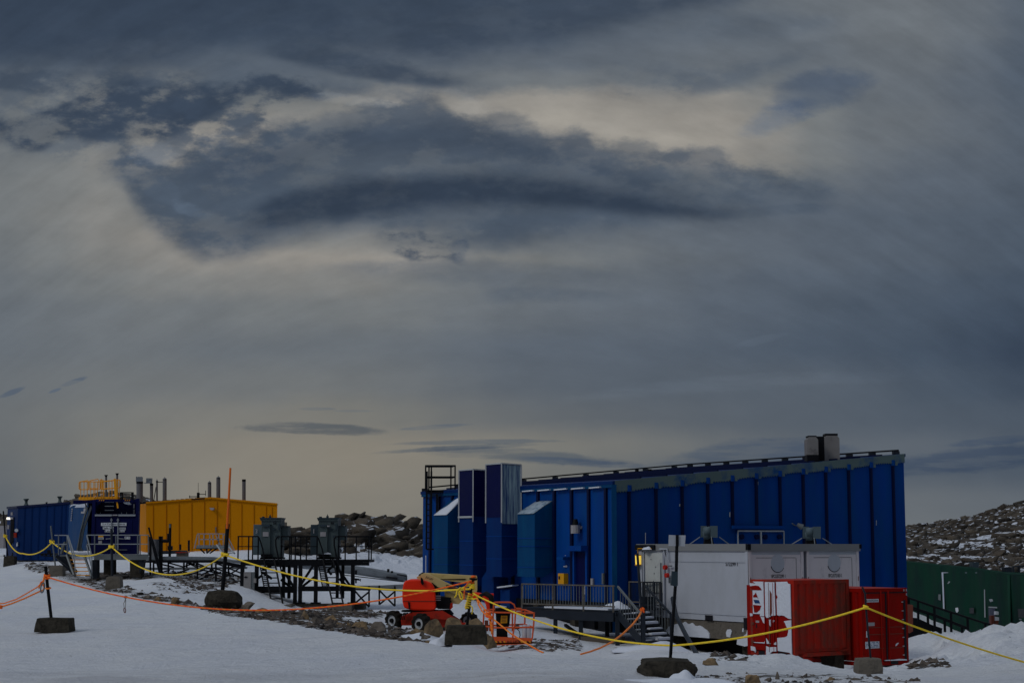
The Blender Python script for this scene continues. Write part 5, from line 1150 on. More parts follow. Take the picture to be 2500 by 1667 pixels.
for (pts) in (((629, 1309), (633, 1313), (641, 1338), (646, 1368)), ((774, 1310), (777, 1313), (786, 1338), (792, 1366)),
              ((684, 1309), (677, 1310), (673, 1317), (673.5, 1332), (681, 1368), (690, 1408), (691.5, 1430), (688, 1434)), ((826, 1309), (820, 1309), (816, 1315), (816, 1330), (823, 1366), (832, 1405), (834, 1430))):
    ld = MB(); ld.tube([P(a, c, YT - .15 - .012 * i) for i, (a, c) in enumerate(pts)], .035, 8); ld.build('grab_rail', 'black', TP)
gc = MB(); gc.pxbox(594.5, 612, 1396, 1439, YT - .25, .45); cb = gc.build('cabinet', 'cab', TP)
gc = MB(); gc.pxbox(612.2, 621, 1396, 1439.5, YT - .22, .4); gc.build('cabinet_side', 'plate', cb); cb.children[0].data.materials[0] = MT['galv']
gc = MB(); gc.slab([(595, 1408), (600, 1405.5), (605, 1408), (600, 1411)], YT - .27, .02); gc.build('warning_mark', 'ink', cb)
gc = MB(); gc.pxbox(619, 625, 1411, 1422, YT - .3, .15); gc.build('small_box', 'cab', TP)
for (x, y, rx_) in ((622, 1442, 16), (622, 1442, 11), (623, 1441, 8)):
    for q in (-1, 1):
        gc = MB(); gc.tube([P(x + q * rx_, y, YT - .1), P(x + q * rx_ * .95, y + 12, YT - .2), P(x + q * rx_ * .6, y + 21 + rx_ * .1, YT - .25), P(x, y + 24 + rx_ * .15, YT - .25)], .05, 6); gc.build('cable_loop', 'rubber', TP)
# transformers
def transformer(x, Yt2, label, grp, lcab, plate_lamp):
    t = thing('transformer', label, 'transformer', P(x, 1362, Yt2), grp)
    def bx(name, a, c, y0, y1, yo, th, m, par=t, bev=0.0): q = MB(); q.pxbox(x + a, x + c, y0, y1, Yt2 + yo, th); return q.build(name, m, par, bevel=bev)
    body = bx('tank', -24, 24, 1268, 1360, .2, 1.3, 'transf', bev=.02)
    bx('lid', -26.5, 26.5, 1263, 1265.5, .1, 1.5, 'transfd')
    q = MB(); q.slab([(x - 26, 1265.6), (x + 26, 1265.6), (x + 24, 1271), (x - 24, 1271)], Yt2 + .15, 1.4); q.build('lid_flange', 'transf', t)
    bx('front_panel', -20, -2, 1282, 1358, .08, .12, 'transf', body); bx('plate', -19, -5, 1298, 1309, .05, .03, 'plate', body)
    q = MB(); q.slab([(x - 24, 1280), (x + 1, 1280), (x - 6, 1285), (x - 20, 1285)], Yt2 + .0, .2); q.build('canopy', 'transfd', body)
    bx('radiator', 18, 22, 1277, 1293, .12, .08, 'transfd', body)
    for dx_ in (7, 11.5): bx('gauge', dx_, dx_ + 2, 1274, 1279, .16, .04, 'ink', body)
    bx('gauge_bracket', 3, 12, 1290, 1293, .1, .1, 'transfd', body); bx('side_latch', 12, 19, 1306, 1312, .14, .06, 'transfd', body)
    bx('left_cabinet', -43, -22, 1280, 1354, .4, .9, lcab, bev=.02); bx('right_cabinet', 24, 43, 1284.5, 1318, .5, .8, 'transf'); bx('cabinet_lid', 23.5, 44, 1283, 1284.5, .45, .9, 'transfd')
    q = MB(); q.tube([P(x - 18, 1263, Yt2 + .6), P(x - 18, 1260.5, Yt2 + .6)], .07, 8); q.tube([P(x - 1, 1263, Yt2 + .6), P(x - 1, 1259, Yt2 + .6)], .06, 8); q.tube([P(x - 1, 1259, Yt2 + .6), P(x - 1, 1255, Yt2 + .6)], .02, 6); q.build('bushing', 'transfd', t)
    bx('base_skid', -26, 26, 1360, 1364.5, .1, 1.4, 'black')
    bx('drip_tray', -24, 3, 1352, 1358, -.15, .25, 'black')
    return t
T1 = transformer(660.5, YT + .5, 'grey green transformer with pale left cabinet, in front of the yellow building', 'transformers on the platform', 'transfl', False)
T2 = transformer(800.5, YT + .5, 'grey green transformer with dark left cabinet, in front of the rocky outcrop', 'transformers on the platform', 'transfd', True)
text('figure_three', '3', .20, P(626, 1296, YT + .85), (1, 0, 0), UP, 'plate', T1, .006); text('figure_one', '1', .20, P(766, 1296, YT + .85), (1, 0, 0), UP, 'plate', T2, .006)
b = MB(); b.slab([(785, 1352), (800, 1348), (806, 1350), (808, 1352.5)], YT + .3, .2); b.build('snow_cap', 'snow', T2)
b = MB(); b.tube([P(802.5, 1282, YT + .5), P(802.5, 1285.5, YT + .5)], .07, 8); b.build('lamp', 'plate', T2)

# ================================================================ BOOM LIFT
YL = 65.0
BL = thing('boom_lift', 'orange red articulated boom lift with folded cream arm, lowered cage beside the blue building', 'boom lift', P(1050, 1538, YL))
def sl_(pts, Y, th, name, m, par=BL, bev=0.0, smooth=False): q = MB(); q.slab(pts, Y, th); return q.build(name, m, par, bevel=bev, smooth=smooth)
hood = sl_([(985, 1424), (988, 1418), (996, 1415), (1020, 1414), (1040, 1417), (1054, 1423), (1060, 1434), (1063, 1455), (1064, 1480), (1062, 1488), (1050, 1490), (1010, 1489), (990, 1485), (985, 1480), (982, 1465), (982, 1440)], YL - 1.0, 1.9, 'hood', 'liftred', bev=.10)
sl_([(984, 1466), (1064, 1466), (1064, 1467.2), (984, 1467.2)], YL - 1.02, .03, 'hood_seam', 'rust', hood)
sl_([(996, 1468), (1001, 1470), (1001, 1486), (998, 1486)], YL - 1.03, .04, 'hood_vent', 'rubber', hood)
sl_([(1054, 1421), (1066, 1430), (1068, 1456), (1100, 1458), (1098, 1486), (1070, 1486), (1062, 1480)], YL - .7, 1.3, 'engine_bay', 'rubber')
sl_([(1096, 1475), (1104, 1470), (1105, 1482), (1099, 1488)], YL - .6, .5, 'tail_light_block', 'liftred')
text('door_mark', 'III', .22, P(1069, 1459, YL - .73), (0, 0, 1), (-1, 0, 0), 'plate', BL, .004)
def whl(px, py, r, Yw, wd, hub=True, sa=.35):
    c = P(px, py, Yw); t = MB(); n = 44; V = []; F = []
    ax = Vector((math.sin(sa), math.cos(sa), 0)); ex = Vector((math.cos(sa), -math.sin(sa), 0))
    prof = [(.55, 0), (.80, -.02), (.93, .03), (1.0, .12), (1.02, .35), (1.02, .65), (1.0, .88), (.93, .97), (.55, 1)]
    for i in range(n):
        a = 2 * math.pi * i / n; lug = 1.0 if (i % 4) in (0, 1) else .90
        for (rr_, w0) in prof:
            rad = r * rr_ * (lug if rr_ > .9 else 1); tw = a + (.0 if w0 < .5 else .10)
            V.append(c + ax * (w0 * wd) + ex * math.cos(tw) * rad + UP * math.sin(tw) * rad)
    m = len(prof)
    for i in range(n):
        for j in range(m - 1): F.append((i * m + j, i * m + j + 1, ((i + 1) % n) * m + j + 1, ((i + 1) % n) * m + j))
    wl_ = None
    w0 = bpy.data.objects.new('wheel', None); COL.objects.link(w0); w0.parent = BL; ORI[w0.name] = ORI[BL.name]
    t.add(V, F); t.build('tyre', 'tire', w0)
    if hub:
        q = MB(); q.tube([c + ax * .05, c + ax * (wd * .9)], r * .60, 24); q.build('rim', 'rim', w0)
        q = MB(); q.tube([c - ax * .03, c + ax * .06], [r * .20, r * .24], 16); q.build('hub', 'rubber', w0)
whl(955, 1514, .37, YL - .6, .36, sa=.65); whl(1021, 1522, .385, YL - 1.7, .36, sa=.65); whl(1140, 1516, .36, YL + 1.2, .36, sa=.5); whl(1078, 1524, .36, YL + .2, .34, sa=.5)
sl_([(978, 1505), (1000, 1496), (1060, 1493), (1090, 1496), (1125, 1518), (1125, 1528), (1060, 1532), (1035, 1526), (980, 1526)], YL - .8, 1.4, 'chassis', 'chassis', bev=.02)
sl_([(1006, 1494), (1080, 1490), (1110, 1508), (1090, 1512), (1010, 1504)], YL - 1.0, .5, 'chassis_deck', 'chassis')
q = MB(); q.tube([P(1025, 1492, YL - .1), P(1025, 1488, YL - .1)], .7, 24); q.slabs = None; q.build('turntable', 'rubber', BL)
sl_([(1060, 1491), (1096, 1489), (1106, 1500), (1090, 1502), (1062, 1497)], YL - .6, 1.2, 'axle_cover', 'rubber')
for k in range(3): q = MB(); q.tube([P(979 + k * 4, 1512, YL - .9), P(981 + k * 4, 1500, YL - .95), P(988 + k * 4, 1495, YL - .9)], .02, 6); q.build('hydraulic_hose', 'rubber', BL)
sl_([(1112, 1519), (1140, 1519), (1128, 1530)], YL - 1.4, .1, 'wheel_flap', 'chassis')
# arms
sl_([(1022, 1402), (1028, 1398), (1040, 1398), (1164, 1405), (1165, 1412), (1165, 1440), (1158, 1462), (1150, 1462), (1146, 1424), (1060, 1413)], YL - .1, .45, 'upper_boom', 'tan', bev=.015)
sl_([(1060, 1413), (1138, 1412), (1134, 1415), (1075, 1413.5)], YL - .13, .04, 'boom_slot', 'rubber')
sl_([(1017, 1408), (1024, 1404), (1034, 1408), (1035, 1416), (1020, 1414)], YL - .3, .5, 'hinge', 'tan')
sl_([(1022, 1402), (1030, 1397), (1034, 1397), (1026, 1406), (1022, 1410)], YL - .2, .5, 'hinge_cap', 'rubber')
lb = sl_([(1026, 1402), (1036, 1398.5), (1046, 1400), (1128, 1440), (1150, 1450), (1166, 1452), (1166, 1462), (1150, 1466), (1108, 1448), (1050, 1425), (1030, 1412)], YL - .55, .4, 'lower_boom', 'tan', bev=.015)
text('boom_lettering', 'JLG LIFT', .10, P(1048, 1411.5, YL - .56), (1, 0, -.42), (.42, 0, 1), 'ink', BL, .006, .30)
sl_([(1085, 1443), (1108, 1448), (1132, 1462), (1120, 1474), (1098, 1472), (1086, 1460)], YL - .35, .5, 'tower_boom', 'tan')
q = MB(); q.tube([P(1089, 1431, YL - .65), P(1112, 1434, YL - .65)], .06, 10); q.build('cylinder_mount', 'rubber', BL)
q = MB(); q.tube([P(1100, 1431, YL - .68), P(1148, 1452, YL - .68)], .055, 10); q.build('hydraulic_cylinder', 'rust', BL)
sl_([(1027, 1408), (1032, 1412), (1035, 1424), (1031, 1428), (1027, 1422)], YL - 1.1, .1, 'mirror', 'rubber')
sl_([(1097, 1462), (1103, 1467), (1100, 1470)], YL - .6, .05, 'hook', 'rubber')
# jib to the cage
YJ = 61.5
q = MB(); q.bar(P(1160, 1452, YL - .6), P(1190, 1458, YJ + 1), .18, .22); q.build('fly_arm', 'liftred', BL)
sl_([(1178, 1455), (1192, 1452), (1198, 1470), (1202, 1492), (1190, 1492), (1186, 1476)], YJ, .35, 'jib', 'liftred')
sl_([(1196, 1448), (1205, 1448), (1206, 1480), (1204, 1494), (1198, 1494), (1200, 1470)], YJ + .1, .3, 'jib_plate', 'liftred')
q = MB(); q.tube([P(1168, 1466, YJ + .6), P(1176, 1454, YJ + .4), P(1188, 1449, YJ), P(1199, 1456, YJ - .1), P(1202, 1480, YJ - .1), P(1203, 1494, YJ)], .10, 8); q.build('cable_bundle', 'rubber', BL, smooth=True)
# cage
YK = 58.5
def cg(px, py, back=0.0): p = P(px, py, YK); return p + Vector((-.15 * back, back, 0))
kx0, kx1 = 1203, 1305
CG = bpy.data.objects.new('cage', None); COL.objects.link(CG); CG.parent = BL; ORI[CG.name] = ORI[BL.name]
q = MB()
def seg(*pts, r=.028): q.tube([Vector(p) for p in pts], r, 6)
bk = 1.1
FR = lambda px, py: P(px, py, YK)
BKP = lambda px, py: P(px, py, YK + bk)
seg(FR(1203, 1554), FR(1204, 1498), FR(1206, 1470), FR(1209, 1469.5), FR(1246, 1469.5), FR(1255, 1475), FR(1259, 1486), FR(1257, 1520), FR(1251, 1558))
seg(FR(1206, 1494), FR(1304, 1496)); seg(FR(1304, 1494), FR(1303, 1525), FR(1299, 1560)); seg(FR(1205, 1531.5), FR(1301, 1530.5))
seg(FR(1257, 1484.5), FR(1272, 1485), FR(1274.5, 1488), FR(1273, 1493), FR(1258, 1495)); 
seg(BKP(1182, 1488), BKP(1206, 1487), BKP(1282, 1488)); seg(BKP(1282, 1488), FR(1304, 1496)); seg(BKP(1182, 1488), FR(1206, 1494)); seg(BKP(1182, 1488), BKP(1179, 1530)); seg(BKP(1282, 1488), BKP(1281, 1525)); seg(BKP(1179, 1527), FR(1205, 1531.5)); seg(BKP(1281, 1523), FR(1301, 1530)); seg(BKP(1179, 1527), BKP(1281, 1523)); seg(BKP(1197, 1490), BKP(1196, 1540)); seg(BKP(1251, 1490), BKP(1251, 1540))
q.build('guard_rail', 'liftor', CG)
q = MB(); q.prism([FR(1202, 1553), FR(1300, 1557), FR(1299, 1571), FR(1206, 1575)], (0, .04, 0)); q.prism([FR(1205, 1572), FR(1299, 1570), BKP(1281, 1560), BKP(1180, 1560)], (0, 0, .05)); q.prism([FR(1203, 1557), FR(1203, 1573), BKP(1180, 1561), BKP(1180, 1548)], (.04, 0, 0)); kp = q.build('kick_board', 'liftor', CG)
for k, px in enumerate([1209, 1214, 1219, 1224, 1229, 1266, 1271, 1276, 1281, 1286, 1291, 1296]):
    q = MB(); q.prism([FR(px, 1563.5), FR(px + 2.6, 1563.5), FR(px + 5.0, 1568), FR(px + 2.4, 1568)], (0, -.006, 0)); q.build('hazard_stripe', 'ink' if k % 2 else 'yellowbox', kp)
text('cage_lettering', 'JLG LIFT', .10, P(1252, 1566, YK - .004), (1, 0, .04), (.1, 0, 1), 'ink', CG, .006, .42)
q = MB(); q.slab([(1210, 1496), (1246, 1496), (1244, 1525), (1238, 1535), (1240, 1560), (1212, 1560), (1212, 1530)], YK + .35, .3); q.build('control_console', 'rubber', CG)
q = MB(); q.slab([(1209, 1484), (1240, 1482), (1250, 1490), (1250, 1497), (1209, 1497)], YK + .2, .4); q.build('control_box', 'rubber', CG)
q = MB(); q.slab([(1208, 1481), (1222, 1477.5), (1236, 1480.5), (1237, 1482.5), (1209, 1483)], YK + .25, .3); q.build('snow_cap', 'snow', CG)
q = MB(); q.slab([(1223, 1502), (1239, 1502), (1238, 1520), (1222, 1521)], YK + .33, .02); st = q.build('yellow_sticker', 'yellowbox', CG)
q = MB(); 
for k in range(4): q.slab([(1225, 1505 + k * 3.6), (1236, 1505 + k * 3.6), (1236, 1506.4 + k * 3.6), (1225, 1506.4 + k * 3.6)], YK + .326, .004)
q.build('small_print', 'rust', st)
q = MB(); q.pxbox(1257, 1268, 1523, 1535, YK + .4, .15); so_ = q.build('socket_box', 'rubber', CG)
for px in (1260, 1265): q = MB(); q.tube([P(px, 1527, YK + .38), P(px, 1527, YK + .41)], .022, 8); q.build('socket', 'plate', so_)
q = MB(); q.tube([P(1263, 1535, YK + .4), P(1268, 1540, YK + .35), P(1270, 1550, YK + .3), P(1268, 1556, YK + .3)], .015, 6); q.build('cable', 'rubber', CG)
for px in (1280.5, 1291): q = MB(); q.tube([P(px, 1558, YK + .4), P(px, 1526, YK + .4), P(px, 1524, YK + .4)], [.076, .076, .04], 14); q.build('white_tube', 'label', CG)
q = MB(); q.slab([(1183, 1514), (1192, 1514), (1192, 1540), (1184, 1540)], YK + .8, .2); q.build('tool_box', 'rust', CG)

# ================================================================ FUEL TANK CONTAINER + PLATFORM (left)
YF = 84.0
FT = thing('fuel_tank', 'dark blue fuel tank container with white stickers, in front of the yellow building', 'tank', P(280, 1352, YF))
def X4(px): return XX(px, YF, 1300)
zf0, zf1 = Z(1352, YF), Z(1219, YF)
b = MB(); b.box(X4(223), X4(231), YF, YF + .18, zf0, zf1); b.build('corner_post', 'navy', FT)
b = MB(); b.box(X4(330), X4(337.5), YF, YF + .18, zf0, zf1 + .05); b.build('corner_post', 'navy', FT)
b = MB(); b.box(X4(231), X4(330), YF + .02, YF + .2, Z(1225, YF), zf1 + .02); b.build('top_rail', 'navy', FT)
sk = Vector((-1.5, 5.8, 0))
b = MB(); b.obox((X4(231), YF + 1.0, zf0), (X4(330) - X4(231), 0, 0), sk * .85, UP * (zf1 - .05 - zf0)); b.obox((X4(223), YF + .19, zf0), (X4(231) - X4(223), 0, 0), sk, UP * (zf1 - zf0)); b.obox((X4(330), YF + .19, zf0), (X4(337.5) - X4(330), 0, 0), sk, UP * (zf1 - zf0)); b.build('shell', 'navy', FT)
b = MB(); b.box(X4(231), X4(330), YF + .05, YF + 1.0, zf0, Z(1254, YF)); dr3 = b.build('door', 'navy', FT)
b = MB(); b.box(X4(244), X4(322), YF + .03, YF + .055, Z(1342, YF), Z(1266, YF)); b.build('door_panel', 'navy', dr3)
b = MB(); b.box(X4(231), X4(272), YF - .05, YF + .05, Z(1259.5, YF), Z(1255.2, YF)); b.box(X4(288), X4(330), YF - .05, YF + .05, Z(1259.5, YF), Z(1255.2, YF)); b.build('door_header_bar', 'galvl', FT)
b = MB(); b.box(X4(274), X4(286), YF - .06, YF + .04, Z(1258.5, YF), Z(1255.5, YF)); b.build('warning_label', 'plate', FT)
for px in (272, 288): b = MB(); b.tube([P(px, 1266, YF - .04), P(px, 1342, YF - .04)], .03, 8); b.tube([P(px - 2, 1270, YF - .05), P(px, 1265, YF - .05), P(px + 2, 1270, YF - .05)], .03, 6); b.tube([P(px, 1314, YF - .06), P(px + (-14 if px < 280 else 14), 1315, YF - .06)], .02, 6); b.build('lock_rod', 'galvl', dr3)
b = MB()
for y_ in (1225.5, 1235, 1245): b.bar(P(256, y_, YF + .5), P(278, y_, YF + .5), .04)
b.build('step_rungs', 'galvl', FT)
for px in (236, 245, 297, 309): b = MB(); b.tube([P(px, 1250, YF + .5), P(px, 1255, YF + .5)], .02, 6); b.build('pin', 'galvl', FT)
b = MB(); b.slab([(300, 1226), (312, 1224), (318, 1230), (316, 1232), (306, 1230)], YF + .6, .3); b.build('snow_patch', 'snow', FT)
for y0, y1 in ((1230, 1240), (1243, 1254)): b = MB(); b.pxbox(325, 328.5, y0, y1, YF + .9, .05); b.build('sight_strip', 'plate', FT)
for px in (241, 246, 251, 304, 309, 314): b = MB(); b.slab([(px, 1222.2), (px + 2.2, 1219.4), (px + 4, 1219.4), (px + 1.8, 1222.2)], YF - .01, .02); b.build('hazard_stripe', 'yrail', FT)
def sticker(x0, x1, y0, y1, s, m='label', hh=.62):
    b = MB(); b.pxbox(x0, x1, y0, y1, YF - .005, .03); o = b.build('sticker', m, dr3)
    if s: text('lettering', s, (y1 - y0) * YF / 4130 * hh * 1.12, P((x0 + x1) / 2, (y0 + y1) / 2, YF - .006), (1, 0, 0), UP, 'ink', o, .004, (x1 - x0) * YF / 4130 * .9)
sticker(246.5, 308.5, 1275.5, 1283, '2 x Compartments'); sticker(251, 277, 1284.5, 1291.5, 'Safe Fill'); sticker(256, 277, 1292.5, 1298.5, 'Level'); sticker(288, 306.5, 1287, 1293.5, '13200'); sticker(290.5, 304, 1294, 1298.5, 'litres')
sticker(239.5, 252.5, 1311, 1316.5, 'DIESEL'); sticker(240, 252, 1306.8, 1310.8, None, 'yellowbox'); sticker(304, 317.5, 1309, 1315.5, 'JET A1'); sticker(240, 248.5, 1319.5, 1327.5, None, 'plate')
b = MB(); b.pxbox(290, 310, 1341, 1342, YF - .03, .03); b.build('sill_strip', 'galvl', dr3)
# neighbouring light blue shipping container
SCN = thing('shipping_container', 'light blue shipping container with white wave marking, left of the dark fuel tank', 'container', P(190, 1347, YF + 1))
b = MB(); zc0, zc1 = Z(1344, YF + 1), Z(1228, YF + 1); pL, pR = P(165, 1344, YF + 4), P(212, 1344, YF + 1)
b.prism([Vector((pR.x, pR.y, zc0)), Vector((pL.x, pL.y, zc0)), Vector((pL.x + 1.2, pL.y + 3, zc0)), Vector((pR.x + .5, pR.y + 4, zc0))], (0, 0, zc1 - zc0)); b.build('shell', 'tanklight', SCN)
b = MB(); b.prism([Vector((pL.x - .05, pL.y + 1, zc0)), Vector((pL.x + .9, pL.y + 1.0, zc0)), Vector((pL.x + .9, pL.y + 3, zc0)), Vector((pL.x - .05, pL.y + 3, zc0))], (0, 0, zc1 - zc0 + .25)); b.build('frame', 'navy', SCN); b = MB(); b.box(X4(165), X4(226), YF + 4.2, YF + 7, zc1 - .3, zc1 + .22); b.build('top_frame', 'navy', SCN)
dC = (pL - pR).normalized(); nC = Vector((dC.y, -dC.x, 0)); nC = nC if nC.y < 0 else -nC; LC = (pL - pR).length
def SCp(px, py, t): k_ = (212 - px) / 47; p = pR.lerp(pL, k_) + nC * t; return Vector((p.x, p.y, Z(py, p.y)))
for pts, m in (([(168, 1238), (171, 1232), (178, 1230), (190, 1231), (205, 1229), (210.5, 1227), (210, 1233), (205, 1238), (180, 1238.5), (184, 1233), (176, 1233.5)], 'bluew'), ([(172.5, 1241), (175.5, 1241), (173.5, 1271), (171, 1271)], 'plate'), ([(202.5, 1240), (207, 1240), (207, 1253), (196, 1253), (196, 1248.5), (202, 1248)], 'plate')):
    b = MB(); b.prism([SCp(a, c, .012) for a, c in pts], nC * .01); b.build('white_marking', m, SCN)
b = MB()
for k in range(6): b.prism([SCp(172 + (-.25 * k / 2), 1244 + k * 4.4, .025), SCp(175, 1244 + k * 4.4, .025), SCp(174.8, 1246.6 + k * 4.4, .025), SCp(172.2, 1246.6 + k * 4.4, .025)], nC * .004)
b.build('serial_marks', 'inkblue', SCN)
b = MB(); b.slab([(207, 1228), (214, 1240), (208, 1258), (196, 1300), (190, 1340), (186, 1344), (195, 1300), (203, 1262), (209, 1243)], YF + .6, .15); b.slab([(222, 1232), (224, 1240), (206, 1290), (198, 1335), (203, 1345), (190, 1345), (200, 1290)], YF + .7, .1); tag(b.build('frosted_chute', 'galv'), 'frosted steel chute leaning down between light blue container and fuel tank', 'chute')
# yellow guardrail on the tank roof
YR = YF + .3
GR = thing('guardrail_platform', 'yellow railed walkway on top of the fuel tank container', 'walkway', P(240, 1219, YR))
b = MB(); b.slab([(192, 1213), (290, 1212), (291, 1217.5), (192, 1220)], YR, 1.4); b.build('toe_board', 'yrail', GR)
b = MB()
def loop(x0, x1, y0, y1, y0r=None, Y=YR, r=.022):
    y0r = y0 if y0r is None else y0r; b.tube([P(x0, y1 - 2, Y), P(x0, y0 + 2, Y), P(x0 + 2, y0, Y), P(x1 - 2, y0r, Y), P(x1, y0r + 2, Y), P(x1, y1 - 2, Y), P(x1 - 2, y1, Y), P(x0 + 2, y1, Y), P(x0, y1 - 2, Y)], r, 6)
loop(193, 216, 1175.5, 1194.5, 1172.5); loop(194, 244.5, 1175.5, 1194.5, 1175.5, YR + .1); loop(218, 241, 1173, 1192, 1169, YR + 1.2); loop(245, 249.5, 1169.5, 1194, None, YR + .6); loop(280, 294, 1171, 1190, None, YR + .4)
b.tube([P(246, 1176, YR), P(280, 1172, YR)], .03, 6); b.tube([P(246, 1194, YR), P(280, 1191, YR)], .03, 6); b.build('rail_loop', 'yrail', GR)
for px in (197, 205, 213, 221.5, 229, 232, 237.5, 247, 251.5, 254, 266, 273.5, 281, 291):
    b = MB(); b.tube([P(px, 1216, YR), P(px, 1170 + (6 if px < 245 else 1), YR)], .020, 6); b.build('stanchion', 'yrail', GR)
b = MB(); b.bar(P(280, 1168, YR - .1), P(283, 1219, YR - .1), .10, .06); b.bar(P(286, 1172, YR - .1), P(286, 1219, YR - .1), .05); b.bar(P(285.5, 1224, YR - .2), P(288, 1240, YR - .2), .07); b.build('gate_post', 'yrail', GR)
BK = thing('roof_basket', 'small black railed basket on the right end of the fuel tank roof', 'basket', P(310, 1221, YF + .8))
b = MB()
for (x, yo) in ((295, 0), (299, 1), (325, 0), (322, 1)): b.bar(P(x, 1221, YF + yo), P(x, 1202, YF + yo), .06)
for y_ in (1202, 1214): b.bar(P(295, y_, YF), P(325, y_, YF), .05); b.bar(P(299, y_, YF + 1), P(322, y_, YF + 1), .05); b.bar(P(295, y_, YF), P(299, y_, YF + 1), .05); b.bar(P(325, y_, YF), P(322, y_, YF + 1), .05)
b.build('frame', 'black', BK)
for px, yt, lab in ((259, 1159, 'grey vent pipe with black funnel top, shorter one behind the yellow railed walkway'), (286, 1155, 'grey vent pipe with black funnel top, taller one behind the yellow railed walkway')):
    t = thing('vent_pipe', lab, 'pipe', P(px, 1215, YF + 2), 'vent pipes on the fuel tank'); b = MB(); b.tube([P(px, 1218, YF + 2), P(px, yt + 5, YF + 2)], .055, 8); b.build('pipe', 'stack', t); b = MB(); b.tube([P(px, yt + 5, YF + 2), P(px, yt + 3, YF + 2), P(px, yt, YF + 2)], [.05, .06, .10], 10); b.build('funnel', 'black', t)
# steel access platform
YA = 82.5
AP = thing('access_platform', 'grey steel platform with yellow treaded stairs in front of the fuel tank', 'platform', P(250, 1405, YA))
def X5(px, Y=YA): return XX(px, Y, 1350)
b = MB(); b.box(X5(230), X5(361), YA, YA + .2, Z(1366, YA), Z(1353, YA)); b.box(X5(220), X5(361), YA + .2, YA + 3, Z(1356, YA), Z(1353, YA)); b.box(X5(133), X5(232), YA + 1.0, YA + 3.2, Z(1358, YA), Z(1354, YA)); b.build('deck', 'galv', AP)
b = MB(); b.bar(P(136, 1356, YA + .4), P(176, 1385, YA + .8), .16); b.build('bracing', 'dark', AP); b = MB(); b.bar(P(140, 1362, YA + .8), P(180, 1400, YA + 1), .14); b.bar(P(167, 1352, YA), P(167, 1366, YA), .1); b.build('bracing', 'dark', AP); b = MB(); b.slab([(140, 1356), (170, 1356), (185, 1398), (172, 1392)], YA + 1.6, .3); b.build('stair_base', 'dark', AP)
for (x0, x1, y_) in ((212, 362, 1305.5), (212, 362, 1327.5), (133, 164, 1306), (133, 164, 1328)):
    b = MB(); b.bar(P(x0, y_, YA), P(x1, y_, YA), .045); b.build('handrail', 'galvl', AP)
for px in (231, 273, 283, 336, 342, 362, 143, 164): b = MB(); b.bar(P(px, 1354, YA), P(px, 1305, YA), .05); b.build('rail_post', 'galv', AP)
for (p, q, m) in (((164, 1356), (182, 1405), 'galv'), ((206, 1356), (224, 1408), 'galv')):
    b = MB(); b.bar(P(*p, YA - .1), P(*q, YA - 1.0), .07, .2, up=(0, 1, 0)); b.build('stair_stringer', m, AP)
for k, y_ in enumerate((1365, 1374, 1383.5, 1393, 1402.5)): b = MB(); l = P(168 + k * 3, y_, YA - .2 - k * .16); r_ = P(208 + k * 3.2, y_, YA - .2 - k * .16); b.obox(l, r_ - l, (0, .24, 0), (0, 0, -.035)); b.build('tread', 'yrail', AP)
for (p, q) in (((166, 1306), (181, 1352)), ((181, 1352), (184, 1402)), ((212, 1306), (224, 1358)), ((224, 1358), (224, 1405)), ((164, 1306), (179, 1362)), ((212, 1330), (222, 1380))):
    b = MB(); b.bar(P(*p, YA - .3), P(*q, YA - .7), .045); b.build('stair_rail', 'galvl', AP)
for (x0, x1, y1, Yq, m) in ((222, 235, 1412, YA + .1, 'dark'), (253, 276, 1402, YA + 1.5, 'concdark'), (317, 344, 1408, YA + .2, 'concdark')):
    b = MB(); b.slab([(x0, 1366), (x1 + (5 if x0 > 300 else 0), 1366), (x1, y1), (x0, y1)], Yq, .7); b.build('pier', m, AP)
b = MB(); b.slab([(338, 1367), (352, 1367), (348, 1382), (341, 1400)], YA + .1, .3); b.build('bracket', 'dark', AP)
b = MB(); b.slab([(150, 1330), (156, 1322), (159, 1321), (158, 1326), (150, 1352), (146, 1352)], YA + 1.2, .3); b.build('winch', 'galv', AP)

# ================================================================ FAR BLUE BUILDING (left edge)
YQ = 116.0
FB = thing('blue_building', 'long low dark blue building with mushroom roof vents at the left edge', 'building', P(90, 1345, YQ))
def fbp(px, py, Yv): return P(px, py, Yv)
c0_, c1q, c2q = P(15, 1343, YQ + 6), P(40, 1345, YQ), P(168, 1340, YQ - 3)
ztL, ztC, ztR = Z(1239, YQ + 6), Z(1237, YQ), Z(1227, YQ - 3)
b = MB()
for (a, ta, c, tc_) in ((c0_, ztL, c1q, ztC), (c1q, ztC, c2q, ztR)):
    b.add([(a.x, a.y, a.z - .6), (c.x, c.y, a.z - .6), (c.x, c.y, tc_), (a.x, a.y, ta)], [(0, 1, 2, 3)])
b.add([(c2q.x, c2q.y, c1q.z - .6), (c2q.x - 4.5, c2q.y + 14, c1q.z - .6), (c2q.x - 4.5, c2q.y + 14, ztR), (c2q.x, c2q.y, ztR)], [(0, 1, 2, 3)])
b.build('wall', 'farblue', FB)
b = MB(); b.add([(c0_.x, c0_.y, ztL), (c1q.x, c1q.y - .1, ztC), (c2q.x, c2q.y - .1, ztR), (c2q.x - 4.5, c2q.y + 14, ztR), (c0_.x + 3, c0_.y + 14, ztL)], [(0, 1, 2, 3, 4)]); rfq = b.build('roof', 'bluedark', FB)
b = MB(); b.bar((c1q.x, c1q.y - .06, ztC), (c2q.x, c2q.y - .06, ztR), .12, .14); b.bar((c0_.x, c0_.y - .06, ztL), (c1q.x, c1q.y - .06, ztC), .12, .14); b.build('roof_trim', 'bluedark', FB)
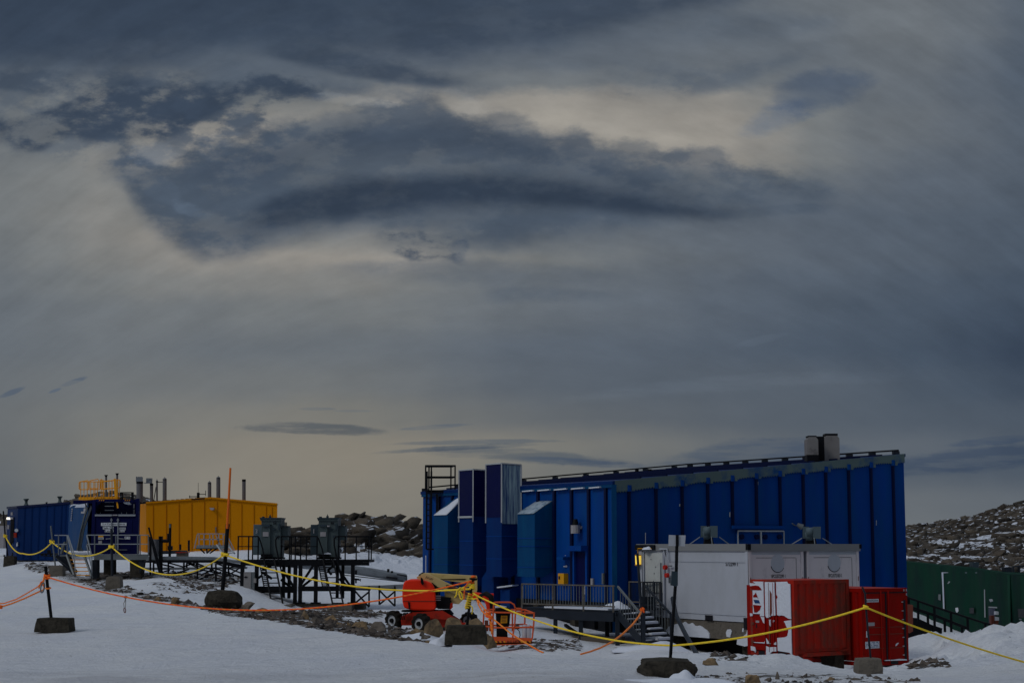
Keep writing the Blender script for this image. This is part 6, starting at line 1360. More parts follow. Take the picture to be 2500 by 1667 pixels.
for px in (58, 76, 94, 112, 130, 148, 158): k_ = (px - 40) / 128; p = c1q.lerp(c2q, k_); b = MB(); b.bar((p.x, p.y - .03, c1q.z - .5), (p.x, p.y - .03, ztC + (ztR - ztC) * k_ - .1), .09, .05, up=(0, 1, 0)); b.build('rib', 'farblue', FB)
b = MB(); b.slab([(26, 1262), (34, 1262), (34, 1318), (24, 1330)], YQ + 1.6, .3); b.build('doorway', 'ink', FB)
b = MB(); b.pxbox(16, 22.5, 1262.5, 1267.5, YQ - .4, .3); b.build('flood_lamp', 'lampw', FB)
b = MB(); b.pxbox(24, 31, 1262, 1267, YQ - .3, .3); b.pxbox(26, 30.5, 1250, 1257.5, YQ + .6, .2); b.pxbox(17.5, 22, 1281, 1291, YQ + 1.2, .2); b.build('fitting', 'plate', FB)
b = MB(); b.pxbox(33, 40, 1300, 1312, YQ - .1, .2); b.build('notice_board', 'redfaded', FB); b = MB(); b.tube([P(40, 1294, YQ - .4), P(40.1, 1294, YQ - .1)], .12, 10); b.build('round_lamp', 'label', FB)
b = MB(); b.slab([(40, 1327), (42, 1322), (43, 1331), (40, 1334)], YQ - .3, .2); b.build('snow_patch', 'snow', FB)
def vent(px, top, lab):
    s_ = 1.0; t = thing('roof_vent', lab, 'vent', P(px, top + 18, YQ), 'mushroom vents on the blue roof'); Yv = YQ + 2
    b = MB(); b.tube([P(px, top + 22, Yv), P(px, top + 15, Yv), P(px, top + 12, Yv), P(px, top + 6, Yv)], [.22, .17, .11, .09], 12); b.build('stem', 'transf', t)
    b = MB(); b.tube([P(px, top + 7, Yv), P(px, top + 3, Yv), P(px, top + 2, Yv), P(px, top, Yv)], [.1, .14, .19, .19], 14); b.build('cap', 'transf', t)
vent(64, 1217, 'green mushroom roof vent nearest the left end of the blue roof'); vent(146, 1211, 'green mushroom roof vent beside the yellow railed walkway')
b = MB(); b.tube([P(113, 1236, YQ + 1), P(113, 1225.5, YQ + 1), P(114.5, 1225.5, YQ + 1), P(114.5, 1228, YQ + 1)], .05, 6); tag(b.build('vent_pipe', 'black'), 'tiny bent black pipe on the blue roof between the two mushroom vents', 'pipe')
b = MB(); zz = P(0, 1340, 128); b.pxbox(-30, 8, 1283, 1338, 128, 3); b.build('wall', 'plate', None)
bb = bpy.data.objects['wall'] if False else None
hut = [o for o in COL.objects if o.name.startswith('wall') and o.parent is None][0]; hut.name = 'grey_hut'; tag(hut, 'pale grey hut at the left edge, behind the leaning pole', 'hut')
# small parked sledge in front of the blue building
SG = thing('cargo_sledge', 'low black frame sledge lying on snow in front of the far blue building', 'sledge', P(120, 1357, 104))
b = MB(); b.slab([(96, 1350), (132, 1350), (132, 1353), (96, 1353)], 104, 1.0); b.slab([(98, 1354.5), (130, 1357), (130, 1358.5), (100, 1357)], 103.8, .15); b.build('frame', 'black', SG)
for px in (103, 113, 124): b = MB(); b.bar(P(px, 1352, 104), P(px, 1357, 104), .12); b.build('strut', 'black', SG)
b = MB(); b.bar(P(120, 1342, 104.3), P(120, 1350, 104.3), .2); b.build('upright', 'black', SG)

# ================================================================ YELLOW BUILDING
YY = 125.0
YBd = thing('yellow_building', 'yellow panel clad gabled building with row of roof flues', 'building', P(510, 1341, YY))
fp = [(357, 1229), (374, 1227.5), (516, 1217), (677, 1232)]
b = MB(); zq = Z(1348, YY)
front = [P(357, 1229, YY), P(516, 1217, YY), P(677, 1232, YY)]; front = [P(357, 1348, YY)] + front + [P(677, 1348, YY)]
b.add(front, [(0, 1, 2, 3, 4)])
lf = [P(357, 1348, YY), P(357, 1229, YY), P(332, 1231, YY + 12), P(332, 1348, YY + 12)]; b.add(lf, [(0, 3, 2, 1)])
rt_ = [P(677, 1348, YY), P(677, 1232, YY), Vector((P(677, 1232, YY).x - 3.6, YY + 22, P(677, 1232, YY).z)), Vector((P(677, 1232, YY).x - 3.6, YY + 22, zq))]; b.add(rt_, [(0, 1, 2, 3)])
b.build('wall', 'yellow', YBd)
apx = P(516, 1217, YY); el_ = P(357, 1229, YY); er_ = P(677, 1232, YY); bl_ = P(332, 1231, YY + 12)
b = MB(); bkv = Vector((-3.6, 22, .0)); b.add([el_ + Vector((0, -.1, .04)), apx + Vector((0, -.1, .04)), apx + bkv, el_ + bkv], [(0, 1, 2, 3)]); b.add([apx + Vector((0, -.1, .04)), er_ + Vector((0.1, -.1, .04)), er_ + Vector((-3.6, 22, 0)), apx + bkv], [(0, 1, 2, 3)]); ry = b.build('roof', 'yellow', YBd)
b = MB(); b.bar(el_ + Vector((0, -.08, .06)), apx + Vector((0, -.08, .06)), .10, .12); b.bar(apx + Vector((0, -.08, .06)), er_ + Vector((0, -.08, .06)), .10, .12); b.build('verge_trim', 'yellow', ry)
b = MB(); b.bar(P(338, 1228.5, YY), P(500, 1216.5, YY - .1), .10, .08)
for k in range(14): p = P(342 + k * 11.5, 1229.3 - k * .88, YY); b.bar(p, p + UP * .12, .22)
b.build('roof_rail', 'black', ry)
for px, yy in ((374, 1), (406, 1), (437, 1), (468, 1), (499, 1), (530, 1), (561, 1), (590, 1), (620, 1), (650, 1), (664, 1)):
    yt = (1229 + (px - 357) * -12 / 159) if px < 516 else (1217 + (px - 516) * 15 / 161)
    b = MB(); b.slab([(px - .45, yt + 6), (px + .45, yt + 6), (px + .45, 1346), (px - .45, 1346)], YY - .05, .04); b.build('panel_seam', 'yellowdk', YBd)
for px in (337, 346): b = MB(); Yv = YY + 12 - (px - 332) / 25 * 12; b.slab([(px - .4, 1236), (px + .4, 1236), (px + .4, 1346), (px - .4, 1346)], Yv - .15, .04); b.build('panel_seam', 'yellowdk', YBd)
b = MB(); b.slab([(511, 1239), (522, 1239), (522, 1242), (519, 1245), (514, 1244), (513, 1242)], YY - .4, .35); b.build('wall_lamp', 'plate', YBd)
b = MB(); b.tube([P(527, 1286, YY - .1), P(527, 1300, YY - .1)], .05, 6); b.build('downpipe', 'galv', YBd)
def chim(x0, x1, top, bot, lab, dome=False, cap=True, extra=None):
    Yv = YY + 3; r = (x1 - x0) / 2 * Yv / 4130; c = (x0 + x1) / 2; t = thing('roof_flue', lab, 'flue', P(c, bot, Yv), 'flues on the yellow building')
    b = MB(); pts = [P(c, bot + 3, Yv), P(c, top + (3 if dome else 0), Yv)]; rr_ = [r, r]
    if dome: pts += [P(c, top + 1.2, Yv), P(c, top, Yv)]; rr_ += [r * .8, r * .25]
    b.tube(pts, rr_, 16); b.build('pipe', 'stack', t, smooth=False)
    if cap and not dome: b = MB(); b.tube([P(c, top + 5, Yv - .01), P(c, top - .3, Yv - .01)], r * 1.06, 16); b.build('cap', 'black', t)
    if dome: b = MB(); b.tube([P(c, top, Yv), P(c, top - 2, Yv)], .02, 6); b.tube([P(c - 3, top + 4, Yv - r), P(c + 3, top + 4, Yv - r)], .03, 6); b.build('spike', 'black', t)
    return t
tq = chim(333, 349, 1175, 1222, 'widest grey flue with aerial cluster on top, just right of the fuel tank', cap=True)
b = MB()
b.box(XX(333, YY, 1170), XX(349, YY, 1170), YY + 2.5, YY + 3.3, Z(1176, YY), Z(1174.5, YY))
for k in range(6): b.bar(P(333.5 + k * 2.7, 1175, YY + 2.6), P(333.5 + k * 2.7, 1163 + (k % 2), YY + 2.6), .09)
b.box(XX(336, YY, 1170), XX(349, YY, 1170), YY + 2.9, YY + 3.3, Z(1174, YY), Z(1163, YY)); b.build('aerial_cluster', 'duct', tq)
chim(366, 374, 1180, 1222, 'short grey flue second from the wide one, with black rim')
t_ = chim(381, 385.5, 1171, 1222, 'thinnest grey flue, strutted to the domed flue beside it', dome=True)
b = MB(); b.bar(P(381, 1188, YY + 3), P(375, 1224, YY + 3), .05); b.bar(P(385, 1176.5, YY + 3), P(397, 1176.5, YY + 3), .05); b.build('strut', 'black', t_)
chim(397, 407, 1166, 1221, 'thick domed grey flue right of the thinnest one', dome=True)
chim(507, 516, 1175, 1216, 'shorter domed dark flue near the gable peak', dome=True); chim(528, 538, 1163, 1217, 'tallest domed dark flue near the gable peak', dome=True); chim(591, 600, 1170, 1223, 'straight flue with black rim nearest the right end of the yellow roof')
AN = thing('roof_antenna', 'small black aerial frame on the yellow roof left of the gable peak', 'antenna', P(484, 1217, YY + 1))
b = MB(); b.bar(P(484, 1218, YY + 1), P(484, 1202, YY + 1), .18); b.bar(P(484, 1202, YY + 1), P(484, 1178, YY + 1), .025); b.build('mast', 'black', AN)
b = MB(); b.bar(P(463, 1212, YY + 1), P(485, 1212, YY + 1), .06); b.bar(P(463, 1209, YY + 1), P(463, 1216, YY + 1), .05); b.bar(P(487, 1206, YY + 1), P(502, 1206, YY + 1), .05); b.bar(P(502, 1197, YY + 1), P(502, 1210, YY + 1), .04); b.bar(P(484, 1216, YY + 1), P(503, 1215, YY + 1), .10); b.build('arm', 'black', AN)

# ================================================================ SCAFFOLD, DUCTS AND MID-GROUND STEEL
YS = 80.0
SF = thing('pipe_trestle', 'long low black scaffold trestle with crossed braces carrying a grey walkway', 'trestle', P(480, 1425, YS))
b = MB(); b.slab([(355, 1367), (520, 1367), (590, 1380), (590, 1387), (520, 1373), (355, 1373)], YS, 1.2); b.build('top_beam', 'black', SF)
b = MB(); b.slab([(360, 1358), (440, 1358), (515, 1359), (560, 1366), (600, 1370), (600, 1377), (520, 1366.5), (356, 1366.5)], YS + .1, 1.0); b.slab([(350, 1385), (530, 1384), (600, 1383), (600, 1388), (530, 1389), (350, 1391)], YS + 2.2, .5); b.build('walkway', 'duct', SF)
for px, y0, y1, yo in ((367, 1370, 1404, 0), (375, 1372, 1400, 1.2), (391, 1370, 1402, 0), (395, 1370, 1400, 1.0), (411, 1372, 1402, .0), (449, 1370, 1405, 0), (456, 1374, 1386, 1.3), (482, 1371, 1417, 0), (480, 1374, 1385, 1.3), (527, 1375, 1424, -.6), (517, 1374, 1396, 1.2), (558, 1380, 1404, 1.2)):
    b = MB(); b.tube([P(px, y0, YS + yo), P(px, y1, YS + yo)], .045, 8); b.build('standard', 'black', SF)
for (p, q, yo) in (((377, 1373), (425, 1384), .1), ((411, 1373), (450, 1384), .1), ((450, 1382), (480, 1372), .3), ((396, 1396), (415, 1391), .2), ((420, 1402), (462, 1389), .1), ((455, 1372), (478, 1383), .3), ((480, 1374), (540, 1400), .0), ((480, 1388), (572, 1406), .5), ((456, 1404), (500, 1390), .0), ((490, 1404), (528, 1384), -.3), ((487, 1413), (522, 1400), -.3), ((500, 1405), (540, 1396), .6), ((529, 1375), (588, 1398), .0), ((529, 1388), (586, 1407), .6), ((529, 1422), (588, 1384), -.6), ((560, 1386), (575, 1380), 1), ((462, 1373), (500, 1386), .8)):
    b = MB(); b.tube([P(*p, YS + yo), P(*q, YS + yo)], .035, 6); b.build('brace', 'black', SF)
b = MB(); b.slab([(520, 1422), (530, 1422), (532, 1427), (519, 1427)], YS - .6, .3); b.slab([(476, 1415), (488, 1415), (488, 1420), (475, 1420)], YS, .4); b.build('base_plate', 'black', SF)
for px, y0, y1, lab in ((367, 1310, 1372, 'black upright post with couplers nearest the fuel tank, right of its platform'), (390.5, 1309, 1372, 'pair of close black upright posts with couplers, left of the lamp post'),):
    t = thing('coupled_post', lab, 'post', P(px, 1400, YS - .3), 'black coupled posts by the trestle')
    for dx_ in ((0,) if px < 380 else (0, 4)):
        b = MB(); b.tube([P(px + dx_, y0, YS - .3), P(px + dx_, y1, YS - .3)], .06, 8); b.build('tube', 'black', t)
        b = MB()
        for y_ in (y0 + 2, y0 + 8, y0 + 40): b.bar(P(px + dx_ - 3, y_, YS - .35), P(px + dx_ + 3, y_, YS - .35), .10)
        b.build('coupler', 'black', t)
b = MB()
for (p, q) in (((370, 1320), (390, 1400)), ((363, 1287), (372, 1320)), ((372, 1318), (395, 1402))): b.tube([P(*p, YS - .5), P(*q, YS - .5)], .045, 6)
tag(b.build('scaffold_tubes', 'black'), 'slanting black scaffold tubes leaning between the coupled posts', 'tubes')
LPt = thing('lamp_post', 'black post with small lamp head standing before the yellow building', 'lamp post', P(413, 1372, YS + 1))
b = MB(); b.tube([P(414, 1372, YS + 1), P(415.5, 1278, YS + 1)], .065, 8); b.build('pole', 'black', LPt)
b = MB(); b.tube([P(397, 1320, YS + 1), P(411, 1320, YS + 1)], .08, 8); b.tube([P(411, 1302, YS + 1), P(411, 1322, YS + 1)], .06, 8); b.slab([(409, 1332), (420, 1332), (420, 1342), (409, 1342)], YS + .9, .2); b.build('clamp', 'black', LPt)
b = MB(); b.pxbox(412.5, 416, 1279, 1288, YS + .9, .15); b.build('lamp_head', 'galv', LPt)
b = MB(); b.tube([P(378, 1366, YS + 2), P(378, 1316, YS + 2)], .26, 20); tag(b.build('storage_cylinder', 'stack'), 'grey upright cylinder between the black coupled posts', 'cylinder')
t = thing('crate', 'weathered wooden crate with red lid on the snow below the yellow building', 'crate', P(441, 1365, 95)); b = MB(); b.pxbox(430, 452, 1349, 1366, 95, 1.0); b.build('box', 'wood', t); b = MB(); b.pxbox(428.5, 453.5, 1347, 1349, 94.9, 1.2); b.build('lid', 'redfaded', t)
b = MB(); b.slab([(396, 1344), (440, 1343), (444, 1349), (430, 1351), (398, 1352)], 98, 2.0); tag(b.build('stacked_beams', 'dark'), 'dark stack of beams behind the red lidded crate', 'beams')
for px, y0, y1, lab in ((461, 1318, 1345, 'thin post with white tag in front of the yellow wall, left of the crossover stairs'), (440, 1328, 1342, 'short black valve post in front of the yellow wall')):
    b = MB(); b.tube([P(px, y1, 108), P(px, y0, 108)], .07, 6); b.bar(P(px - 2, y0 + 8, 108), P(px + 2, y0 + 8, 108), .12); o_ = b.build('valve_post', 'black'); tag(o_, lab, 'post')
# white crossover stair
YW = 103.0
CS = thing('crossover_stairs', 'pale galvanised stairs crossing the pipes in front of the yellow building', 'stairs', P(520, 1345, YW))
b = MB(); b.slab([(480, 1330), (555, 1330), (556, 1337), (478, 1338)], YW, 1.2); b.build('landing', 'duct', CS)
for (p, q) in (((482, 1302.5), (553, 1302.5)), ((486, 1316), (545, 1316)), ((482, 1303), (474, 1338)), ((553, 1303), (572, 1342)), ((548, 1303), (566, 1342)), ((527, 1306), (548, 1352))): b = MB(); b.bar(P(*p, YW), P(*q, YW), .05); b.build('handrail', 'galvl', CS)
for px in (486, 498, 512, 520, 534, 545): b = MB(); b.bar(P(px, 1303, YW), P(px, 1334, YW), .05); b.build('post', 'galvl', CS)
for (p, q) in (((530, 1330), (545, 1352)), ((556, 1330), (572, 1350))): b = MB(); b.bar(P(*p, YW - .2), P(*q, YW - .8), .08, .15, up=(0, 1, 0)); b.build('stringer', 'galvl', CS)
b = MB()
for k in range(5): b.bar(P(533 + k * 3, 1334 + k * 4, YW - .4), P(558 + k * 3, 1333 + k * 4, YW - .4), .06)
b.build('treads', 'galvl', CS)
for (p, q) in (((478, 1338), (556, 1338)), ((488, 1338), (500, 1350)), ((505, 1338), (505, 1350)), ((518, 1338), (505, 1350)), ((530, 1338), (512, 1350))): b = MB(); b.bar(P(*p, YW + .2), P(*q, YW + .2), .08); b.build('frame', 'black', CS)
# ducts behind and right of the transformers
def duct_run(name, label, pts, r, m='duct', flat=1.0, cat='duct'):
    b = MB(); b.tube([P(*p) for p in pts], r, 14); o = b.build(name, m, None, smooth=True); return tag(o, label, cat)
SD = thing('service_duct', 'large grey insulated duct sloping down from behind the transformers to the boom lift', 'duct', P(890, 1400, 96))
b = MB(); b.slab([(700, 1366), (800, 1371), (880, 1383), (992, 1401), (992, 1421), (880, 1404), (800, 1394), (700, 1384)], 96, 1.1); b.build('casing', 'duct', SD, bevel=.12)
b = MB(); b.slab([(840, 1402), (985, 1418.5), (985, 1420.5), (840, 1404)], 95.9, .1); b.slab([(700, 1372), (712, 1372), (760, 1378), (760, 1379.5), (700, 1374)], 95.9, .1); b.build('seam', 'black', SD)
b = MB(); b.slab([(943, 1406), (970, 1410), (970, 1414.5), (943, 1410.5)], 95.85, .1); b.slab([(969, 1400), (993, 1404), (993, 1418), (991, 1418), (991, 1407), (969, 1403)], 95.8, .1); b.build('opening', 'ink', SD)
for px, y0, y1 in ((869, 1391, 1402), (948, 1388, 1396), (957, 1393, 1398)): b = MB(); b.bar(P(px, y0, 95.7), P(px, y1, 95.7), .13); b.build('valve', 'black', SD)
b = MB(); b.slab([(640, 1374), (700, 1377), (722, 1380), (722, 1384), (690, 1384), (640, 1380)], 92, .8); tag(b.build('pipe_tray', 'black'), 'dark pipe tray seen through the transformer platform frame', 'tray')
b = MB(); b.bar(P(866, 1413, 88), P(877, 1414, 88), .1); b.bar(P(869, 1413, 88), P(869, 1423, 88), .08); b.slab([(876, 1414), (881, 1412), (880, 1419)], 88, .1); tag(b.build('pipe_nozzle', 'black'), 'small black nozzle pipe poking from the snow right of the platform', 'nozzle')
LD = thing('lower_duct', 'lower grey duct resting on x braced trestles left of the boom lift', 'duct', P(930, 1436, 77))
b = MB(); b.slab([(864, 1430), (930, 1429), (985, 1426), (1000, 1426), (1000, 1436), (930, 1437), (864, 1437)], 77, .9); b.build('casing', 'duct', LD)
b = MB(); b.slab([(864, 1438), (902, 1438), (902, 1441), (864, 1440)], 76.9, .7); b.slab([(924, 1437), (965, 1437), (965, 1440), (924, 1440)], 76.9, .7); b.build('bearer', 'black', LD)
for x0, x1, y0, yb0, yb1 in ((866, 901, 1441, 1472, 1481), (926, 964, 1440, 1475, 1479)):
    tr_ = bpy.data.objects.new('trestle', None); COL.objects.link(tr_); tr_.parent = LD; ORI[tr_.name] = ORI[LD.name]
    for (p, q) in (((x1, 1430), (x1, yb1)), ((x0, 1428), (x0, yb0)), ((x0, y0), (x1, yb1)), ((x1, y0 + 3), (x0, yb0))):
        b = MB(); b.tube([P(*p, 76.8), P(*q, 76.8)], .04, 8); b.build('tube', 'black', tr_)
# ================================================================ GREEN BUILDING AND HANDRAIL (right)
GB = thing('green_building', 'long dark green building below the snowy slope on the right', 'building', P(2350, 1530, 100))
def gp(px, py): Yv = 125 + (px - 2220) / 280 * (82 - 125); return P(px, py, Yv)
topl = [(2190, 1369), (2220, 1371.5), (2300, 1380), (2380, 1388), (2455, 1399), (2463, 1401), (2500, 1403), (2700, 1412)]
b = MB(); V = []
for (x, y) in topl: p = gp(x, y); V += [p, Vector((p.x, p.y, -5.0)), p + Vector((2.0, 8, .0))]
F = [(3 * i, 3 * i + 1, 3 * i + 4, 3 * i + 3) for i in range(len(topl) - 1)]; n_ = len(V); F.append((n_ - 3, n_ - 2, n_, n_ - 1)); b.add(V + [Vector((V[-1].x, V[-1].y, -5.0))], F); b.build('wall', 'green', GB)
b = MB(); b.add(V, [(3 * i, 3 * i + 3, 3 * i + 5, 3 * i + 2) for i in range(len(topl) - 1)]); b.build('roof', 'green', GB)
def gslab(pts, name, m, par=GB, t=.15): q = MB(); q.prism([gp(x, y) + Vector((-.05, -t, 0)) for x, y in pts], (0, t * .5, 0)); return q.build(name, m, par)
gslab([(2460, 1402), (2466, 1402), (2468, 1534), (2463, 1534)], 'corner_panel', 'greenl'); gslab([(2492, 1404), (2500, 1404), (2510, 1534), (2496, 1534)], 'corner_panel', 'greenl')
gslab([(2299, 1397), (2302, 1396.5), (2305, 1488), (2310, 1490), (2303, 1490), (2301, 1430)], 'frosted_pipe', 'bluew', t=.3); gslab([(2299, 1396), (2314, 1396.5), (2314, 1397.5), (2300, 1398)], 'pipe_arm', 'bluew', t=.3)
gslab([(2403.5, 1438), (2405, 1438), (2406.5, 1506), (2404.5, 1506)], 'downpipe', 'galvl'); gslab([(2332, 1483), (2337, 1482), (2338, 1490), (2335, 1494), (2333, 1490)], 'wall_lamp', 'label', t=.4); gslab([(2414, 1462), (2420, 1461), (2422, 1466), (2417, 1468)], 'wall_lamp', 'galvl', t=.4)
gslab([(2368, 1483), (2378, 1483), (2378, 1496), (2368, 1496)], 'window', 'ink'); gslab([(2410, 1479), (2430, 1480), (2430, 1483), (2410, 1482)], 'door_canopy', 'galvl', t=.9); gslab([(2414, 1484), (2430, 1484), (2430, 1534), (2416, 1534)], 'doorway', 'bluedark')
gslab([(2292, 1450), (2297, 1450), (2297, 1465), (2292, 1463)], 'wall_fitting', 'galv'); gslab([(2316, 1418), (2318, 1419), (2313, 1424)], 'wall_fitting', 'galvl', t=.4)
for px in (2335, 2359, 2384, 2407): gslab([(px - 2, 1396), (px + 2, 1396), (px + 2, 1398.5), (px - 2, 1398.5)], 'eaves_fitting', 'transfl')
gslab([(2486, 1485), (2512, 1485), (2512, 1508), (2488, 1506)], 'window', 'ink'); gslab([(2486, 1509), (2512, 1509), (2512, 1513), (2488, 1512)], 'window_sill', 'galvl', t=.5)
t = thing('tank_trolley', 'pale box on a reddish stand before the green building doorway', 'box', gp(2428, 1530) - Vector((0, 4, 0)))
b = MB(); b.slab([(2429, 1506), (2439, 1506), (2439, 1514), (2429, 1514)], 88, .5); b.slab([(2432, 1492), (2438, 1492), (2438, 1500), (2432, 1500)], 88, .4); b.build('box', 'label', t); b = MB(); b.slab([(2420, 1502), (2428, 1502), (2428, 1532), (2421, 1532)], 88, .4); b.slab([(2430, 1514), (2438, 1514), (2437, 1530), (2431, 1530)], 88, .4); b.build('stand', 'rust', t)
t = thing('roof_frame', 'dark box frame on the right end of the green roof', 'frame', P(2480, 1400, 95)); b = MB(); b.slab([(2452, 1384), (2470, 1384), (2470, 1398), (2454, 1398)], 96, .6); b.slab([(2474, 1381), (2500, 1379), (2500, 1383), (2476, 1384), (2478, 1400), (2474, 1400)], 95, .3); b.slab([(2488, 1383), (2491, 1383), (2491, 1402), (2488, 1402)], 95, .3); b.build('frame', 'dark', t)
b = MB(); b.slab([(2374, 1372), (2391, 1372), (2389, 1384), (2388, 1398), (2384, 1398), (2383, 1386), (2375, 1384)], 108, .8); tag(b.build('roof_vent', 'transfd'), 'dark vent on the roof edge in the middle of the green building', 'vent')
HR = thing('stair_handrail', 'black sloping double handrail running down behind the snow bank on the right', 'handrail', P(2300, 1530, 72))
YH = 72.0
b = MB(); b.tube([P(2205, 1454, YH), P(2280, 1480, YH), P(2400, 1519, YH), P(2415, 1523, YH), P(2420, 1528, YH), P(2421, 1538, YH)], .045, 8); b.build('top_rail', 'black', HR)
b = MB(); b.tube([P(2205, 1474, YH), P(2282, 1500, YH), P(2364, 1533, YH)], .04, 8); b.tube([P(2205, 1480, YH + 1.2), P(2275, 1500, YH + 1.2), P(2365, 1536, YH + 1.2)], .04, 8); b.tube([P(2230, 1512, YH + 1.2), P(2300, 1535, YH + 1.2)], .04, 8); b.build('mid_rail', 'black', HR)
for px, y0, y1, yo in ((2241, 1467, 1512, 0), (2281, 1481, 1536, 0), (2321.5, 1494, 1538, 0), (2362, 1507, 1540, 0), (2405, 1521, 1542, 0), (2265, 1497, 1528, 1.2), (2306, 1510, 1538, 1.2), (2348, 1527, 1540, 1.2)): b = MB(); b.bar(P(px, y0, YH + yo), P(px + 1, y1 + 4, YH + yo), .09); b.build('post', 'black', HR)
b = MB(); b.slab([(2205, 1505), (2240, 1508), (2300, 1536), (2300, 1560), (2205, 1560)], YH + .6, .15); b.build('stair_side', 'black', HR)
b = MB(); b.slab([(2221, 1476), (2229, 1476), (2229, 1540), (2221, 1545)], 64, .5); tag(b.build('timber_post', 'rust'), 'dark brown post just right of the bright red container', 'post')

# ================================================================ ROCKS
def rock(name, px, pyb, wpx, hpx, Yv, seed, m, label, grp='boulders along the snow edge', flat=1.0, pyt=None):
    r = random.Random(seed); n = 17; wd = wpx * Yv / 4130; hg = hpx * Yv / 4130; c = P(px, pyb, Yv)
    bm = bmesh.new(); ax = r.uniform(-.35, .35)
    for i in range(n):
        a = r.uniform(0, 6.283); zz = r.uniform(-.25, 1); rad = math.sqrt(max(0, 1 - (zz * .95) ** 2)) * r.uniform(.8, 1.0)
        if r.random() < .35: rad *= .72
        bm.verts.new((math.cos(a) * rad * .5 * wd + zz * ax * wd * .3, math.sin(a) * rad * .42 * wd, zz * hg * (1 if zz > 0 else 1)))
    h = bmesh.ops.convex_hull(bm, input=bm.verts[:]); bmesh.ops.delete(bm, geom=[v for v in bm.verts if not v.link_faces], context='VERTS')
    bmesh.ops.triangulate(bm, faces=bm.faces[:]); bmesh.ops.subdivide_edges(bm, edges=bm.edges[:], cuts=2, use_grid_fill=True)
    sc = 2.2 / wd
    for v in bm.verts:
        co = v.co; nn_ = co.normalized() if co.length else Vector((0, 0, 1))
        f1 = fbm(np.array([co.x * sc * 1.5 + seed]), np.array([co.y * sc * 1.5 + co.z * sc * 1.3]), 4, seed)[0] - .5
        v.co = co + nn_ * f1 * wd * .22
    x0 = min(v.co.x for v in bm.verts); x1 = max(v.co.x for v in bm.verts); z1 = max(v.co.z for v in bm.verts)
    for v in bm.verts: v.co.x = (v.co.x - (x0 + x1) / 2) * wd / (x1 - x0); v.co.z = v.co.z * (hg / z1)
    me = bpy.data.meshes.new(name); bm.to_mesh(me); bm.free(); me.materials.append(MT[m])
    o = bpy.data.objects.new(name, me); COL.objects.link(o); o.location = c; tag(o, label, 'rock', grp); return o
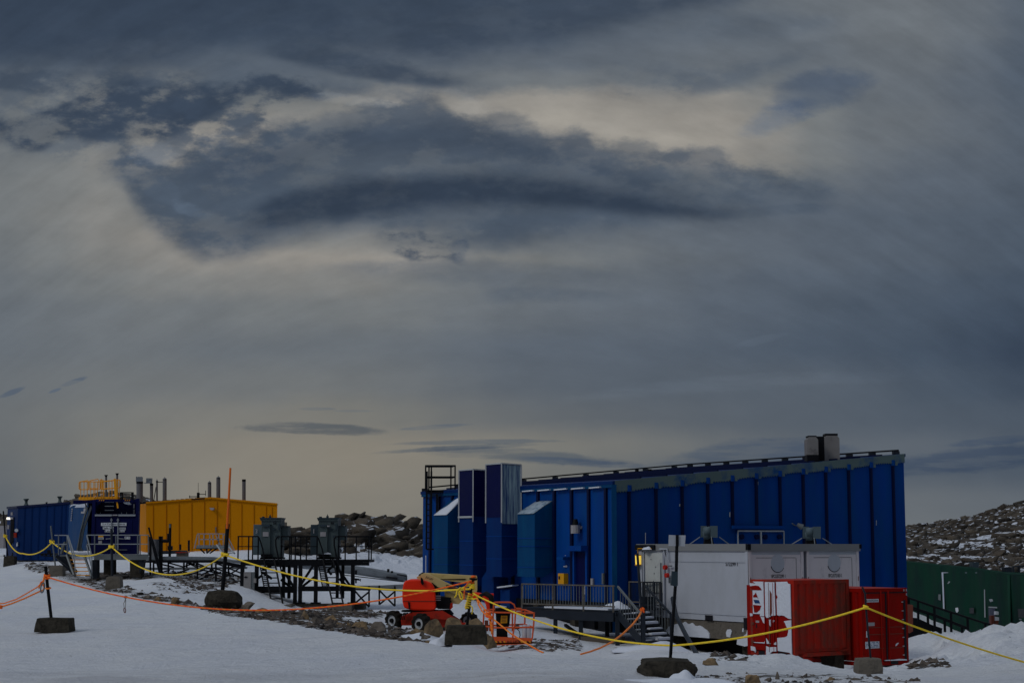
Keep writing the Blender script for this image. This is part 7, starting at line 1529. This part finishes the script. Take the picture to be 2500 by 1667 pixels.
RK = [(1840, 1672, 42, 26, 22, 'rock', 'tan rock at the bottom edge below the snow plastered red container'), (1898, 1656, 11, 17, 22.5, 'rockg', 'small upright grey stone right of the tan rock at the bottom edge'),
      (1878, 1660, 14, 8, 22.3, 'rockg', 'low grey stone between the tan bottom rock and the upright stone'), (2028, 1668, 22, 17, 22, 'rock', 'pointed tan rock at the bottom edge below the gap between red containers'), (2086, 1670, 44, 17, 22, 'rockg', 'wide flat rock at the bottom edge below the right red container'),
      (2052, 1662, 14, 5, 22.4, 'rockg', 'thin flat stone between the two bottom edge rocks below the red containers'),
      (1734, 1626, 40, 21, 27, 'rock', 'round brown boulder right of the hose end'), (1672, 1623, 34, 12, 26, 'rockg', 'low grey rock half hidden behind the sign post boulder'), (1694, 1624, 12, 5, 26, 'rockg', 'tiny grey rock between the hose end and the sign post boulder'),
      (1059, 1556, 50, 46, 33, 'rock', 'largest tan boulder left of the knotted post block'), (1108, 1542, 46, 36, 35, 'rock', 'tan boulder behind the left corner of the knotted post block'), (1158, 1545, 52, 36, 34, 'rock', 'pointed tan boulder behind the pole of the knotted post'),
      (1018, 1542, 38, 10, 34, 'rock', 'flat tan slab in front of the second lift wheel'), (1196, 1577, 34, 30, 32, 'rock', 'grey tan boulder between the knotted post block and the cage'),
      (922, 1540, 44, 23, 38, 'rockg', 'dark brown boulder left of the first lift wheel'), (878, 1536, 44, 21, 38.5, 'rock', 'rounded tan boulder between the dark boulder and the pointed stones'), (850, 1531, 14, 13, 39, 'rock', 'small pointed tan stone left of the rounded tan boulder'),
      (745, 1522, 28, 34, 40, 'rock', 'tall knobbly brown boulder below the transformer platform'), (764, 1527, 24, 22, 39.5, 'rockg', 'slanting grey slab leaning on the tall knobbly boulder'), (786, 1531, 36, 16, 39, 'rockg', 'flat grey slab right of the leaning slab'),
      (808, 1518, 36, 18, 41, 'rock', 'brown angular rock right of the tall knobbly boulder'), (830, 1531, 24, 12, 39.5, 'rock', 'low tan rock left of the small pointed stone'), (712, 1522, 34, 10, 41, 'rock', 'flat tan rock left of the tall knobbly boulder'), (728, 1514, 20, 8, 42, 'rock', 'small tan rock touching the left side of the knobbly boulder'),
      (676, 1510, 52, 18, 43, 'rockg', 'broad grey rock below the left concrete footing'), (690, 1514, 40, 9, 42, 'rockg', 'flat grey slab in front of the broad grey rock'), (606, 1486, 32, 18, 47, 'rockg', 'rounded grey brown boulder right of the cane post block'), (640, 1492, 40, 9, 46.5, 'rock', 'low brown rock lying under the orange rope left of the footing'),
      (1030, 1549, 12, 9, 32.5, 'rockg', 'small dark stone left of the largest tan boulder'), (1040, 1556, 24, 8, 32, 'rockg', 'low stone at the foot of the largest tan boulder'), (1047, 1572, 22, 10, 31, 'rock', 'reddish stone at the end of the gravel strip'), (968, 1545, 26, 9, 34, 'rockg', 'grey stone in front of the first lift wheel'),
      (555, 1497, 14, 5, 46, 'rock', 'small flat tan stone below the cane post block'), (600, 1385, 22, 8, 108, 'rockg', 'grey boulder behind the left railing of the transformer platform'), (612, 1380, 20, 13, 106, 'rockg', 'dark pointed boulder behind the left railing of the transformer platform'), (590, 1383, 20, 6, 104, 'rock', 'low boulder behind the orange cane'),
      (360, 1462, 22, 10, 56, 'rockg', 'dark stone on the gravel ridge right of the third post block'), (385, 1466, 26, 10, 54, 'rock', 'brown stone in the middle of the gravel ridge above the orange rope'), (430, 1471, 26, 14, 51.5, 'rock', 'tan stone at the end of the gravel ridge left of the cane post block'), (310, 1447, 16, 6, 62, 'rockg', 'small dark stone beside the third post block'),
      (1285, 1668, 8, 4, 22.5, 'rockg', 'small pebble alone on the near snow left of the sign post boulder'), (1860, 1630, 0, 0, 0, None, None)]
for i, (px, pb, wp, hp, Yv, m, lab) in enumerate(RK):
    if m: rock('boulder' if wp > 16 else 'stone', px, pb + 2, wp, hp + 2, Yv, 100 + i, m, lab)
# drift of snow between the boulders
sd_ = MB(); o_ = None

# ================================================================ ROPE POSTS
def block(par, px0, px1, y0, y1, Yv, m, seed, dep_=.6, round_=.12):
    a, c = P(px0, y1 + 3, Yv), P(px1, y1 + 3, Yv); z1 = Z(y0, Yv); bm = bmesh.new()
    bmesh.ops.create_cube(bm, size=1.0); bmesh.ops.subdivide_edges(bm, edges=bm.edges[:], cuts=7, use_grid_fill=True); r = random.Random(seed)
    wd, hg = c.x - a.x, z1 - a.z
    for v in bm.verts:
        x, y, z = v.co * 2; k = (abs(x) ** 6 + abs(y) ** 6 + abs(z) ** 6) ** (1 / 6.); q = 1 / max(1e-6, k) ; rr_ = round_ * 4
        s = Vector((x, y, z)); s = s.lerp(s / max(1.0, s.length) * 1.35, rr_ * .55)
        f = fbm(np.array([x * 1.3 + seed + y * .7]), np.array([z * 1.3 + y]), 4, seed)[0] - .5
        s = s * (1 + f * round_ * 1.3)
        tp = 1 - .10 * (s.z + 1) / 2
        v.co = Vector(((a.x + c.x) / 2 + s.x * wd / 2 * tp, Yv + dep_ / 2 + s.y * dep_ / 2 * tp, (a.z + z1) / 2 + s.z * hg / 2))
    o = ORI[par.name]
    for v in bm.verts: v.co -= o
    me = bpy.data.meshes.new('block'); bm.to_mesh(me); bm.free(); me.materials.append(MT[m]); ob = bpy.data.objects.new('block', me); COL.objects.link(ob); ob.parent = par; ORI[ob.name] = o; return ob
def rpost(label, Yv, blk, poles, m='concrete', seed=1, rnd=.12, r=.03, dep_=.6, pm='black'):
    t = thing('rope_post', label, 'rope post', P((blk[0] + blk[1]) / 2, blk[3], Yv), 'weighted rope posts'); block(t, *blk, Yv, m, seed, dep_, rnd)
    q = MB(); q.tube([P(x, y, Yv + dep_ / 2) for x, y in poles], r, 10); q.build('pole', pm, t); return t
def loops(par, px, py, Yv, n, R_l, m, name='knot', spread=4.0, r=.018, seed=1):
    """rope turns tied round a pole"""
    rr_ = random.Random(seed); q = MB(); c = P(px, py, Yv)
    for k in range(n):
        dz = (k - (n - 1) / 2) * spread * Yv / 4130; tx, ty = rr_.uniform(-.35, .35), rr_.uniform(-.3, .3)
        pts = [c + Vector((math.cos(a) * R_l, math.sin(a) * R_l, dz + math.cos(a) * R_l * tx + math.sin(a) * R_l * ty)) for a in np.linspace(0, 6.283, 13)]
        q.tube(pts, r, 6, False)
    return q.build(name, m, par)
p0 = rpost('rope post at the left edge, leaning beside the far blue building', 114, (6.5, 35, 1357, 1382), [(8, 1247), (12, 1300), (19, 1358)], 'concdark', 1, .08, .05, .7)
q = MB(); q.tube([P(30, 1358, 114.2), P(30.5, 1348, 114.2)], .06, 6); q.tube([P(10, 1358, 114.2), P(10.5, 1354, 114.2)], .06, 6); q.build('lifting_eye', 'dark', p0)
p1 = rpost('rope post left of the access platform stairs, light grey pole', 93, (118, 153, 1380, 1408), [(124, 1283), (135, 1381)], 'concrete', 2, .06, .045, .7, 'galv')
p2 = rpost('rope post in front of the fuel tank, on a cracked square block', 69, (256, 293, 1407, 1437), [(272, 1290), (274, 1406)], 'concrete', 3, .07, .05, .6, 'dark')
p3 = rpost('tall rope post with orange cane top, on a rounded boulder block', 49, (498, 580, 1443, 1482), [(556, 1278), (551, 1352), (543, 1443)], 'concdark', 4, .28, .06, .8)
q = MB(); q.tube([P(562.5, 1142, 49.4), P(558, 1230, 49.3), P(554.5, 1290, 49.3)], [.030, .036, .038], 10); q.build('cane', 'cane', p3)
p5 = rpost('rope post wrapped in yellow and orange rope, in front of the boom lift', 30.6, (1084, 1189, 1527, 1571), [(1154, 1412), (1150, 1440), (1146, 1480), (1140, 1528)], 'concdark', 5, .05, .026, .55)
q = MB(); q.tube([P(1156, 1410, 30.9), P(1156, 1407, 30.9), P(1156, 1404, 30.9)], [.05, .05, .03], 12); q.build('orange_cap', 'ropeo', p5, smooth=True)
q = MB(); q.slab([(1146, 1410), (1166, 1411), (1164, 1416), (1158, 1417), (1154, 1421), (1150, 1415), (1146, 1414)], 30.8, .08); q.build('post_clamp', 'rubber', p5)
p6 = rpost('sign post on the large broken boulder in front of the white container', 22.4, (1569, 1700, 1613, 1660), [(1653, 1306), (1651, 1400), (1641, 1540), (1636, 1616)], 'concdark', 6, .20, .022, .75)
q = MB(); q.slab([(1633, 1305), (1650, 1306), (1650, 1332), (1632, 1332)], 22.74, .01); q.slab([(1657, 1306), (1674, 1306), (1672, 1333), (1656, 1332)], 22.74, .01); q.build('sign_plate', 'white', p6)
q = MB(); q.slab([(1650, 1305), (1657, 1305), (1657, 1333), (1650, 1332)], 22.72, .05); q.build('sign_bracket', 'black', p6)
q = MB(); q.slab([(1641, 1393), (1655, 1395), (1655, 1428), (1651, 1431), (1638, 1428)], 22.70, .10); q.build('post_box', 'transfd', p6)
p7 = rpost('rope post with bent top, on a square block before the right red container', 23.6, (2096, 2158, 1608, 1642), [(2105, 1432), (2112, 1448), (2114, 1480), (2119, 1540), (2126, 1609)], 'concrete', 7, .10, .014, .4, 'dark')
p8 = rpost('near rope post with orange knot on the left snow', 34.9, (82, 169, 1509, 1540), [(111, 1382), (113, 1400), (116, 1430), (125, 1508)], 'concdark', 8, .08, .034, .55)
# snow drifted against the blocks
def drift(px, py, Yv, rx, ry, h, lab, sd=1): o = mound(P(px, py, Yv), rx, ry, h, 'snow_drift', None, 18, sd); struct(o, lab, 'snow', 'stuff'); return o
drift(1668, 1664, 22.1, .22, .25, .16, 'snow heaped against the front of the sign post boulder'); drift(1640, 1668, 22.0, .9, .3, .10, 'snow banked below the sign post boulder', 2)
drift(1075, 1572, 31.0, .22, .3, .20, 'snow banked between the tan boulder and the knotted post block', 3); drift(1020, 1558, 33.0, .5, .4, .12, 'snow in front of the flat tan slab', 4)

# ================================================================ ROPES
def sagpts(knots, n=26):
    """piecewise rope through (px,py,Y) with optional sag point handled as quadratic through three points"""
    out = []
    for (a, m, c) in knots:
        A, C2_, Mx = Vector(a), Vector(c), Vector(m)
        for i in range(n + 1):
            t = i / n; tm = (Mx.x - A.x) / (C2_.x - A.x)
            L0 = (t - tm) * (t - 1) / (tm); L1 = t * (t - 1) / (tm * (tm - 1)); L2 = t * (t - tm) / (1 - tm)
            q = A * L0 + Mx * L1 + C2_ * L2; q.z = A.z + (C2_.z - A.z) * t
            out.append(q)
    return out
def rope(name, label, spans, m, r0, grp, parent=None):
    pts = []; rs = []
    for q in sagpts(spans): pts.append(P(q.x, q.y, q.z)); rs.append(r0(q.z))
    keep = [0] + [i for i in range(1, len(pts)) if (pts[i] - pts[i - 1]).length > 1e-4]; pts = [pts[i] for i in keep]; rs = [rs[i] for i in keep]
    b = MB(); b.tube(pts, rs, 6); o = b.build(name, m, parent, smooth=True)
    if not parent: tag(o, label, 'rope', grp)
    return o
ry_ = lambda Y: .010 + .00026 * Y
gr = 'safety ropes strung between the posts'
RY = thing('safety_rope', 'long yellow rope sagging from the left edge post to the knotted post', 'rope', P(12, 1308, 114), gr)
rope('rope', '', [((13, 1308, 114.3), (40, 1346, 113), (56, 1350.5, 112.5)), ((56, 1350.5, 112.5), (90, 1350, 100), (127, 1323, 93.3)), ((127, 1323, 93.3), (205, 1357, 80), (272, 1334, 69.3)), ((272, 1334, 69.3), (420, 1403, 58), (547, 1353, 49.2)), ((547, 1353, 49.2), (850, 1429, 40), (1148, 1437, 30.8))], 'ropey', ry_, gr, RY)
for (x, y, Yv, n, Rl) in ((13, 1308, 114.3, 3, .12), (127, 1322, 93.3, 3, .12), (272, 1334, 69.3, 3, .10), (548, 1353, 49.3, 3, .09)): loops(RY, x, y, Yv, n, Rl, 'ropey', 'knot', 2.0, .03 if Yv > 60 else .025, int(x))
q = MB(); q.tube([P(274, 1335, 68.9), P(278, 1330, 68.8), P(276, 1339, 68.8)], .03, 6); q.tube([P(550, 1354, 48.9), P(558, 1352, 48.8), P(553, 1358, 48.8)], .025, 6); q.build('loose_end', 'ropey', RY)
Yk = 30.75
loops(RY, 1153, 1431, 30.87, 4, .042, 'ropey', 'coil', 3.0, .015, 4); 
q = MB()
for pts in ([(1150, 1428), (1138, 1431), (1126, 1436), (1116, 1440), (1114, 1452), (1110, 1458)], [(1140, 1430), (1130, 1434), (1120, 1438), (1121, 1450), (1124, 1460), (1128, 1463), (1130, 1458), (1127, 1448), (1122, 1442)], [(1150, 1426), (1140, 1428), (1132, 1438), (1123, 1434), (1118, 1440)]): q.tube([P(x, y, Yk - .02 * i) for i, (x, y) in enumerate(pts)], .014, 6)
q.build('loose_loops', 'ropey', RY, smooth=True)
RB = thing('safety_rope', 'yellow rope running from the knotted post past the sign post to the far right', 'rope', P(1150, 1450, Yk), gr)
rope('rope', '', [((1167, 1455, 30.7), (1530, 1566.5, 26), (1645, 1575, 25)), ((1645, 1575, 25), (1870, 1545, 24), (2114, 1482, 23.75)), ((2114, 1482, 23.75), (2330, 1563, 24.5), (2620, 1646, 26))], 'ropey', lambda Y: .0145, gr, RB)
q = MB(); n = 90; q.tube([P(1150 - 1.2 * i / 10 + math.cos(i * .52) * 5.2, 1446 + i * .44, 30.87 + math.sin(i * .52) * .04) for i in range(n)], .015, 6)
q.tube([P(1147, 1477, 30.8), P(1152, 1480, 30.75), P(1154, 1488, 30.75), P(1152, 1498, 30.75)], .013, 6); q.tube([P(1155, 1447, 30.8), P(1162, 1452, 30.75), P(1168, 1455, 30.7), P(1166, 1460, 30.7), P(1156, 1462, 30.75), P(1150, 1460, 30.8)], .016, 6); q.tube([P(1154, 1454, 30.8), P(1160, 1450, 30.72), P(1167, 1457, 30.7)], .015, 6); q.build('coil', 'ropey', RB, smooth=True)
loops(RB, 2114, 1482, 23.8, 3, .030, 'ropey', 'knot', 2.6, .013, 9)
go_ = 'orange ropes'
RO = thing('orange_rope', 'long orange rope sagging across the foreground from the near left post to the knotted post', 'rope', P(116, 1408, 35), go_)
rope('rope', '', [((116, 1408, 35.1), (410, 1474, 34), (700, 1487.5, 32.6)), ((700, 1487.5, 32.6), (930, 1464, 31.5), (1152, 1417, 30.8))], 'ropeo', lambda Y: .0145, go_, RO)
loops(RO, 114.5, 1407, 35.17, 4, .055, 'ropeo', 'knot', 2.6, .017, 12)
loops(RO, 1152, 1420, 30.88, 2, .04, 'ropeo', 'knot', 2.5, .014, 13); loops(RO, 1150, 1450, 30.87, 2, .045, 'ropeo', 'knot', 2.6, .015, 14)
q = MB(); q.tube([P(1145, 1420, 30.7), P(1135, 1432, 30.7), P(1133, 1450, 30.7), P(1133, 1463, 30.7)], .012, 6); q.build('loose_end', 'ropeo', RO)
RL = thing('orange_rope', 'double orange rope dropping from the near left post to the left edge', 'rope', P(100, 1420, 35), go_)
q = MB(); q.tube([P(x, y, 35.0 - .01 * i) for i, (x, y) in enumerate([(109, 1408), (107, 1420), (99, 1424), (92, 1432), (70, 1445), (40, 1462), (10, 1472), (-40, 1475)])], .013, 6)
q.tube([P(x, y, 34.95 - .01 * i) for i, (x, y) in enumerate([(104, 1440), (90, 1446), (60, 1460), (30, 1472), (2, 1481), (-40, 1495)])], .016, 6)
q.tube([P(108, 1406, 35), P(106, 1416, 34.95), P(104, 1425, 34.9), P(108, 1432, 34.9), P(106, 1440, 34.9), P(102, 1441, 34.9)], .018, 6); q.tube([P(100, 1420, 34.9), P(97, 1428, 34.9), P(95, 1436, 34.9)], .014, 6); q.build('strands', 'ropeo2', RL, smooth=True)
loops(RL, 103, 1423, 34.95, 3, .03, 'ropeo', 'knot', 2.5, .015, 15); loops(RL, 1, 1481, 34.9, 3, .03, 'ropeo', 'knot', 2.5, .016, 16); loops(RL, 117.5, 1435, 35.17, 1, .05, 'ropeo2', 'whipping', 2.5, .016, 17)
q = MB(); q.tube([P(104 + math.sin(a) * 4.5 + math.cos(a) * 2, 1434 + -math.cos(a) * 12, 34.85) for a in np.linspace(0, 6.283, 17)], .014, 6, False); tag(q.build('carabiner', 'galv', smooth=True), 'steel carabiner hanging from the orange knot on the near left post', 'carabiner')
CB = thing('carabiner', 'carabiner dangling on a short cord from the long orange rope', 'carabiner', P(307, 1457, 34.3))
q = MB(); q.tube([P(307 + math.cos(a) * 3.5, 1456.5 + math.sin(a) * 2, 34.3) for a in np.linspace(0, 6.283, 11)], .012, 6, False); q.tube([P(307, 1458, 34.25), P(305, 1466, 34.2), P(302, 1472, 34.2), P(303, 1483, 34.2), P(306, 1483, 34.2), P(306.5, 1472, 34.2), P(307, 1460, 34.25)], .006, 6); q.build('cord', 'oldrail', CB)
q = MB(); q.tube([P(304.5 + math.cos(a) * 2.2 + math.sin(a) * .5, 1489 + math.sin(a) * 6, 34.2) for a in np.linspace(0, 6.283, 15)], .009, 6, False); q.build('ring', 'rust', CB)
RM = thing('orange_rope', 'orange rope angling from the knotted post over the cage down to the snow', 'rope', P(1165, 1460, 30.5), go_)
q = MB(); q.tube([P(x, y, 30.6 - .1 * i) for i, (x, y) in enumerate([(1164, 1460), (1168, 1475), (1176, 1490), (1184, 1498), (1190, 1500), (1196, 1504)])], .013, 6); q.tube([P(x, y, 30.6 - .1 * i) for i, (x, y) in enumerate([(1165, 1461), (1174, 1474), (1184, 1488), (1192, 1500), (1198, 1507)])], .013, 6)
q.tube([P(x, y, 30.0 - .15 * i) for i, (x, y) in enumerate([(1198, 1506), (1220, 1523), (1246, 1545), (1280, 1567), (1318, 1589), (1326, 1592)])], .015, 6); q.tube([P(1197, 1506, 30), P(1200, 1520, 29.95), P(1202, 1538, 29.9), P(1200, 1548, 29.9)], .012, 6); q.tube([P(1194, 1506, 30), P(1197, 1518, 29.95), P(1200, 1544, 29.9)], .012, 6); q.build('strands', 'ropeo2', RM, smooth=True)
loops(RM, 1192, 1500, 30.0, 4, .04, 'ropeo', 'knot', 2.8, .017, 21); loops(RM, 1198, 1507, 29.95, 3, .03, 'ropeo', 'knot', 2.5, .017, 22)
RS = thing('orange_rope', 'orange rope tied to the stair newel and running down into the snow', 'rope', P(1572, 1488, 60.9), go_)
q = MB(); q.tube([P(x, y, Yv) for x, y, Yv in [(1566, 1492, 60.8), (1560, 1504, 58), (1545, 1523, 53), (1520, 1547, 47), (1493, 1567, 41), (1465, 1581, 36), (1440, 1590, 33), (1418, 1596, 31)]], [.035, .034, .032, .028, .025, .021, .018, .016], 6); q.build('strand', 'ropeo2', RS, smooth=True)
loops(RS, 1568, 1487, 61.15, 2, .065, 'ropeo', 'knot', 2.2, .018, 23)
q = MB()
for i, (ax_, az_) in enumerate(((-5, -3), (4, -4), (5, 3), (-3, 4), (0, -6), (6, -1))): q.tube([P(1568, 1487, 60.95), P(1568 + ax_ * .6, 1487 + az_ * .9, 60.9), P(1568 + ax_, 1487 + az_, 60.9)], .018, 5)
q.build('frayed_ends', 'ropeo', RS)
q = MB(); q.tube([P(1562, 1486, 60.7), P(1566, 1490, 60.7), P(1562, 1500, 60.7)], .03, 6); q.tube([P(1571, 1484, 60.7), P(1567, 1488, 60.7), P(1573, 1494, 60.7)], .03, 6); q.build('loose_end', 'ropeo', RS)
